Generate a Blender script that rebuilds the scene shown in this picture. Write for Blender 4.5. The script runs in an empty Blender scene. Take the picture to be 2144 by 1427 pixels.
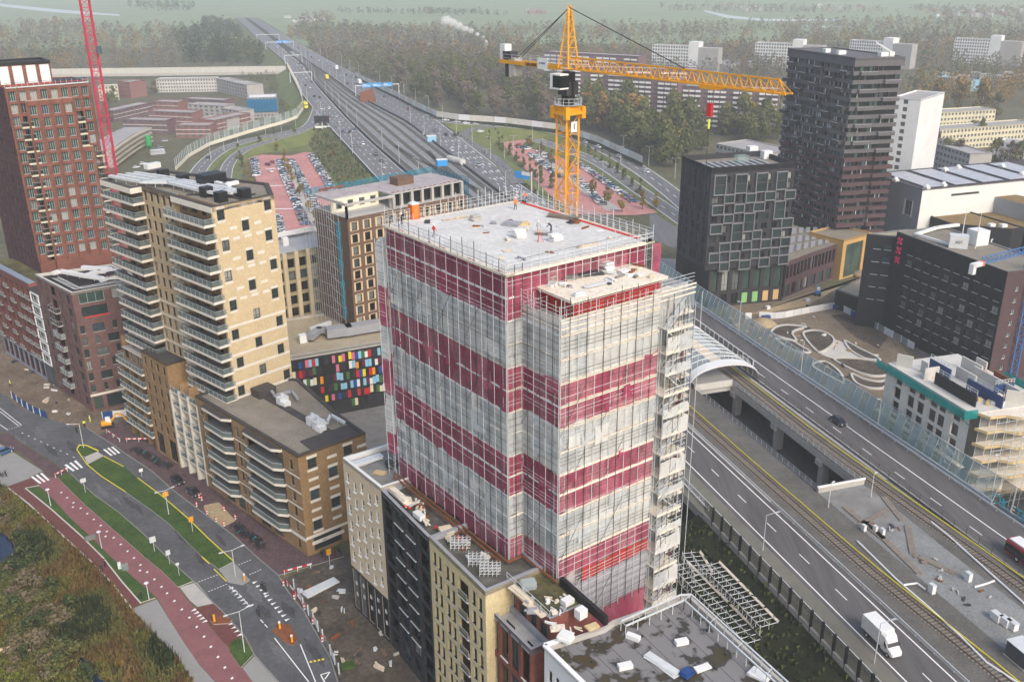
import bpy,math,random
from mathutils import Vector,Matrix
R_=math. radians
random. seed(7)
scn=bpy. context. scene
# camera, world, sun, exposure
FPX,PITCH,ROLL,CAMH=1993.26,R_(21.786),R_(0.4835),102.0
cd=bpy. data. cameras. new('camera');cam=bpy. data. objects. new('camera',cd);scn. collection. objects. link(cam)
cd. sensor_fit='HORIZONTAL';cd. sensor_width=36.0;cd. lens=FPX/2144*36.0
cd. clip_start=1.0;cd. clip_end=30000
_fw=Vector((0,math. cos(PITCH),-math. sin(PITCH)));_rt=Vector((1,0,0));_dn=_fw. cross(_rt)
CR=_rt*math. cos(ROLL)+_dn*math. sin(ROLL);CDN=-_rt*math. sin(ROLL)+_dn*math. cos(ROLL)
cam. matrix_world=Matrix(((CR. x,-CDN. x,-_fw. x,0),(CR. y,-CDN. y,-_fw. y,0),(CR. z,-CDN. z,-_fw. z,CAMH),(0,0,0,1)))
scn. camera=cam
w=bpy. data. worlds. new('World');scn. world=w;w. use_nodes=True
nt=w. node_tree;sky=nt. nodes. new('ShaderNodeTexSky');sky. sky_type='NISHITA';sky. sun_disc=False
SUN_EL,SUN_AZ=R_(40),R_(150)
sky. sun_elevation=SUN_EL;sky. sun_rotation=SUN_AZ;sky. air_density=1.2;sky. dust_density=3.5;sky. ozone_density=1.0
bg=nt. nodes['Background'];bg. inputs[1]. default_value=0.15;nt. links. new(sky. outputs[0],bg. inputs[0])
sd=bpy. data. lights. new('sun','SUN');sun=bpy. data. objects. new('sun',sd);scn. collection. objects. link(sun)
sd. energy=1.3;sd. angle=R_(22);sd. color=(1,.94,.86)
_sdir=Vector((math. sin(SUN_AZ)*math. cos(SUN_EL),math. cos(SUN_AZ)*math. cos(SUN_EL),math. sin(SUN_EL)))
sun. rotation_euler=_sdir. to_track_quat('Z','Y'). to_euler()
scn. view_settings. view_transform='Standard';scn. view_settings. look='None';scn. view_settings. gamma=1
scn. view_settings. exposure=0.62
scn. cycles. use_denoising=True;scn. cycles. max_bounces=6;scn. cycles. transparent_max_bounces=24
scn. cycles. volume_bounces=1;scn. cycles. diffuse_bounces=3;scn. cycles. caustics_reflective=False;scn. cycles. caustics_refractive=False
# photo survey: a sight line meets a level
def ray(x,y):return CR*((x-1072)/FPX)+CDN*((y-713.5)/FPX)+_fw
def P(x,y,z=0.0):
 d=ray(x,y);t=(z-CAMH)/d. z
 return Vector((d. x*t,d. y*t))
def P3(x,y,z=0.0):
 p=P(x,y,z);return Vector((p. x,p. y,z))
def Zat(xy,x,y):
 d=ray(x,y);return CAMH+d. z*math. hypot(xy[0],xy[1])/math. hypot(d. x,d. y)
def UV(u,v):return Vector((-.298*u+.9546*v,.9546*u+.298*v))
def lerp_tab(t,u):
 if u<=t[0][0]:return t[0][1]
 for(a,x),(b,y)in zip(t,t[1:]):
  if u<=b:return x+(y-x)*(u-a)/(b-a)
 return t[-1][1]
 # materials
M={}
def mat(name,col,rough=.85,var=.12,scale=.6,fine=None,metal=0.0,bump=0.0,spec=.35,col2=None,alpha=None,stretch=None,coat=None,rot=0):
 m=bpy. data. materials. new(name);m. use_nodes=True;t=m. node_tree;b=t. nodes['Principled BSDF']
 b. inputs['Roughness']. default_value=rough;b. inputs['Metallic']. default_value=metal
 b. inputs['Specular IOR Level']. default_value=spec
 c=(*col,1);M[name]=m;m. diffuse_color=c
 if coat:b. inputs['Coat Weight']. default_value=coat
 if var<=0 and not col2:
  b. inputs['Base Color']. default_value=c
 else:
  tc=t. nodes. new('ShaderNodeTexCoord');src=tc. outputs['Object']
  if stretch:
   mp=t. nodes. new('ShaderNodeMapping');mp. inputs['Scale']. default_value=stretch;mp. inputs['Rotation']. default_value[2]=rot;t. links. new(src,mp. inputs[0]);src=mp. outputs[0]
  n=t. nodes. new('ShaderNodeTexNoise');n. inputs['Scale']. default_value=scale;n. inputs['Detail']. default_value=8;n. inputs['Roughness']. default_value=.68
  t. links. new(src,n. inputs['Vector'])
  r=t. nodes. new('ShaderNodeValToRGB');r. color_ramp. elements[0]. position=.3;r. color_ramp. elements[1]. position=.7
  lo=tuple(max(0,x*(1-var))for x in col);hi=tuple(min(1,x*(1+var))for x in col)
  if col2:lo,hi=col,col2
  r. color_ramp. elements[0]. color=(*lo,1);r. color_ramp. elements[1]. color=(*hi,1)
  t. links. new(n. outputs['Fac'],r. inputs[0]);out=r. outputs[0]
  if fine:
   n2=t. nodes. new('ShaderNodeTexNoise');n2 . inputs['Scale']. default_value=fine[0];n2 . inputs['Detail']. default_value=4
   t. links. new(src,n2 . inputs['Vector'])
   mr=t. nodes. new('ShaderNodeMapRange');mr. inputs['From Min']. default_value=.3;mr. inputs['From Max']. default_value=.7
   mr. inputs['To Min']. default_value=1-fine[1];mr. inputs['To Max']. default_value=1+fine[1]
   t. links. new(n2 . outputs['Fac'],mr. inputs['Value'])
   mx=t. nodes. new('ShaderNodeVectorMath');mx. operation='SCALE'
   t. links. new(out,mx. inputs[0]);t. links. new(mr. outputs[0],mx. inputs['Scale']);out=mx. outputs[0]
  t. links. new(out,b. inputs['Base Color'])
  if bump:
   bp=t. nodes. new('ShaderNodeBump');bp. inputs['Strength']. default_value=bump;bp. inputs['Distance']. default_value=.3
   t. links. new(n. outputs['Fac'],bp. inputs['Height']);t. links. new(bp. outputs[0],b. inputs['Normal'])
 if alpha is not None:b. inputs['Alpha']. default_value=alpha
 return m
def brickmat(name,col,col2,mortar,sx=.9,sy=.25,var=.2,rough=.9):
 m=bpy. data. materials. new(name);m. use_nodes=True;t=m. node_tree;b=t. nodes['Principled BSDF'];M[name]=m;m. diffuse_color=(*col,1)
 b. inputs['Roughness']. default_value=rough;b. inputs['Specular IOR Level']. default_value=.25
 tc=t. nodes. new('ShaderNodeTexCoord');sp=t. nodes. new('ShaderNodeSeparateXYZ');t. links. new(tc. outputs['Object'],sp. inputs[0])
 ad=t. nodes. new('ShaderNodeMath');ad. operation='SUBTRACT';t. links. new(sp. outputs[0],ad. inputs[0]);t. links. new(sp. outputs[1],ad. inputs[1])
 cb=t. nodes. new('ShaderNodeCombineXYZ');t. links. new(ad. outputs[0],cb. inputs[0]);t. links. new(sp. outputs[2],cb. inputs[1])
 br=t. nodes. new('ShaderNodeTexBrick');br. inputs['Scale']. default_value=1;br. inputs['Brick Width']. default_value=sx;br. inputs['Row Height']. default_value=sy
 br. inputs['Mortar Size']. default_value=.02;br. inputs['Color1']. default_value=(*col,1);br. inputs['Color2']. default_value=(*col2,1);br. inputs['Mortar']. default_value=(*mortar,1)
 t. links. new(cb. outputs[0],br. inputs['Vector'])
 n=t. nodes. new('ShaderNodeTexNoise');n. inputs['Scale']. default_value=.35;n. inputs['Detail']. default_value=8;t. links. new(tc. outputs['Object'],n. inputs['Vector'])
 mr=t. nodes. new('ShaderNodeMapRange');mr. inputs['From Min']. default_value=.3;mr. inputs['From Max']. default_value=.7
 mr. inputs['To Min']. default_value=1-var;mr. inputs['To Max']. default_value=1+var;t. links. new(n. outputs['Fac'],mr. inputs['Value'])
 mx=t. nodes. new('ShaderNodeVectorMath');mx. operation='SCALE';t. links. new(br. outputs['Color'],mx. inputs[0]);t. links. new(mr. outputs[0],mx. inputs['Scale'])
 t. links. new(mx. outputs[0],b. inputs['Base Color'])
 return m
def glassmat(name,col,rough=.12,spec=.6,var=.5,scale=.15):
 m=mat(name,col,rough=rough,var=var,scale=scale,spec=spec);return m
def netmat(name,col,alpha,var=.18,scale=.5,holes=.25,transl=.35):
 m=bpy. data. materials. new(name);m. use_nodes=True;t=m. node_tree;t. nodes. clear();M[name]=m;m. diffuse_color=(*col,1)
 o=t. nodes. new('ShaderNodeOutputMaterial');df=t. nodes. new('ShaderNodeBsdfDiffuse');tl=t. nodes. new('ShaderNodeBsdfTranslucent');tr=t. nodes. new('ShaderNodeBsdfTransparent')
 m1=t. nodes. new('ShaderNodeMixShader');m1 . inputs[0]. default_value=transl;m2=t. nodes. new('ShaderNodeMixShader')
 tc=t. nodes. new('ShaderNodeTexCoord');mp=t. nodes. new('ShaderNodeMapping');mp. inputs['Scale']. default_value=(1,1,.45);t. links. new(tc. outputs['Object'],mp. inputs[0])
 n=t. nodes. new('ShaderNodeTexNoise');n. inputs['Scale']. default_value=scale;n. inputs['Detail']. default_value=7;n. inputs['Roughness']. default_value=.7;t. links. new(mp. outputs[0],n. inputs[0])
 r=t. nodes. new('ShaderNodeValToRGB');r. color_ramp. elements[0]. position=.3;r. color_ramp. elements[1]. position=.7
 r. color_ramp. elements[0]. color=(*[x*(1-var)for x in col],1);r. color_ramp. elements[1]. color=(*[min(1,x*(1+var))for x in col],1)
 t. links. new(n. outputs['Fac'],r. inputs[0]);t. links. new(r. outputs[0],df. inputs[0]);t. links. new(r. outputs[0],tl. inputs[0])
 mr=t. nodes. new('ShaderNodeMapRange');mr. inputs['From Min']. default_value=.3;mr. inputs['From Max']. default_value=.7
 mr. inputs['To Min']. default_value=max(0,alpha-holes*.5);mr. inputs['To Max']. default_value=min(1,alpha+holes*.5)
 n2=t. nodes. new('ShaderNodeTexNoise');n2 . inputs['Scale']. default_value=scale*2.3;n2 . inputs['Detail']. default_value=5;t. links. new(mp. outputs[0],n2 . inputs[0])
 t. links. new(n2 . outputs['Fac'],mr. inputs['Value']);t. links. new(mr. outputs[0],m2 . inputs[0])
 t. links. new(df. outputs[0],m1 . inputs[1]);t. links. new(tl. outputs[0],m1 . inputs[2])
 t. links. new(tr. outputs[0],m2 . inputs[1]);t. links. new(m1 . outputs[0],m2 . inputs[2]);t. links. new(m2 . outputs[0],o. inputs[0])
 return m
def clearmat(name,col,a=.35,rough=.1):
 m=bpy. data. materials. new(name);m. use_nodes=True;t=m. node_tree;b=t. nodes['Principled BSDF'];M[name]=m
 b. inputs['Base Color']. default_value=(*col,1);b. inputs['Alpha']. default_value=a;b. inputs['Roughness']. default_value=rough;b. inputs['Specular IOR Level']. default_value=.6
 return m
 # mesh builder
class MB:
 def __init__(s):s. v=[];s. f=[];s. m=[];s. mats=[]
 def mi(s,m):
  if m not in s. mats:s. mats. append(m)
  return s. mats. index(m)
 def poly(s,pts,m):
  k=len(s. v);s. v+=[tuple(p)for p in pts];s. f. append(tuple(range(k,k+len(pts))));s. m. append(s. mi(m))
 def prism(s,pts,z0,z1,m,mtop=None,bottom=True):
  pts=[(p[0],p[1])for p in pts]
  a=sum(p[0]*q[1]-q[0]*p[1]for p,q in zip(pts,pts[1:]+pts[:1]))
  if a<0:pts=pts[::-1]
  n=len(pts);k=len(s. v)
  s. v+=[(x,y,z0)for x,y in pts]+[(x,y,z1)for x,y in pts]
  i=s. mi(m);j=s. mi(mtop or m)
  for a in range(n):
   b=(a+1)%n;s. f. append((k+a,k+b,k+n+b,k+n+a));s. m. append(i)
  s. f. append(tuple(range(k+n,k+2*n)));s. m. append(j)
  if bottom:s. f. append(tuple(range(k+n-1,k-1,-1)));s. m. append(i)
 def ring(s,pts,wd,z0,z1,m):
  pts=[Vector((p[0],p[1]))for p in pts]
  a=sum(p. x*q. y-q. x*p. y for p,q in zip(pts,pts[1:]+pts[:1]))
  if a<0:pts=pts[::-1]
  n=len(pts);inn=[]
  for i in range(n):
   p,q,r=pts[i-1],pts[i],pts[(i+1)%n]
   d1=(q-p). normalized();d2=(r-q). normalized();n1=Vector((-d1 . y,d1 . x));n2=Vector((-d2 . y,d2 . x))
   h=(n1+n2);h=h/max(.3,h. length_squared)*2;inn. append(q+h*wd)
  k=len(s. v);j=s. mi(m)
  for z in(z0,z1):
   s. v+=[(p. x,p. y,z)for p in pts];s. v+=[(p. x,p. y,z)for p in inn]
  for i in range(n):
   b=(i+1)%n
   s. f+=[(k+i,k+b,k+2*n+b,k+2*n+i),(k+n+b,k+n+i,k+3*n+i,k+3*n+b),(k+2*n+i,k+2*n+b,k+3*n+b,k+3*n+i)]
   s. m+=[j]*3
  return inn
 def box(s,c,sx,sy,sz,m,ang=0.0,mtop=None):
  u=Vector((math. cos(ang),math. sin(ang)));v=Vector((-u. y,u. x));o=Vector((c[0],c[1]))
  s. prism([o-u*sx/2-v*sy/2,o+u*sx/2-v*sy/2,o+u*sx/2+v*sy/2,o-u*sx/2+v*sy/2],c[2],c[2]+sz,m,mtop)
 def bar(s,p,q,wd,m,ht=None,cap=True):
  p=Vector(p);q=Vector(q);d=q-p
  if d. length<1e-5:return
  d. normalize();up=Vector((0,0,1))if abs(d. z)<.95 else Vector((0,1,0))
  a=d. cross(up). normalized()*wd/2;b=a. cross(d). normalized()*(ht or wd)/2
  k=len(s. v);s. v+=[tuple(p+x)for x in(a+b,-a+b,-a-b,a-b)]+[tuple(q+x)for x in(a+b,-a+b,-a-b,a-b)]
  j=s. mi(m);fs=[(k,k+1,k+5,k+4),(k+1,k+2,k+6,k+5),(k+2,k+3,k+7,k+6),(k+3,k,k+4,k+7)]
  if cap:fs+=[(k+3,k+2,k+1,k),(k+4,k+5,k+6,k+7)]
  s. f+=fs;s. m+=[j]*len(fs)
 def tube(s,p,q,r,m,n=8,r2=None):
  p=Vector(p);q=Vector(q);d=(q-p). normalized();up=Vector((0,0,1))if abs(d. z)<.95 else Vector((1,0,0))
  a=d. cross(up). normalized();b=a. cross(d). normalized();r2=r if r2 is None else r2;k=len(s. v);j=s. mi(m)
  for c,rr in((p,r),(q,r2)):
   for i in range(n):
    t=2*math. pi*i/n;s. v. append(tuple(c+a*math. cos(t)*rr+b*math. sin(t)*rr))
  for i in range(n):
   s. f. append((k+i,k+(i+1)%n,k+n+(i+1)%n,k+n+i));s. m. append(j)
  s. f+=[tuple(range(k+n-1,k-1,-1)),tuple(range(k+n,k+2*n))];s. m+=[j,j]
 def path(s,pts,r,m,n=6):
  for a,b in zip(pts,pts[1:]):s. tube(a,b,r,m,n)
 def loft(s,rings,m,cap=True):
  k=len(s. v);n=len(rings[0]);j=s. mi(m)if not callable(m)else None
  for r in rings:s. v+=[tuple(p)for p in r]
  for a in range(len(rings)-1):
   for i in range(n):
    s. f. append((k+a*n+i,k+a*n+(i+1)%n,k+(a+1)*n+(i+1)%n,k+(a+1)*n+i))
    s. m. append(j if j is not None else s. mi(m(a,i)))
  if cap:
   s. f+=[tuple(range(k+n-1,k-1,-1)),tuple(range(k+(len(rings)-1)*n,k+len(rings)*n))]
   s. m+=[j if j is not None else s. mi(m(0,0)),j if j is not None else s. mi(m(len(rings)-2,0))]
 def strip(s,a,b,m):
  k=len(s. v);n=len(a);s. v+=[tuple(p)for p in a]+[tuple(p)for p in b];j=s. mi(m)
  for i in range(n-1):s. f. append((k+i,k+i+1,k+n+i+1,k+n+i));s. m. append(j)
 def mesh(s,name,origin=(0,0,0),smooth=False):
  me=bpy. data. meshes. new(name);o=origin
  me. from_pydata([(x-o[0],y-o[1],z-o[2])for x,y,z in s. v],[],s. f)
  for m in s. mats:me. materials. append(M[m]if isinstance(m,str)else m)
  me. polygons. foreach_set('material_index',s. m)
  if smooth:me. polygons. foreach_set('use_smooth',[True]*len(s. f))
  me. update();return me
 def build(s,name,parent=None,smooth=False,origin=None):
  if not s. f:return None
  o=origin or(wloc(parent)if parent else(0,0,0))
  return link(name,s. mesh(name,o,smooth),(0,0,0)if parent else o,parent)
def link(name,me,loc=(0,0,0),parent=None,rz=0.0):
 ob=bpy. data. objects. new(name,me);scn. collection. objects. link(ob);ob. location=loc
 if rz:ob. rotation_euler[2]=rz
 if parent:ob. parent=parent
 return ob
def wloc(o):
 v=Vector(o. location)
 while o. parent:o=o. parent;v+=Vector(o. location)
 return tuple(v)
def tag(o,label=None,cat=None,group=None,kind=None):
 if label:o['label']=label
 if cat:o['category']=cat
 if group:o['group']=group
 if kind:o['kind']=kind
 return o
def thing(name,label,cat,loc=(0,0,0),rz=0.0,group=None):
 o=bpy. data. objects. new(name,None);scn. collection. objects. link(o);o. location=tuple(loc)if len(loc)==3 else(loc[0],loc[1],0);o. empty_display_size=.5
 if rz:o. rotation_euler[2]=rz
 return tag(o,label,cat,group)
def copy_tree(o,parent=None):
 c=o. copy();scn. collection. objects. link(c);c. parent=parent
 for ch in[x for x in bpy. data. objects if x. parent==o]:copy_tree(ch,c)
 return c
KIDS={}
def dup(root,loc,rz=0.0,label=None,group=None,scale=None):
 if root. name not in KIDS:KIDS[root. name]=[(c,list(c. children))for c in root. children]
 r=root. copy();scn. collection. objects. link(r);r. location=loc;r. rotation_euler[2]=rz
 if scale:r. scale=scale if hasattr(scale,'__len__')else(scale,)*3
 for c,gs in KIDS[root. name]:
  d=c. copy();scn. collection. objects. link(d);d. parent=r
  for g in gs:
   e=g. copy();scn. collection. objects. link(e);e. parent=d
 if label:r['label']=label
 if group:r['group']=group
 return r
def structure(name,mb,label=None):return tag(mb. build(name),kind='structure')
def text(body,size,mname,parent,pos,rot,ext=.03,name='lettering',align='CENTER'):
 cu=bpy. data. curves. new(name,'FONT');cu. body=body;cu. size=size;cu. extrude=ext;cu. align_x=align;cu. align_y='CENTER'
 tmp=bpy. data. objects. new(name,cu);scn. collection. objects. link(tmp)
 dg=bpy. context. evaluated_depsgraph_get();me=bpy. data. meshes. new_from_object(tmp. evaluated_get(dg));bpy. data. objects. remove(tmp)
 me. materials. clear();me. materials. append(M[mname]);p=wloc(parent)
 o=link(name,me,(pos[0]-p[0],pos[1]-p[1],pos[2]-p[2]),parent);o. rotation_euler=rot
 return o
 # facades with real openings
WMESH={}
def win_mesh(w_,h_,style,pane=None):
 key=(round(w_,2),round(h_,2),style,pane)
 if key in WMESH:return WMESH[key]
 fr,gl,nv,nh,sill=STY[style];gl=pane or gl;g=MB();g. poly([(-w_/2,.06,0),(w_/2,.06,0),(w_/2,.06,h_),(-w_/2,.06,h_)],gl)
 b=MB();t=.09
 for x in(-w_/2+t/2,w_/2-t/2):b. bar((x,0,0),(x,0,h_),t,fr)
 for z in(t/2,h_-t/2):b. bar((-w_/2+t,0,z),(w_/2-t,0,z),t,fr)
 for i in range(1,nv+1):
  x=-w_/2+w_*i/(nv+1);b. bar((x,.005,t),(x,.005,h_-t),t*.8,fr)
 for i in range(1,nh+1):
  z=h_*(.3 if nh==1 else i/(nh+1));b. bar((-w_/2+t,.012,z),(w_/2-t,.012,z),t*.8,fr)
 if sill:b. box((0,-.12,-.1),w_+.1,.42,.1,sill)
 WMESH[key]=(g. mesh('window'),b. mesh('frame'));return WMESH[key]
STY={}
class Facade:
 """Wall plane from A to B as seen from outside (A on the left), openings cut through, windows set back in them."""
 def __init__(s,mb,A,B,z0,z1,wall,depth=.28,reveal=None):
  s. mb=mb;s. A=Vector((A[0],A[1]));s. B=Vector((B[0],B[1]));s. z0=z0;s. z1=z1;s. wall=wall;s. depth=depth
  s. L=(s. B-s. A). length;s. u=(s. B-s. A)/s. L;s. n=Vector((s. u. y,-s. u. x));s. holes=[];s. pat=[];s. wins=[];s. reveal=reveal or wall
  s. ang=math. atan2(s. u. y,s. u. x)
 def at(s,u,z,out=0.0):p=s. A+s. u*u+s. n*out;return Vector((p. x,p. y,z))
 def win(s,u,z,w_,h_,style='std',depth=None):s. holes. append((u-w_/2,z,u+w_/2,z+h_));s. wins. append((s. at(u,z,-(s. depth if depth is None else depth)),s. ang,w_,h_,style))
 def hole(s,u0,z0,u1,z1):s. holes. append((u0,z0,u1,z1))
 def patch(s,u0,z0,u1,z1,m):s. pat. append((u0,z0,u1,z1,m))
 def done(s):
  us={0,s. L};zs={s. z0,s. z1}
  for h in s. holes+s. pat:
   us|={min(max(h[0],0),s. L),min(max(h[2],0),s. L)};zs|={min(max(h[1],s. z0),s. z1),min(max(h[3],s. z0),s. z1)}
  us=sorted(us);zs=sorted(zs)
  us=[x for i,x in enumerate(us)if i==0 or x-us[i-1]>1e-4];zs=[x for i,x in enumerate(zs)if i==0 or x-zs[i-1]>1e-4]
  for b,c in zip(zs,zs[1:]):
   z=(b+c)/2;hs=[h for h in s. holes if h[1]<z<h[3]];ps=[p for p in s. pat if p[1]<z<p[3]]
   run=None
   for a,d in zip(us,us[1:]):
    x=(a+d)/2
    if any(h[0]<x<h[2]for h in hs):m=None
    else:
     m=s. wall
     for p in ps:
      if p[0]<x<p[2]:m=p[4]
    if run and run[2]==m:run[1]=d
    else:
     s._q(run,b,c);run=[a,d,m]
   s._q(run,b,c)
  D=s. depth
  for h in s. holes:
   a,b,c,d=h
   for q in(((a,b),(a,d)),((c,d),(c,b)),((a,d),(c,d)),((c,b),(a,b))):
    (x0,y0),(x1,y1)=q
    s. mb. poly([s. at(x0,y0),s. at(x1,y1),s. at(x1,y1,-D-.08),s. at(x0,y0,-D-.08)],s. reveal)
 def _q(s,run,b,c):
  if run and run[2]:s. mb. poly([s. at(run[0],b),s. at(run[1],b),s. at(run[1],c),s. at(run[0],c)],run[2])
def place_windows(root,fs,sub=True,cap=100):
 ws=[x for f in fs for x in f. wins];o=Vector(wloc(root))
 ws. sort(key=lambda x:(x[0]-cam. location). length)
 rest=MB()
 for k,(p,ang,w_,h_,st)in enumerate(ws):
  q_=random. random();g,b=win_mesh(w_,h_,st,'pale_pane' if q_<.13 else 'glass_blue' if q_<.25 else 'half_pane' if q_<.32 else None)
  if k<cap:
   wo=link('window',g,p-o,root,ang)
   if sub:link('frame',b,(0,0,0),wo)
   else:link('frame',b,(0,0,0),wo)
  else:
   ca,sa=math. cos(ang),math. sin(ang)
   for me in(g,b):
    kx=len(rest. v);rest. v+=[(p. x+v. co. x*ca-v. co. y*sa,p. y+v. co. x*sa+v. co. y*ca,p. z+v. co. z)for v in me. vertices]
    for f in me. polygons:
     rest. f. append(tuple(kx+i for i in f. vertices));rest. m. append(rest. mi(me. materials[f. material_index]. name))
 if rest. f:tag(rest. build('window',root),kind='stuff')
def inset_floor(mb,pts,z,m):mb. poly([(p[0],p[1],z)for p in pts],m)
# palette
for a in[('asphalt',(.068,.065,.068),.9,.2,.12),('asphalt_old',(.092,.094,.10),.9,.32,.16,(1.2,.15)),('asphalt_far',(.105,.103,.106),.9,.12,.05),('shoulder',(.15,.145,.12),.9,.2,.15),('balc_floor',(.13,.13,.125),.9,.15,.6),
('concrete',(.42,.40,.37),.9,.14,.3),('concrete_pale',(.53,.51,.465),.9,.1,.35),('concrete_dark',(.2,.195,.185),.9,.25,.3),('paving_grey',(.27,.265,.255),.9,.08,.4),
('white_paint',(.78,.78,.76),.7,.06,1.5),('yellow_paint',(.75,.62,.04),.6,.1,1.5),('steel',(.42,.45,.48),.45,.1,.8),('galv',(.55,.57,.58),.5,.1,1),
('white',(.7,.7,.69),.6,.05,.5),('cream',(.72,.66,.52),.8,.06,.5),('black',(.015,.015,.017),.5,.2,1),('charcoal',(.05,.05,.055),.7,.2,.5),
('rail',(.13,.085,.06),.5,.2,.3),('sleeper',(.2,.17,.14),.9,.2,1),('wood',(.52,.38,.22),.8,.15,.8),('plank',(.62,.53,.4),.85,.15,.6),('blue',(.02,.06,.2),.5,.2,1),
('red_sign',(.6,.03,.03),.5,0,1),('blue_sign',(.02,.3,.72),.5,0,1),('hivis_orange',(.85,.2,.04),.7,0,1),('hivis_yellow',(.72,.85,.06),.7,0,1),
('skin',(.5,.3,.22),.7,0,1),('denim',(.03,.04,.08),.8,0,1),('helmet',(.8,.8,.78),.4,0,1),('rust',(.2,.07,.03),.8,.3,1.5)]:
 mat(*a)
mat('kerb_grey',(.22,.215,.205),.9,.2,1);mat('worn_asphalt',(.058,.058,.062),.85,.3,.5,fine=(2,.3));mat('pale_asphalt',(.125,.125,.128),.9,.2,.5,fine=(2,.2));mat('pale_pane',(.30,.31,.29),.2,.25,.8,spec=.5);mat('half_pane',(.13,.145,.14),.15,.4,.8,spec=.6)
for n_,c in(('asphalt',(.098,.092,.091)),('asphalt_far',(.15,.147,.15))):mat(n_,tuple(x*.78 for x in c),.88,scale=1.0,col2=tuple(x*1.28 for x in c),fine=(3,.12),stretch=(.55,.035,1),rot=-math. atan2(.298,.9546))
mat('ground',(.07,.07,.035),.95,scale=.02,col2=(.14,.125,.07),fine=(.4,.3))
mat('meadow',(.15,.195,.095),.95,scale=.006,col2=(.25,.295,.165),stretch=(.5,3.0,1),fine=(.05,.2))
mat('scrub',(.03,.036,.013),.95,scale=.09,col2=(.10,.072,.03),fine=(1.3,.4),bump=.4)
mat('lawn',(.026,.06,.012),.95,scale=.25,col2=(.065,.11,.024),fine=(3,.35))
mat('verge',(.08,.12,.03),.95,scale=.1,col2=(.17,.17,.06),fine=(1.5,.3))
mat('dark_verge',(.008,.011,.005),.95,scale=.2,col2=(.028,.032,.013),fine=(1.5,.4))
mat('dirt',(.10,.073,.05),.95,scale=.16,col2=(.21,.16,.115),fine=(1.2,.3),bump=.5)
mat('dark_dirt',(.042,.034,.027),.95,scale=.2,col2=(.125,.102,.08),fine=(1.2,.35),bump=.5)
mat('sand',(.28,.21,.125),.95,scale=.12,col2=(.42,.33,.2),fine=(1.5,.2))
mat('sandy_soil',(.13,.10,.07),.95,scale=.1,col2=(.235,.185,.13),fine=(1.1,.25))
mat('ballast',(.155,.16,.16),.95,scale=.12,col2=(.25,.255,.25),fine=(5,.3))
mat('ballast_dark',(.085,.08,.072),.95,scale=.2,col2=(.14,.132,.12),fine=(5,.3))
mat('red_asphalt',(.19,.08,.085),.9,scale=.3,col2=(.25,.11,.11),fine=(3,.12))
mat('red_brick_paving',(.115,.042,.038),.9,scale=.6,col2=(.165,.063,.055),fine=(3,.2))
mat('purple_paving',(.07,.043,.048),.9,scale=.5,col2=(.125,.082,.085),fine=(2.5,.25))
mat('lot_brick',(.42,.18,.16),.9,scale=.1,col2=(.52,.25,.225),fine=(.8,.15))
mat('water_dark',(.012,.02,.05),.08,var=.1,spec=.5)
mat('water_pale',(.5,.52,.54),.3,var=.05,spec=.5)
glassmat('glass',(.03,.045,.045));glassmat('glass_green',(.05,.085,.07),var=.6);glassmat('glass_dark',(.012,.014,.016));glassmat('glass_blue',(.05,.08,.1))
clearmat('clear_glass',(.20,.28,.265),.36);clearmat('clear_dark',(.03,.038,.03),.6);clearmat('barrier_glass',(.26,.38,.35),.5);clearmat('barrier_teal',(.24,.38,.40),.55);clearmat('clear_pale',(.50,.57,.57),.42);clearmat('clear_teal',(.30,.43,.42),.32)
STY. update(std=('charcoal','glass',1,0,None),white=('white','glass_blue',1,0,None),dark=('charcoal','glass_dark',1,0,None),green=('charcoal','glass_green',1,1,None),greenpl=('steel','glass_green',2,0,None),
blackpl=('black','glass_dark',0,0,None),creamf=('cream','glass',1,0,None),wideblack=('black','glass',2,0,None),sillw=('charcoal','glass',1,1,'concrete_pale'),hotel=('black','glass',1,0,'galv'),blind=('white','glass_blue',0,1,'white'))
# the ground
def sheet(name,pts,z,m,kind='structure',up=None):
 mb=MB();pts=[(p[0],p[1])for p in pts]
 a=sum(p[0]*q[1]-q[0]*p[1]for p,q in zip(pts,pts[1:]+pts[:1]))
 if a<0:pts=pts[::-1]
 if up:mb. prism(pts,z,z+up,m if isinstance(m,str)else m[1],m if isinstance(m,str)else m[0],bottom=False)
 else:mb. poly([(x,y,z)for x,y in pts],m)
 return tag(mb. build(name),kind=kind)
mb=MB();mb. poly([(-9000,-500,0),(9000,-500,0),(9000,14000,0),(-9000,14000,0)],'ground');structure('ground',mb)
mb=MB();mb. poly([(-8500,1330,.1),(8500,1250,.1),(8500,13500,.1),(-8500,13500,.1)],'meadow');structure('meadow',mb)
for k,ps in enumerate([[(0,8),(120,20),(250,31),(252,34),(120,27),(0,14)],[(1475,22),(1530,33),(1600,40),(1760,41),(1760,44),(1600,45),(1520,38),(1475,25)],[(1665,53),(1740,56),(1790,58),(1720,58),(1665,55)]]):
 sheet('river',[P(x,y)for x,y in ps],.2,'water_pale')
sheet('canal',[P(*p)for p in[(760,86),(980,92),(985,95),(760,91)]],.2,'water_pale')
LL=[(60,80),(250,79),(440,72),(560,71),(670,70),(790,71.4),(1030,82),(1400,76),(1900,70)]
LR=[(60,91.5),(250,91),(440,87),(528,85),(626,85),(827,88),(963,95),(1200,93),(1400,91),(1900,85)]
RL=[(60,117.5),(250,118.5),(400,118),(597,120),(733,110),(860,108.3),(1000,105),(1200,103),(1400,99),(1900,91)]
RR=[(60,129.5),(250,130),(400,131),(525,135.7),(605,139),(732,139),(886,131),(1100,122),(1400,115),(1900,106)]
ZD=8.0
def edge(tab,us,z=ZD,off=0.0):
 return[Vector((*UV(u,lerp_tab(tab,u)+off),z))for u in us]
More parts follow.
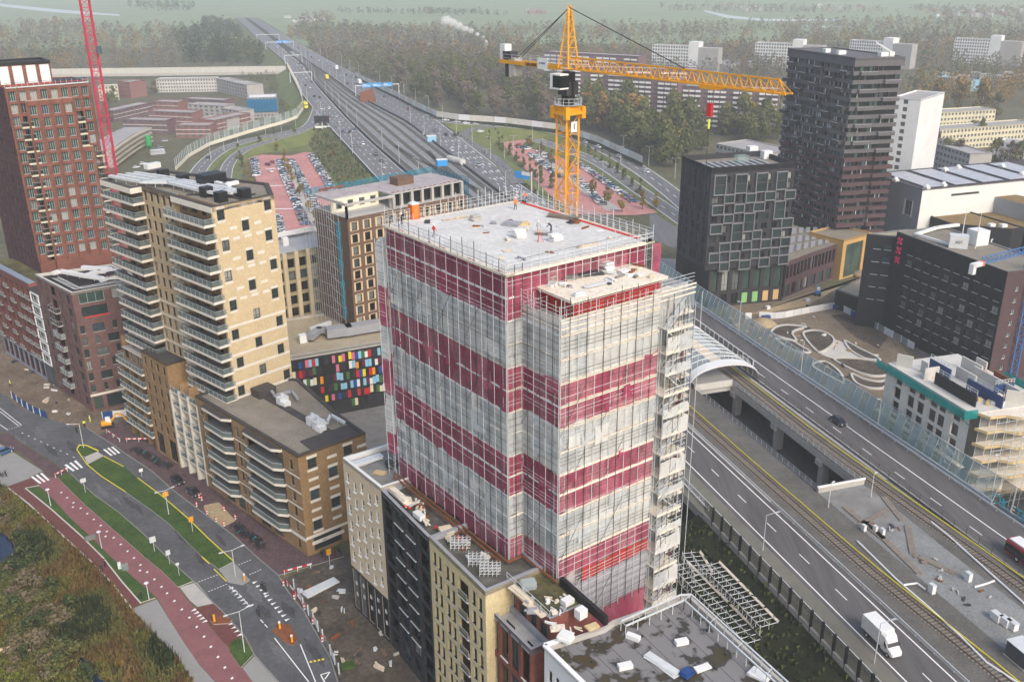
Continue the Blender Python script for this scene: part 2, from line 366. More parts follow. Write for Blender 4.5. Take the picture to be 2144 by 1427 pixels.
def rng(a,b,st):
 n=max(1,int(round((b-a)/st)));return[a+(b-a)*i/n for i in range(n+1)]
def offs(tab,d):return[(u,v+d)for u,v in tab]
def mix(ta,tb,k):return[(u,lerp_tab(ta,u)*(1-k)+lerp_tab(tb,u)*k)for u,_ in ta]
mb=MB();us=rng(262,1900,30)
top0,top1=edge(LL,us,7.6,-1.5),edge(RR,us,7.6,1.5)
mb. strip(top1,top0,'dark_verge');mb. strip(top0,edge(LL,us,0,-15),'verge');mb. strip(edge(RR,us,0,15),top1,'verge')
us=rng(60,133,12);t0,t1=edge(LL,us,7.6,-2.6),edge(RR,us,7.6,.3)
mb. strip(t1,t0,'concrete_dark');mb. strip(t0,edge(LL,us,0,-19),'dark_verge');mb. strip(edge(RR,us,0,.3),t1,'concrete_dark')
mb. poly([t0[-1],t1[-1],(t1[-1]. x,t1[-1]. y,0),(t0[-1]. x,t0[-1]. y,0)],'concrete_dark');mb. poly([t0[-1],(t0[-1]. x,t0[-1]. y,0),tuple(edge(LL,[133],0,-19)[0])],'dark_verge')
mb. poly([UV(262,77). to_3d()+Vector((0,0,7.6)),(*UV(262,77),0),(*UV(262,131.5),0),(*UV(262,131.5),7.6)],'concrete_dark')
structure('motorway_embankment',mb)
mb=MB()
for v0,v1 in((77.6,102),(111.6,129.8)):mb. prism([UV(132.9,v0),UV(132.9,v1),UV(182,v1),UV(182,v0)],6.1,7.62,'concrete')
mb. prism([UV(182.01,77.6),UV(182.01,129.8),UV(262.1,130),UV(262.1,77)],6.1,7.62,'concrete')
for u in(146,163,181):
 for v in(84,90,100.5,113,121):mb. prism([UV(u-.8,v-.8),UV(u-.8,v+.8),UV(u+.8,v+.8),UV(u+.8,v-.8)],0,6.1,'concrete')
 for v0,v1 in((98.5,102.3),(111.3,115)):mb. prism([UV(u-1,v0),UV(u-1,v1),UV(u+1,v1),UV(u+1,v0)],4.9,6.09,'concrete')
structure('viaduct',mb)
sheet('underpass_road',[UV(120,60),UV(120,150),UV(205,150),UV(205,60)],.03,'asphalt')
def road(name,ta,tb,u0,u1,z=7.97,m='asphalt',st=14):
 mb=MB();us=rng(u0,u1,st);mb. strip(edge(tb,us,z),edge(ta,us,z),m);return structure(name,mb)
road('motorway',LL,LR,60,262);road('motorway',RL,RR,60,262)
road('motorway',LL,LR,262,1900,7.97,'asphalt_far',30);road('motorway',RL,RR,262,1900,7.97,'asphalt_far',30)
road('hard_shoulder',offs(LL,-2.2),offs(LL,3.2),60,150,7.985,'shoulder')
BL,BR=offs(LR,.6),offs(RL,-.6)
mb=MB();us=rng(262,1150,20);mb. strip(edge(BR,us,7.9),edge(BL,us,7.9),'ballast')
structure('railway_ballast',mb)
for tb,of,lb in((LR,.9,'dark safety barrier dividing the left carriageway from the far railway'),(RL,-.9,'dark safety barrier dividing the right carriageway from the far railway')):
 e=edge(tb,rng(264,1150,20),8.4,of);t=thing('safety_barrier',lb,'barrier',e[0]);mb=MB()
 for a,b in zip(e,e[1:]):mb. bar(a,b,.5,'charcoal',1.3,cap=False)
 mb. build('rail',t)
mb=MB()
for a,b,u0,u1 in((92.2,101.9,60,262),(111.7,117,60,262),(101.9,111.7,60,132.8)):
 m='ballast' if a==101.9 else 'ballast_dark';mb. poly([(*UV(u0,a),7.9),(*UV(u0,b),7.9),(*UV(u1,b),7.9),(*UV(u1,a),7.9)][::-1],m)
structure('railway_ballast',mb)
def line(name,tab,u0,u1,wd=.22,z=7.99,dash=None,m='white_paint',off=0):
 mb=MB();u=u0
 while u<u1:
  e=min(u1,u+(dash[0]if dash else 24));mb. strip(edge(tab,[u,e],z,off+wd/2),edge(tab,[u,e],z,off-wd/2),m);u=e+(dash[1]if dash else 0)
 return structure(name,mb)
line('lane_marking',[(60,83.8),(262,83.6)],60,262);line('lane_marking',[(60,90.4),(262,90)],60,262);line('lane_marking',[(60,87.1),(262,86.9)],62,262,.16,7.99,(3,7.2))
line('lane_marking',[(60,123.3),(262,124.4)],60,262);line('lane_marking',[(60,120.3),(262,121.2)],60,262,.16,7.99,(3,7.2));line('lane_marking',[(60,118),(262,119)],60,262,.16)
for t0,t1,ns in((LL,LR,(.02,.3,.52,.75,.97)),(RL,RR,(.03,.26,.5,.74,.97))):
 for k in ns:
  sol=k<.1 or k>.9;line('lane_marking',mix(t0,t1,k),264,1500,.3,7.99,None if sol else(4,9))
for u in rng(330,520,17):
 for k in(.38,.62,.85):
  c=UV(u,lerp_tab(RL,u)*(1-k)+lerp_tab(RR,u)*k);mb=MB();d=(UV(1,0));s_=UV(0,1)
  mb. poly([(*(c-s_*.2),7.995),(*(c+s_*.2),7.995),(*(c+d*3.5+s_*.2),7.995),(*(c+d*3.5-s_*.2),7.995)],'white_paint')
  mb. poly([(*(c+d*3.4-s_*.8),7.996),(*(c+d*3.4+s_*.8),7.996),(*(c+d*5.5),7.996)],'white_paint');structure('arrow_marking',mb)
def track(tab,u0,u1,label,z=7.9,third=None,far=False,st=12):
 us=rng(u0,u1,st);o=(*UV(u0,lerp_tab(tab,u0)),z);t=thing('railway_track',label,'railway track',o,group='railway tracks')
 if not far:
  mb=MB();u=u0
  while u<u1:
   v=lerp_tab(tab,u);mb. prism([UV(u,v-1.25),UV(u,v+1.25),UV(u+.26,v+1.25),UV(u+.26,v-1.25)],z,z+.1,'sleeper',bottom=False);u+=.72
  tag(mb. build('sleeper',t),kind='stuff')
 else:
  mb=MB();mb. strip(edge(tab,us,z+.03,1.3),edge(tab,us,z+.03,-1.3),'ballast_dark');mb. build('sleeper_bed',t)
 for s_ in(-.72,.72):
  mb=MB();e=edge(tab,us,z+.19,s_)
  for a,b in zip(e,e[1:]):mb. bar(a,b,.09 if not far else .16,'rail',.16,cap=False)
  mb. build('rail',t)
 if third:
  off,m=third;mb=MB();e=edge(tab,us,z+.3,off)
  for a,b in zip(e,e[1:]):mb. bar(a,b,.13,m,.2,cap=False)
  mb. build('conductor_rail',t)
 return t
T1=[(60,97.5),(82,96.9),(110,95.2),(150,94.7),(262,94.4)];T2=[(60,116),(98,115.6),(150,113.5),(262,115.3)]
track(T1,60,262,'rusty railway track beside the road with the white van',third=(1.5,'yellow_paint'));track(T2,60,262,'railway track beside the road with the red bus',third=(2.0,'yellow_paint'))
FT=[(262,94.4),(400,92),(600,91),(800,93),(1000,97.5),(1120,97)]
for k,dv in enumerate((0,5.2,10.4,15.6,20.8)):
 track([(u,lerp_tab(BL,u)+(lerp_tab(BR,u)-lerp_tab(BL,u))*(.12+.19*k))for u in rng(300,1120,60)],300,1080 if k in(1,3)else 1000,['railway track nearest the left carriageway of the far motorway','second railway track from the left carriageway of the far motorway','middle one of the far railway tracks','second railway track from the right carriageway of the far motorway','railway track nearest the right carriageway of the far motorway'][k],far=True,st=25)
track([(400,110),(440,106),(480,99),(520,96)],400,520,'crossover track slanting between the far railway tracks',far=True);track([(360,98),(420,104),(500,110)],360,500,'rusty diagonal switch track behind the scaffolded tower',far=True)
# slip roads climbing the banks
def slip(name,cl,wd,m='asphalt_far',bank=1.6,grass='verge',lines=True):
 pts=[P3(x,y,z)for x,y,z in cl];pts2=[]
 for i in range(len(pts)-1):
  p0,p1,p2,p3=pts[max(0,i-1)],pts[i],pts[i+1],pts[min(len(pts)-1,i+2)]
  for k in range(5):
   t=k/5;pts2 . append(.5*((2*p1)+(p2-p0)*t+(2*p0-5*p1+4*p2-p3)*t*t+(3*p1-p0-3*p2+p3)*t**3))
 pts2 . append(pts[-1]);L=[];Rr=[];L2=[];R2=[];N=[]
 for i,p in enumerate(pts2):
  d=pts2[min(i+1,len(pts2)-1)]-pts2[max(i-1,0)];n=Vector((d. y,-d. x,0)). normalized();N. append(n)
  up=Vector((0,0,.12));L. append(p-n*wd/2+up);Rr. append(p+n*wd/2+up)
  L2 . append(Vector((*(p-n*(wd/2+1+p. z*bank)). to_2d(),0)));R2 . append(Vector((*(p+n*(wd/2+1+p. z*bank)). to_2d(),0)))
 mb=MB();mb. strip(Rr,L,m);structure(name,mb)
 mb=MB();mb. strip(L,L2,grass);mb. strip(R2,Rr,grass);structure('grass_bank',mb)
 if lines:
  mb=MB();e=Vector((0,0,.03))
  for k in(.06,.94):mb. strip([a. lerp(b,k)+e for a,b in zip(L,Rr)],[a. lerp(b,k-.03)+e for a,b in zip(L,Rr)],'white_paint')
  for i in range(0,len(L)-1,1):mb. strip([L[j]. lerp(Rr[j],.52)+e if j==i else(L[i]. lerp(L[i+1],.45)). lerp(Rr[i]. lerp(Rr[i+1],.45),.52)+e for j in(i,i+1)],[L[j]. lerp(Rr[j],.49)+e if j==i else(L[i]. lerp(L[i+1],.45)). lerp(Rr[i]. lerp(Rr[i+1],.45),.49)+e for j in(i,i+1)],'white_paint')
  structure('lane_marking',mb)
 return pts2,L,Rr
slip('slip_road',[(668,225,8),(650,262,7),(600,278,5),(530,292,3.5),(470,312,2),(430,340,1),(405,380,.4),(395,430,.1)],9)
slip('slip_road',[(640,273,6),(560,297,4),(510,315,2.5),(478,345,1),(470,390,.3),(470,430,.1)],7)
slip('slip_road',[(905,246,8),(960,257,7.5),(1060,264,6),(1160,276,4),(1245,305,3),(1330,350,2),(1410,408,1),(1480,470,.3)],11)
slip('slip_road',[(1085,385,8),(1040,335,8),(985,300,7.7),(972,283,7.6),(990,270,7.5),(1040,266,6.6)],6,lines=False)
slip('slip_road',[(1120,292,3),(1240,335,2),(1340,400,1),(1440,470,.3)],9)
PL=[(520,332),(548,325),(610,327),(636,320),(652,320),(690,395),(716,470),(735,505),(560,525),(555,430)]
sheet('car_park',[P(*p)for p in PL],.3,('lot_brick','concrete'),up=.05)
PR=[(1050,300),(1090,294),(1160,296),(1230,330),(1330,408),(1392,445),(1330,452),(1200,450),(1140,400)]
sheet('car_park',[P(*p)for p in PR],.3,('lot_brick','concrete'),up=.05)
sheet('planted_strip',[P(*p)for p in[(598,335),(606,333),(640,420),(680,480),(662,488),(630,430)]],.35,('concrete','concrete'),up=.08)
sheet('planted_strip',[P(*p)for p in[(1120,325),(1132,322),(1215,385),(1300,440),(1270,442)]],.35,('concrete','concrete'),up=.08)
for y0 in(355,391,440):
 a,b=P(555+(y0-340)*.1,y0),P(593+(y0-340)*.33,y0-1);sheet('zebra_marking',[a,b,b+Vector((0,1.4)),a+Vector((0,1.4))],.37,'white_paint')
sheet('grass_slope',[P(*p)for p in[(478,330),(530,296),(625,290),(690,300),(760,370),(800,400),(720,420),(655,318),(540,322),(510,345),(505,400),(480,400)]],.15,'verge')
sheet('grass_slope',[P(*p)for p in[(965,268),(1160,285),(1330,380),(1420,450),(1395,452),(1235,332),(1160,294),(1050,296),(1140,405),(1130,420),(985,300)]],.15,'verge')
# streets at the lower left
def g7(*ps):return[P(x/2.815,920+y/2.815)for x,y in ps]
def g8(*ps):return[P(x/4.197,760+y/4.197)for x,y in ps]
KL=g8((0,600),(130,640),(330,780),(600,960))+g7((420,205),(560,330),(700,430),(850,560),(950,660),(1000,710),(1140,835),(1260,965),(1310,1010),(1450,1170),(1500,1270),(1640,1427),(1720,1500))
KR=g8((-60,225),(70,300),(130,370),(420,490),(640,550),(750,560),(870,640),(1000,720))+g7((720,70),(900,190),(1010,290),(1180,420),(1370,560),(1500,680),(1640,800),(1700,900),(1790,1010),(1880,1170),(1950,1290),(1990,1427),(2010,1500))
sheet('street',KL+KR[::-1],.03,'asphalt_old')
BASEL=[P(x,y)for x,y in[(712,1150),(645,1165),(600,1128),(545,1087),(470,1040),(420,1000),(340,945),(275,905),(255,880)]]
sheet('brick_pavement',KR[6:15]+[P(720,1165)]+BASEL,.01,('purple_paving','concrete'),up=.11)
sheet('dirt_site',[P(*p)for p in[(-30,815),(20,831),(31,848),(100,877),(152,891),(179,893),(207,912),(275,905),(290,860),(190,800),(60,690),(-30,640)]],.01,'dirt')
sheet('dirt_site',[P(*p)for p in[(592,1212),(720,1160),(760,1150),(930,1427),(960,1500),(712,1500),(705,1427),(693,1378),(668,1336),(636,1279),(604,1240)]],.015,'dark_dirt')
def lawn(ps):return sheet('lawn',ps,.02,('lawn','concrete_pale'),up=.13)
lawn(g7((455,65),(470,38),(510,40),(580,70),(500,105),(480,95)))
med=g7((515,150),(610,100),(730,160),(810,230),(960,340),(1110,470),(1230,590),(1375,720),(1290,765),(1190,690),(1000,500),(870,400),(740,310),(600,220));lawn(med)
sheet('traffic_island',g7((500,107),(578,73),(612,98),(516,148)),.02,'concrete',up=.11)
sheet('traffic_island',g7((1290,767),(1377,722),(1475,830),(1430,858),(1345,842)),.02,'paving_grey',up=.12)
lawn(g7((340,225),(400,200),(560,330),(700,430),(850,560),(950,660),(1140,835),(1050,870),(960,780),(860,700),(760,610),(620,490),(480,365)))
lawn(g7((150,290),(230,275),(300,340),(420,470),(520,560),(640,680),(760,790),(860,880),(915,933),(830,962),(720,840),(610,700),(480,570),(300,410)))
lawn(g7((1355,1200),(1400,1170),(1490,1230),(1490,1270),(1420,1345),(1360,1260)))
sheet('cycle_path',g7((190,225),(250,300),(360,420),(500,560),(620,660),(720,770),(860,870),(930,935),(1000,1060),(1090,1200),(1180,1330),(1270,1427),(1330,1500),(1540,1500),(1490,1427),(1430,1340),(1350,1230),(1280,1150),(1210,1070),(1140,985),(1060,885),(1045,866),(950,770),(860,695),(760,605),(620,485),(480,360),(340,222),(300,225)),.05,'red_asphalt')
sheet('footpath',g7((40,280),(170,380),(320,520),(450,640),(560,740),(680,870),(775,995),(830,965),(720,838),(610,698),(480,568),(300,408),(152,286),(240,262),(180,228)),.045,'red_brick_paving')
for e in([(40,280),(170,380),(320,520),(450,640),(560,740),(680,870),(775,995)],[(830,965),(720,839),(610,699),(480,569),(300,409),(150,288),(232,272)]):
 q=g7(*e);mb=MB()
 for a,b in zip(q,q[1:]):mb. bar((*a,.1),(*b,.1),.22,'concrete_pale',.14)
 structure('kerb',mb)
for tabk in(KL[4:],KR[5:]):
 mb=MB()
 for a,b in zip(tabk,tabk[1:]):mb. bar((*a,.08),(*b,.08),.2,'kerb_grey',.16)
 structure('kerb',mb)
sheet('footpath',g7((775,997),(925,940),(998,1060),(1088,1200),(1178,1330),(1268,1427),(1328,1500),(1190,1500),(1140,1427),(1050,1280),(960,1190),(870,1100),(820,1040)),.04,'paving_grey')
sheet('plaza',g7((-80,-20),(0,25),(260,190),(180,226),(40,278),(-80,250)),.045,'paving_grey')
sheet('brick_pavement',g8((-40,640),(60,610),(330,790),(600,965),(480,1010),(400,960),(300,880),(160,770),(-40,690)),.04,'purple_paving')
sheet('brick_pavement',g8((370,950),(460,1000),(330,1070),(262,1000)),.047,'purple_paving')
sheet('footpath',g7((1060,870),(1160,840),(1260,965),(1165,985),(1120,950)),.055,'concrete')
sheet('cycle_crossing',g7((1150,992),(1265,965),(1430,1150),(1352,1228),(1213,1068)),.052,'red_brick_paving')
sheet('footpath',g7((1430,1345),(1500,1275),(1640,1427),(1700,1500),(1550,1500),(1490,1427)),.055,'paving_grey')
sheet('traffic_island',g7((1240,1070),(1300,1040),(1370,1060),(1350,1085),(1260,1090)),.05,('rust','concrete'),up=.12)
sheet('traffic_island',g7((1600,1130),(1650,1085),(1710,1095),(1755,1180),(1730,1215),(1690,1205)),.03,('rust','concrete_dark'),up=.14)
sheet('pond',g7((-120,500),(0,545),(60,580),(110,660),(100,710),(0,750),(-120,760)),.02,'water_dark')
sheet('ditch',g7((430,1260),(480,1275),(540,1350),(640,1440),(640,1500),(560,1500),(500,1400)),.02,'water_dark')
sheet('scrubland',[P(*p)for p in[(-200,1000),(0,1018),(14,1022),(58,1056),(112,1106),(158,1148),(198,1184),(240,1230),(275,1274),(310,1312),(340,1345),(372,1377),(405,1427),(430,1500),(-200,1600)]],.01,'scrub')
mb=MB();mb. strip([Vector((*p,.17))for p in g7((455,62),(470,38),(510,40),(580,72))],[Vector((*p,.17))for p in g7((450,62),(466,32),(512,34),(584,66))],'yellow_paint')
for e in([(455,62),(480,100),(515,150),(600,220),(740,310)],[(812,228),(960,338),(1110,468),(1232,588),(1378,720)],[(1190,692),(1235,735)],[(1262,765),(1335,838)],[(612,100),(730,162)]):
 q=g7(*e)
 for a,b in zip(q,q[1:]):mb. bar((*a,.17),(*b,.17),.17,'yellow_paint',.06)
structure('kerb_marking',mb)
rp_=random. Random(12)
for k,(x,y,l,w_)in enumerate([(600,300,9,.9),(760,370,7,.8),(820,410,6,.6),(690,360,5,.5),(1060,560,8,.7),(1180,700,6,.6),(1500,900,7,1.2),(1560,1010,5,.8),(900,300,6,.6),(1100,450,7,.5),(1300,590,6,.6),(300,60,9,1.0),(120,20,10,1.2),(420,40,8,.9),(1700,1000,6,1.0),(1640,1250,8,.7),(1850,1250,9,.8),(560,60,5,1.4),(240,-40,9,1.1),(660,130,5,.5)]):
 c=g7((x,y))[0];a=R_(-48+rp_. uniform(-10,6));d=Vector((math. cos(a),math. sin(a)));n=Vector((-d. y,d. x));m_=9
 up_s=[c+d*l*(i/m_-.5)+n*w_*math. sin(math. pi*i/m_)*rp_. uniform(.5,1.1)for i in range(m_+1)];dn_s=[c+d*l*(i/m_-.5)-n*w_*math. sin(math. pi*i/m_)*rp_. uniform(.5,1.1)for i in range(1,m_)]
 sheet('asphalt_stain',up_s+dn_s[::-1],.038,'worn_asphalt' if k%3 else 'pale_asphalt')
def stripes(name,quads,z=.05,m='white_paint'):
 mb=MB()
 for q in quads:mb. poly([(*p,z)for p in q],m)
 return structure(name,mb)
def zebra(a,b,c,d,n):
 A,B,C,D=g8(a,b,c,d);out=[]
 for i in range(n):
  t0,t1=i/n,(i+.5)/n;out. append((A. lerp(B,t0),A. lerp(B,t1),D. lerp(C,t1),D. lerp(C,t0)))
 return out
stripes('zebra_crossing',zebra((565,895),(690,845),(750,910),(640,950),3));stripes('zebra_crossing',zebra((905,760),(1010,725),(1075,785),(975,815),3));stripes('zebra_crossing',zebra((270,1000),(390,955),(455,1020),(350,1060),3),.06)
def dashes(pts,n,wd=.18,fill=.5,z=.05,conv=g7):
 q=conv(*pts);a,b=q;d=(b-a). normalized();s_=Vector((-d. y,d. x))*wd/2;out=[]
 for i in range(n):
  p0=a. lerp(b,i/n);p1=a. lerp(b,(i+fill)/n);out. append((p0-s_,p0+s_,p1+s_,p1-s_))
 return out
ms=[]
for p,n,f in(([(1170,838),(1290,793)],7,.6),([(1228,895),(1345,848)],7,.6),([(1405,738),(1485,706)],5,.6),([(1470,795),(1545,762)],5,.6),([(1535,1060),(1585,1115)],2,.7),([(1350,862),(1378,890)],1,1),([(1390,888),(1478,990)],2,.6),([(1618,1168),(1820,1427)],1,1),([(1770,1205),(1860,1427)],1,1)):
 ms+=dashes(p,n,.16,f)
for p,n,f in(([(0,395),(190,545)],1,1),([(0,425),(165,552)],1,1),([(0,540),(70,588)],1,1),([(75,585),(190,548)],5,.6),([(190,610),(700,850)],9,.3)):ms+=dashes(p,n,.16,f,conv=g8)
stripes('lane_marking',ms)
def teeth(a,b,n,s=1.0):
 A,B=g7(a,b);d=(B-A). normalized();nn=Vector((d. y,-d. x));out=[]
 for i in range(n):p=A. lerp(B,i/max(1,n-1));out. append((p-d*.32,p+d*.32,p+nn*.95*s))
 return out
stripes('yield_marking',teeth((1375,870),(1475,975),7)+teeth((1490,845),(1555,910),4,-1)+teeth((1560,925),(1680,1065),7,-1),.05);stripes('yield_marking',teeth((1155,998),(1220,1065),5)+teeth((1375,1080),(1425,1145),4),.06)
stripes('lane_marking',dashes([(1825,1310),(1920,1290)],4,.35,.6),.05,'yellow_paint');stripes('lane_marking',dashes([(1890,1385),(1945,1368)],1,.2,1)+dashes([(1945,1368),(1915,1410)],1,.2,1)+dashes([(1890,1385),(1915,1430)],1,.2,1),.05)
q=[]
for k,(x,y)in enumerate([(362,312),(396,342),(433,372),(430,398),(476,404),(515,436),(553,470),(594,506),(630,541),(622,570),(670,578),(712,617),(752,657),(790,697),(828,738),(825,771),(868,780),(910,823),(952,867),(985,905),(1028,950),(1072,1000),(1117,1048),(1160,1103),(1203,1160),(1243,1220),(1285,1280),(1325,1342),(1368,1405)]):
 c=g7((x,y))[0];q. append((c+Vector((-.25,0)),c+Vector((0,-.35)),c+Vector((.25,0)),c+Vector((0,.35))))
stripes('path_marking',q,.06)
# the square and building sites on the right
sheet('sandy_site',[UV(200,130.5),UV(150,132),UV(120,134)]+[P(*p)for p in[(2000,860),(1900,740),(1870,700),(1760,640),(1700,600),(1650,600),(1500,610)]],.02,'sandy_soil')
sheet('dark_yard',[P(*p)for p in[(1750,640),(1870,700),(1980,800),(2144,860),(2300,860),(2144,740),(1900,640),(1820,605),(1740,600)]],.03,'asphalt')
sheet('sand_bank',[P(*p)for p in[(1600,655),(1690,640),(1760,600),(1830,570),(1790,590),(1700,610),(1560,660)]],.04,'sand')
sheet('brown_plot',[P(*p)for p in[(1740,660),(1790,655),(1860,705),(1840,730),(1790,705)]],.045,'dark_dirt')
sheet('street',[P(*p)for p in[(1380,540),(1460,545),(1480,620),(1420,640),(1380,640)]],.05,'paving_grey')
sheet('street',[P(*p)for p in[(1360,430),(1430,455),(1470,500),(1440,530),(1360,500)]],.05,'asphalt_far')
# scaffolded tower in the middle
netmat('red_net',(.54,.115,.19),.80,var=.3,holes=.5);netmat('red_net_b',(.63,.20,.27),.72,var=.28,holes=.5);netmat('red_net_c',(.47,.09,.16),.9,var=.25,holes=.25);netmat('white_net',(.735,.745,.73),.86,var=.1,holes=.3);netmat('white_net_b',(.78,.775,.75),.93,var=.08,holes=.15);netmat('white_net_c',(.67,.70,.71),.78,var=.12,holes=.35);netmat('bright_red_net',(.55,.06,.05),.9);netmat('grey_net',(.52,.52,.57),.82,var=.14)
mat('roof_concrete',(.47,.46,.435),.9,scale=.22,col2=(.62,.615,.595),fine=(1.4,.1));mat('dark_steel',(.055,.055,.055),.5,.2,1)
mat('inner_wall',(.55,.53,.51),.9,.2,.25);mat('roof_grey',(.36,.36,.365),.9,.12,.2,fine=(1.2,.12))
mat('board',(.62,.55,.45),.9,scale=.5,col2=(.74,.68,.58),fine=(2.5,.15))
THT=R_(36.3);TE2=Vector((math. cos(THT),math. sin(THT)));TE1=Vector((-TE2 . y,TE2 . x));TF=P(1059.7,573.5,68)
def TW(a,b,z=None):
 p=TF+TE1*a+TE2*b;return p if z is None else Vector((p. x,p. y,z))
def tw_loc(x,y,z):
 d=P(x,y,z)-TF;return d. dot(TE1),d. dot(TE2)
tower=thing('tower_under_construction','concrete tower under construction wrapped in red and white striped netting','tower',TW(14,12,0))
mb=MB();fs=[]
def tfac(a0,b0,a1,b1,z0,z1,cols,w_=1.5,h_=1.7):
 f=Facade(mb,TW(a0,b0),TW(a1,b1),z0,z1,'inner_wall');z=29.2
 while z<z1-2:
  if z>z0:
   for k in range(cols):
    if random. random()<.8:f. win((k+.5+random. uniform(-.12,.12))*f. L/cols,z,w_ if random. random()<.6 else w_*.7,h_,'blackpl')
  z+=3.0
 f. done();fs. append(f)
tfac(27.2,1.3,1.3,1.3,0,67.6,9);tfac(1.3,1.3,1.3,3.6,0,67.6,1,1);tfac(1.3,3.6,1.3,22.2,61.9,67.6,9,1.0,2.0)
tfac(1.3,3.6,-6,3.6,0,61.9,2);tfac(-6,3.6,-6,22.2,0,61.9,6,2.2)
for q in(((-6,22.2),(27.2,22.2)),((27.2,22.2),(27.2,1.3))):
 a,b=(TW(*x)for x in q);mb. poly([(*a,0),(*b,0),(*b,61.9),(*a,61.9)],'inner_wall')
a,b,c,d=TW(1.3,22.2),TW(27.2,22.2),TW(27.2,1.3),TW(1.3,3.6)
mb. poly([(*a,61.9),(*b,61.9),(*b,67.6),(*a,67.6)],'inner_wall');mb. poly([(*b,61.9),(*c,61.9),(*c,67.6),(*b,67.6)],'inner_wall')
mb. build('wall',tower);place_windows(tower,fs,sub=False,cap=60)
mb=MB();mb. prism([TW(.6,.6),TW(27.8,.6),TW(27.8,23),TW(.6,23)],67.6,68,'roof_concrete');mb. build('roof_slab',tower)
mb=MB();mb. prism([TW(1.2,3.5),TW(1.2,22.3),TW(-6.1,22.3),TW(-6.1,3.5)],61.9,62.2,'concrete');mb. build('terrace_slab',tower)
mb=MB();mb. prism([TW(1.25,6.2),TW(1.25,20.2),TW(-4.9,20.2),TW(-4.9,6.2)],62.2,64.75,'inner_wall');mb. build('penthouse_wall',tower)
mb=MB();mb. prism([TW(1.25,5.2),TW(1.25,20.9),TW(-5.8,20.9),TW(-5.8,5.2)],64.76,65.1,'board');mb. build('penthouse_roof',tower)
mb=MB()
for k in range(15):b=6.6+k*.98;mb. bar(TW(-5.0,b,62.2),TW(-5.0,b,64.7),.1,'red_sign')
mb. poly([TW(-4.97,6.2,62.25),TW(-4.97,20.2,62.25),TW(-4.97,20.2,64.7),TW(-4.97,6.2,64.7)],'bright_red_net');mb. poly([TW(1.2,6.17,62.25),TW(-4.9,6.17,62.25),TW(-4.9,6.17,64.7),TW(1.2,6.17,64.7)],'bright_red_net')
mb. build('safety_net',tower)
mb=MB();a=TW(.6,23);mb. bar(TW(1.5,22.6,68.05),TW(27,22.6,68.05),.5,'red_sign',.12);mb. build('red_edge_board',tower)
# the scaffold: a thing of its own, with a part for every net, deck and outer pole
scaf=thing('scaffold','tube scaffold with red and white debris nets around the unfinished tower','scaffold',TW(-7.3,2.3,0))
def net(p,q,z0,z1,m,label=None,off=0.0):
 p=Vector(p);q=Vector(q);L=(q-p). length;u=(q-p)/L;n=Vector((u. y,-u. x));nx=max(2,int(L/1.1));nz=max(2,int((z1-z0)/1.0));mb=MB()
 for j in range(nz+1):
  for i in range(nx+1):
   w_=random. uniform(-.13,.08)+.08*math. sin(i*2.1+j*.7)-.06*(i%2);c=p+u*(L*i/nx)+n*(w_-.02+off);mb. v. append((c. x,c. y,z0+(z1-z0)*j/nz+(random. uniform(-.28,.22)if 0<i<nx and j in(0,nz)else random. uniform(-.1,.1)if 0<i<nx else 0)))
 vs=[mb. mi(m)]+([mb. mi(m+'_b'),mb. mi(m+'_c')]if m in('red_net','white_net')else[]);cs_=[]
 while len(cs_)<nx:cs_+=[random. choice(vs)]*random. choice((2,2,3))
 for j in range(nz):
  for i in range(nx):a=j*(nx+1)+i;mb. f. append((a,a+1,a+nx+2,a+nx+1));mb. m. append(cs_[i])
 o=mb. build('net',scaf,smooth=True)
 if label:o['label']=label
BANDS=[('r',68.0,62.0),('w',62.0,56.0),('r',56.0,50.0),('w',50.0,43.75),('r',43.75,38.1),('w',38.1,31.6),('r',31.6,28.5)]
def patch_nets(p,q,n,zlo,zhi):
 A,B=TW(*p),TW(*q)
 for k in range(n):
  t=random. uniform(.02,.85);w_=random. uniform(1.6,3.4);z=random. uniform(zlo,zhi-3);band=[b for b in BANDS if b[2]<=z<b[1]]
  if band:d=(B-A). normalized();a=A+(B-A)*t;net(a,a+d*min(w_,(B-a). length),max(z,band[0][2]-.3),min(z+random. uniform(1.4,2.8),band[0][1]+.25),('red_net' if band[0][0]=='r' else 'white_net')+random. choice(('_b','_c')),None,.16)
NM={'r':('red_net','red debris net'),'w':('white_net','white debris net')}
for c,zt,zb in BANDS:
 m,lb=NM[c];net(TW(28.4,0),TW(0,0),zb,zt,m,lb)
 if zt<=68:net(TW(0,0),TW(0,2.3),zb,zt,m,lb)
 if zt<=62:zt2=63.8 if zt==62 else zt;net(TW(0,2.3),TW(-7.3,2.3),zb,zt2,m,lb);net(TW(-7.3,2.3),TW(-7.3,18.2),zb,zt2,m,lb);net(TW(-7.3,18.2),TW(-7.3,24.4),zb,zt2,m,lb,-1.3)if c=='w' and zt>60 else None
net(TW(0,2.3),TW(0,23.6),62.2,67.9,'red_net','red debris net',-.9);net(TW(0,23.6),TW(-.2,25),62,67.5,'red_net','red debris net',.1);net(TW(-7.3,24.4),TW(8,24.4),56,63.4,'white_net','white debris net')
for m,lb,zt,zb in(('bright_red_net','bright red debris net',28.5,26.6),('grey_net','pale grey debris net',26.6,20.6),('red_net','red debris net',20.6,14.5),('white_net','white debris net',14.5,6)):
 net(TW(-7.3,6.2 if zt>27 else 5.4),TW(-7.3,18.2),zb,zt,m,lb)
net(TW(-5.9,24.6),TW(2,24.6),14.5,24,'red_net','red debris net')
for zf,m in((47,'red_net'),(53.5,'red_net'),(31,'white_net'),(38,'red_net'),(25,'white_net'),(18,'white_net')):net(TW(-8.0,22.2),TW(-4.0,24.3),zf,zf+2.6,m)
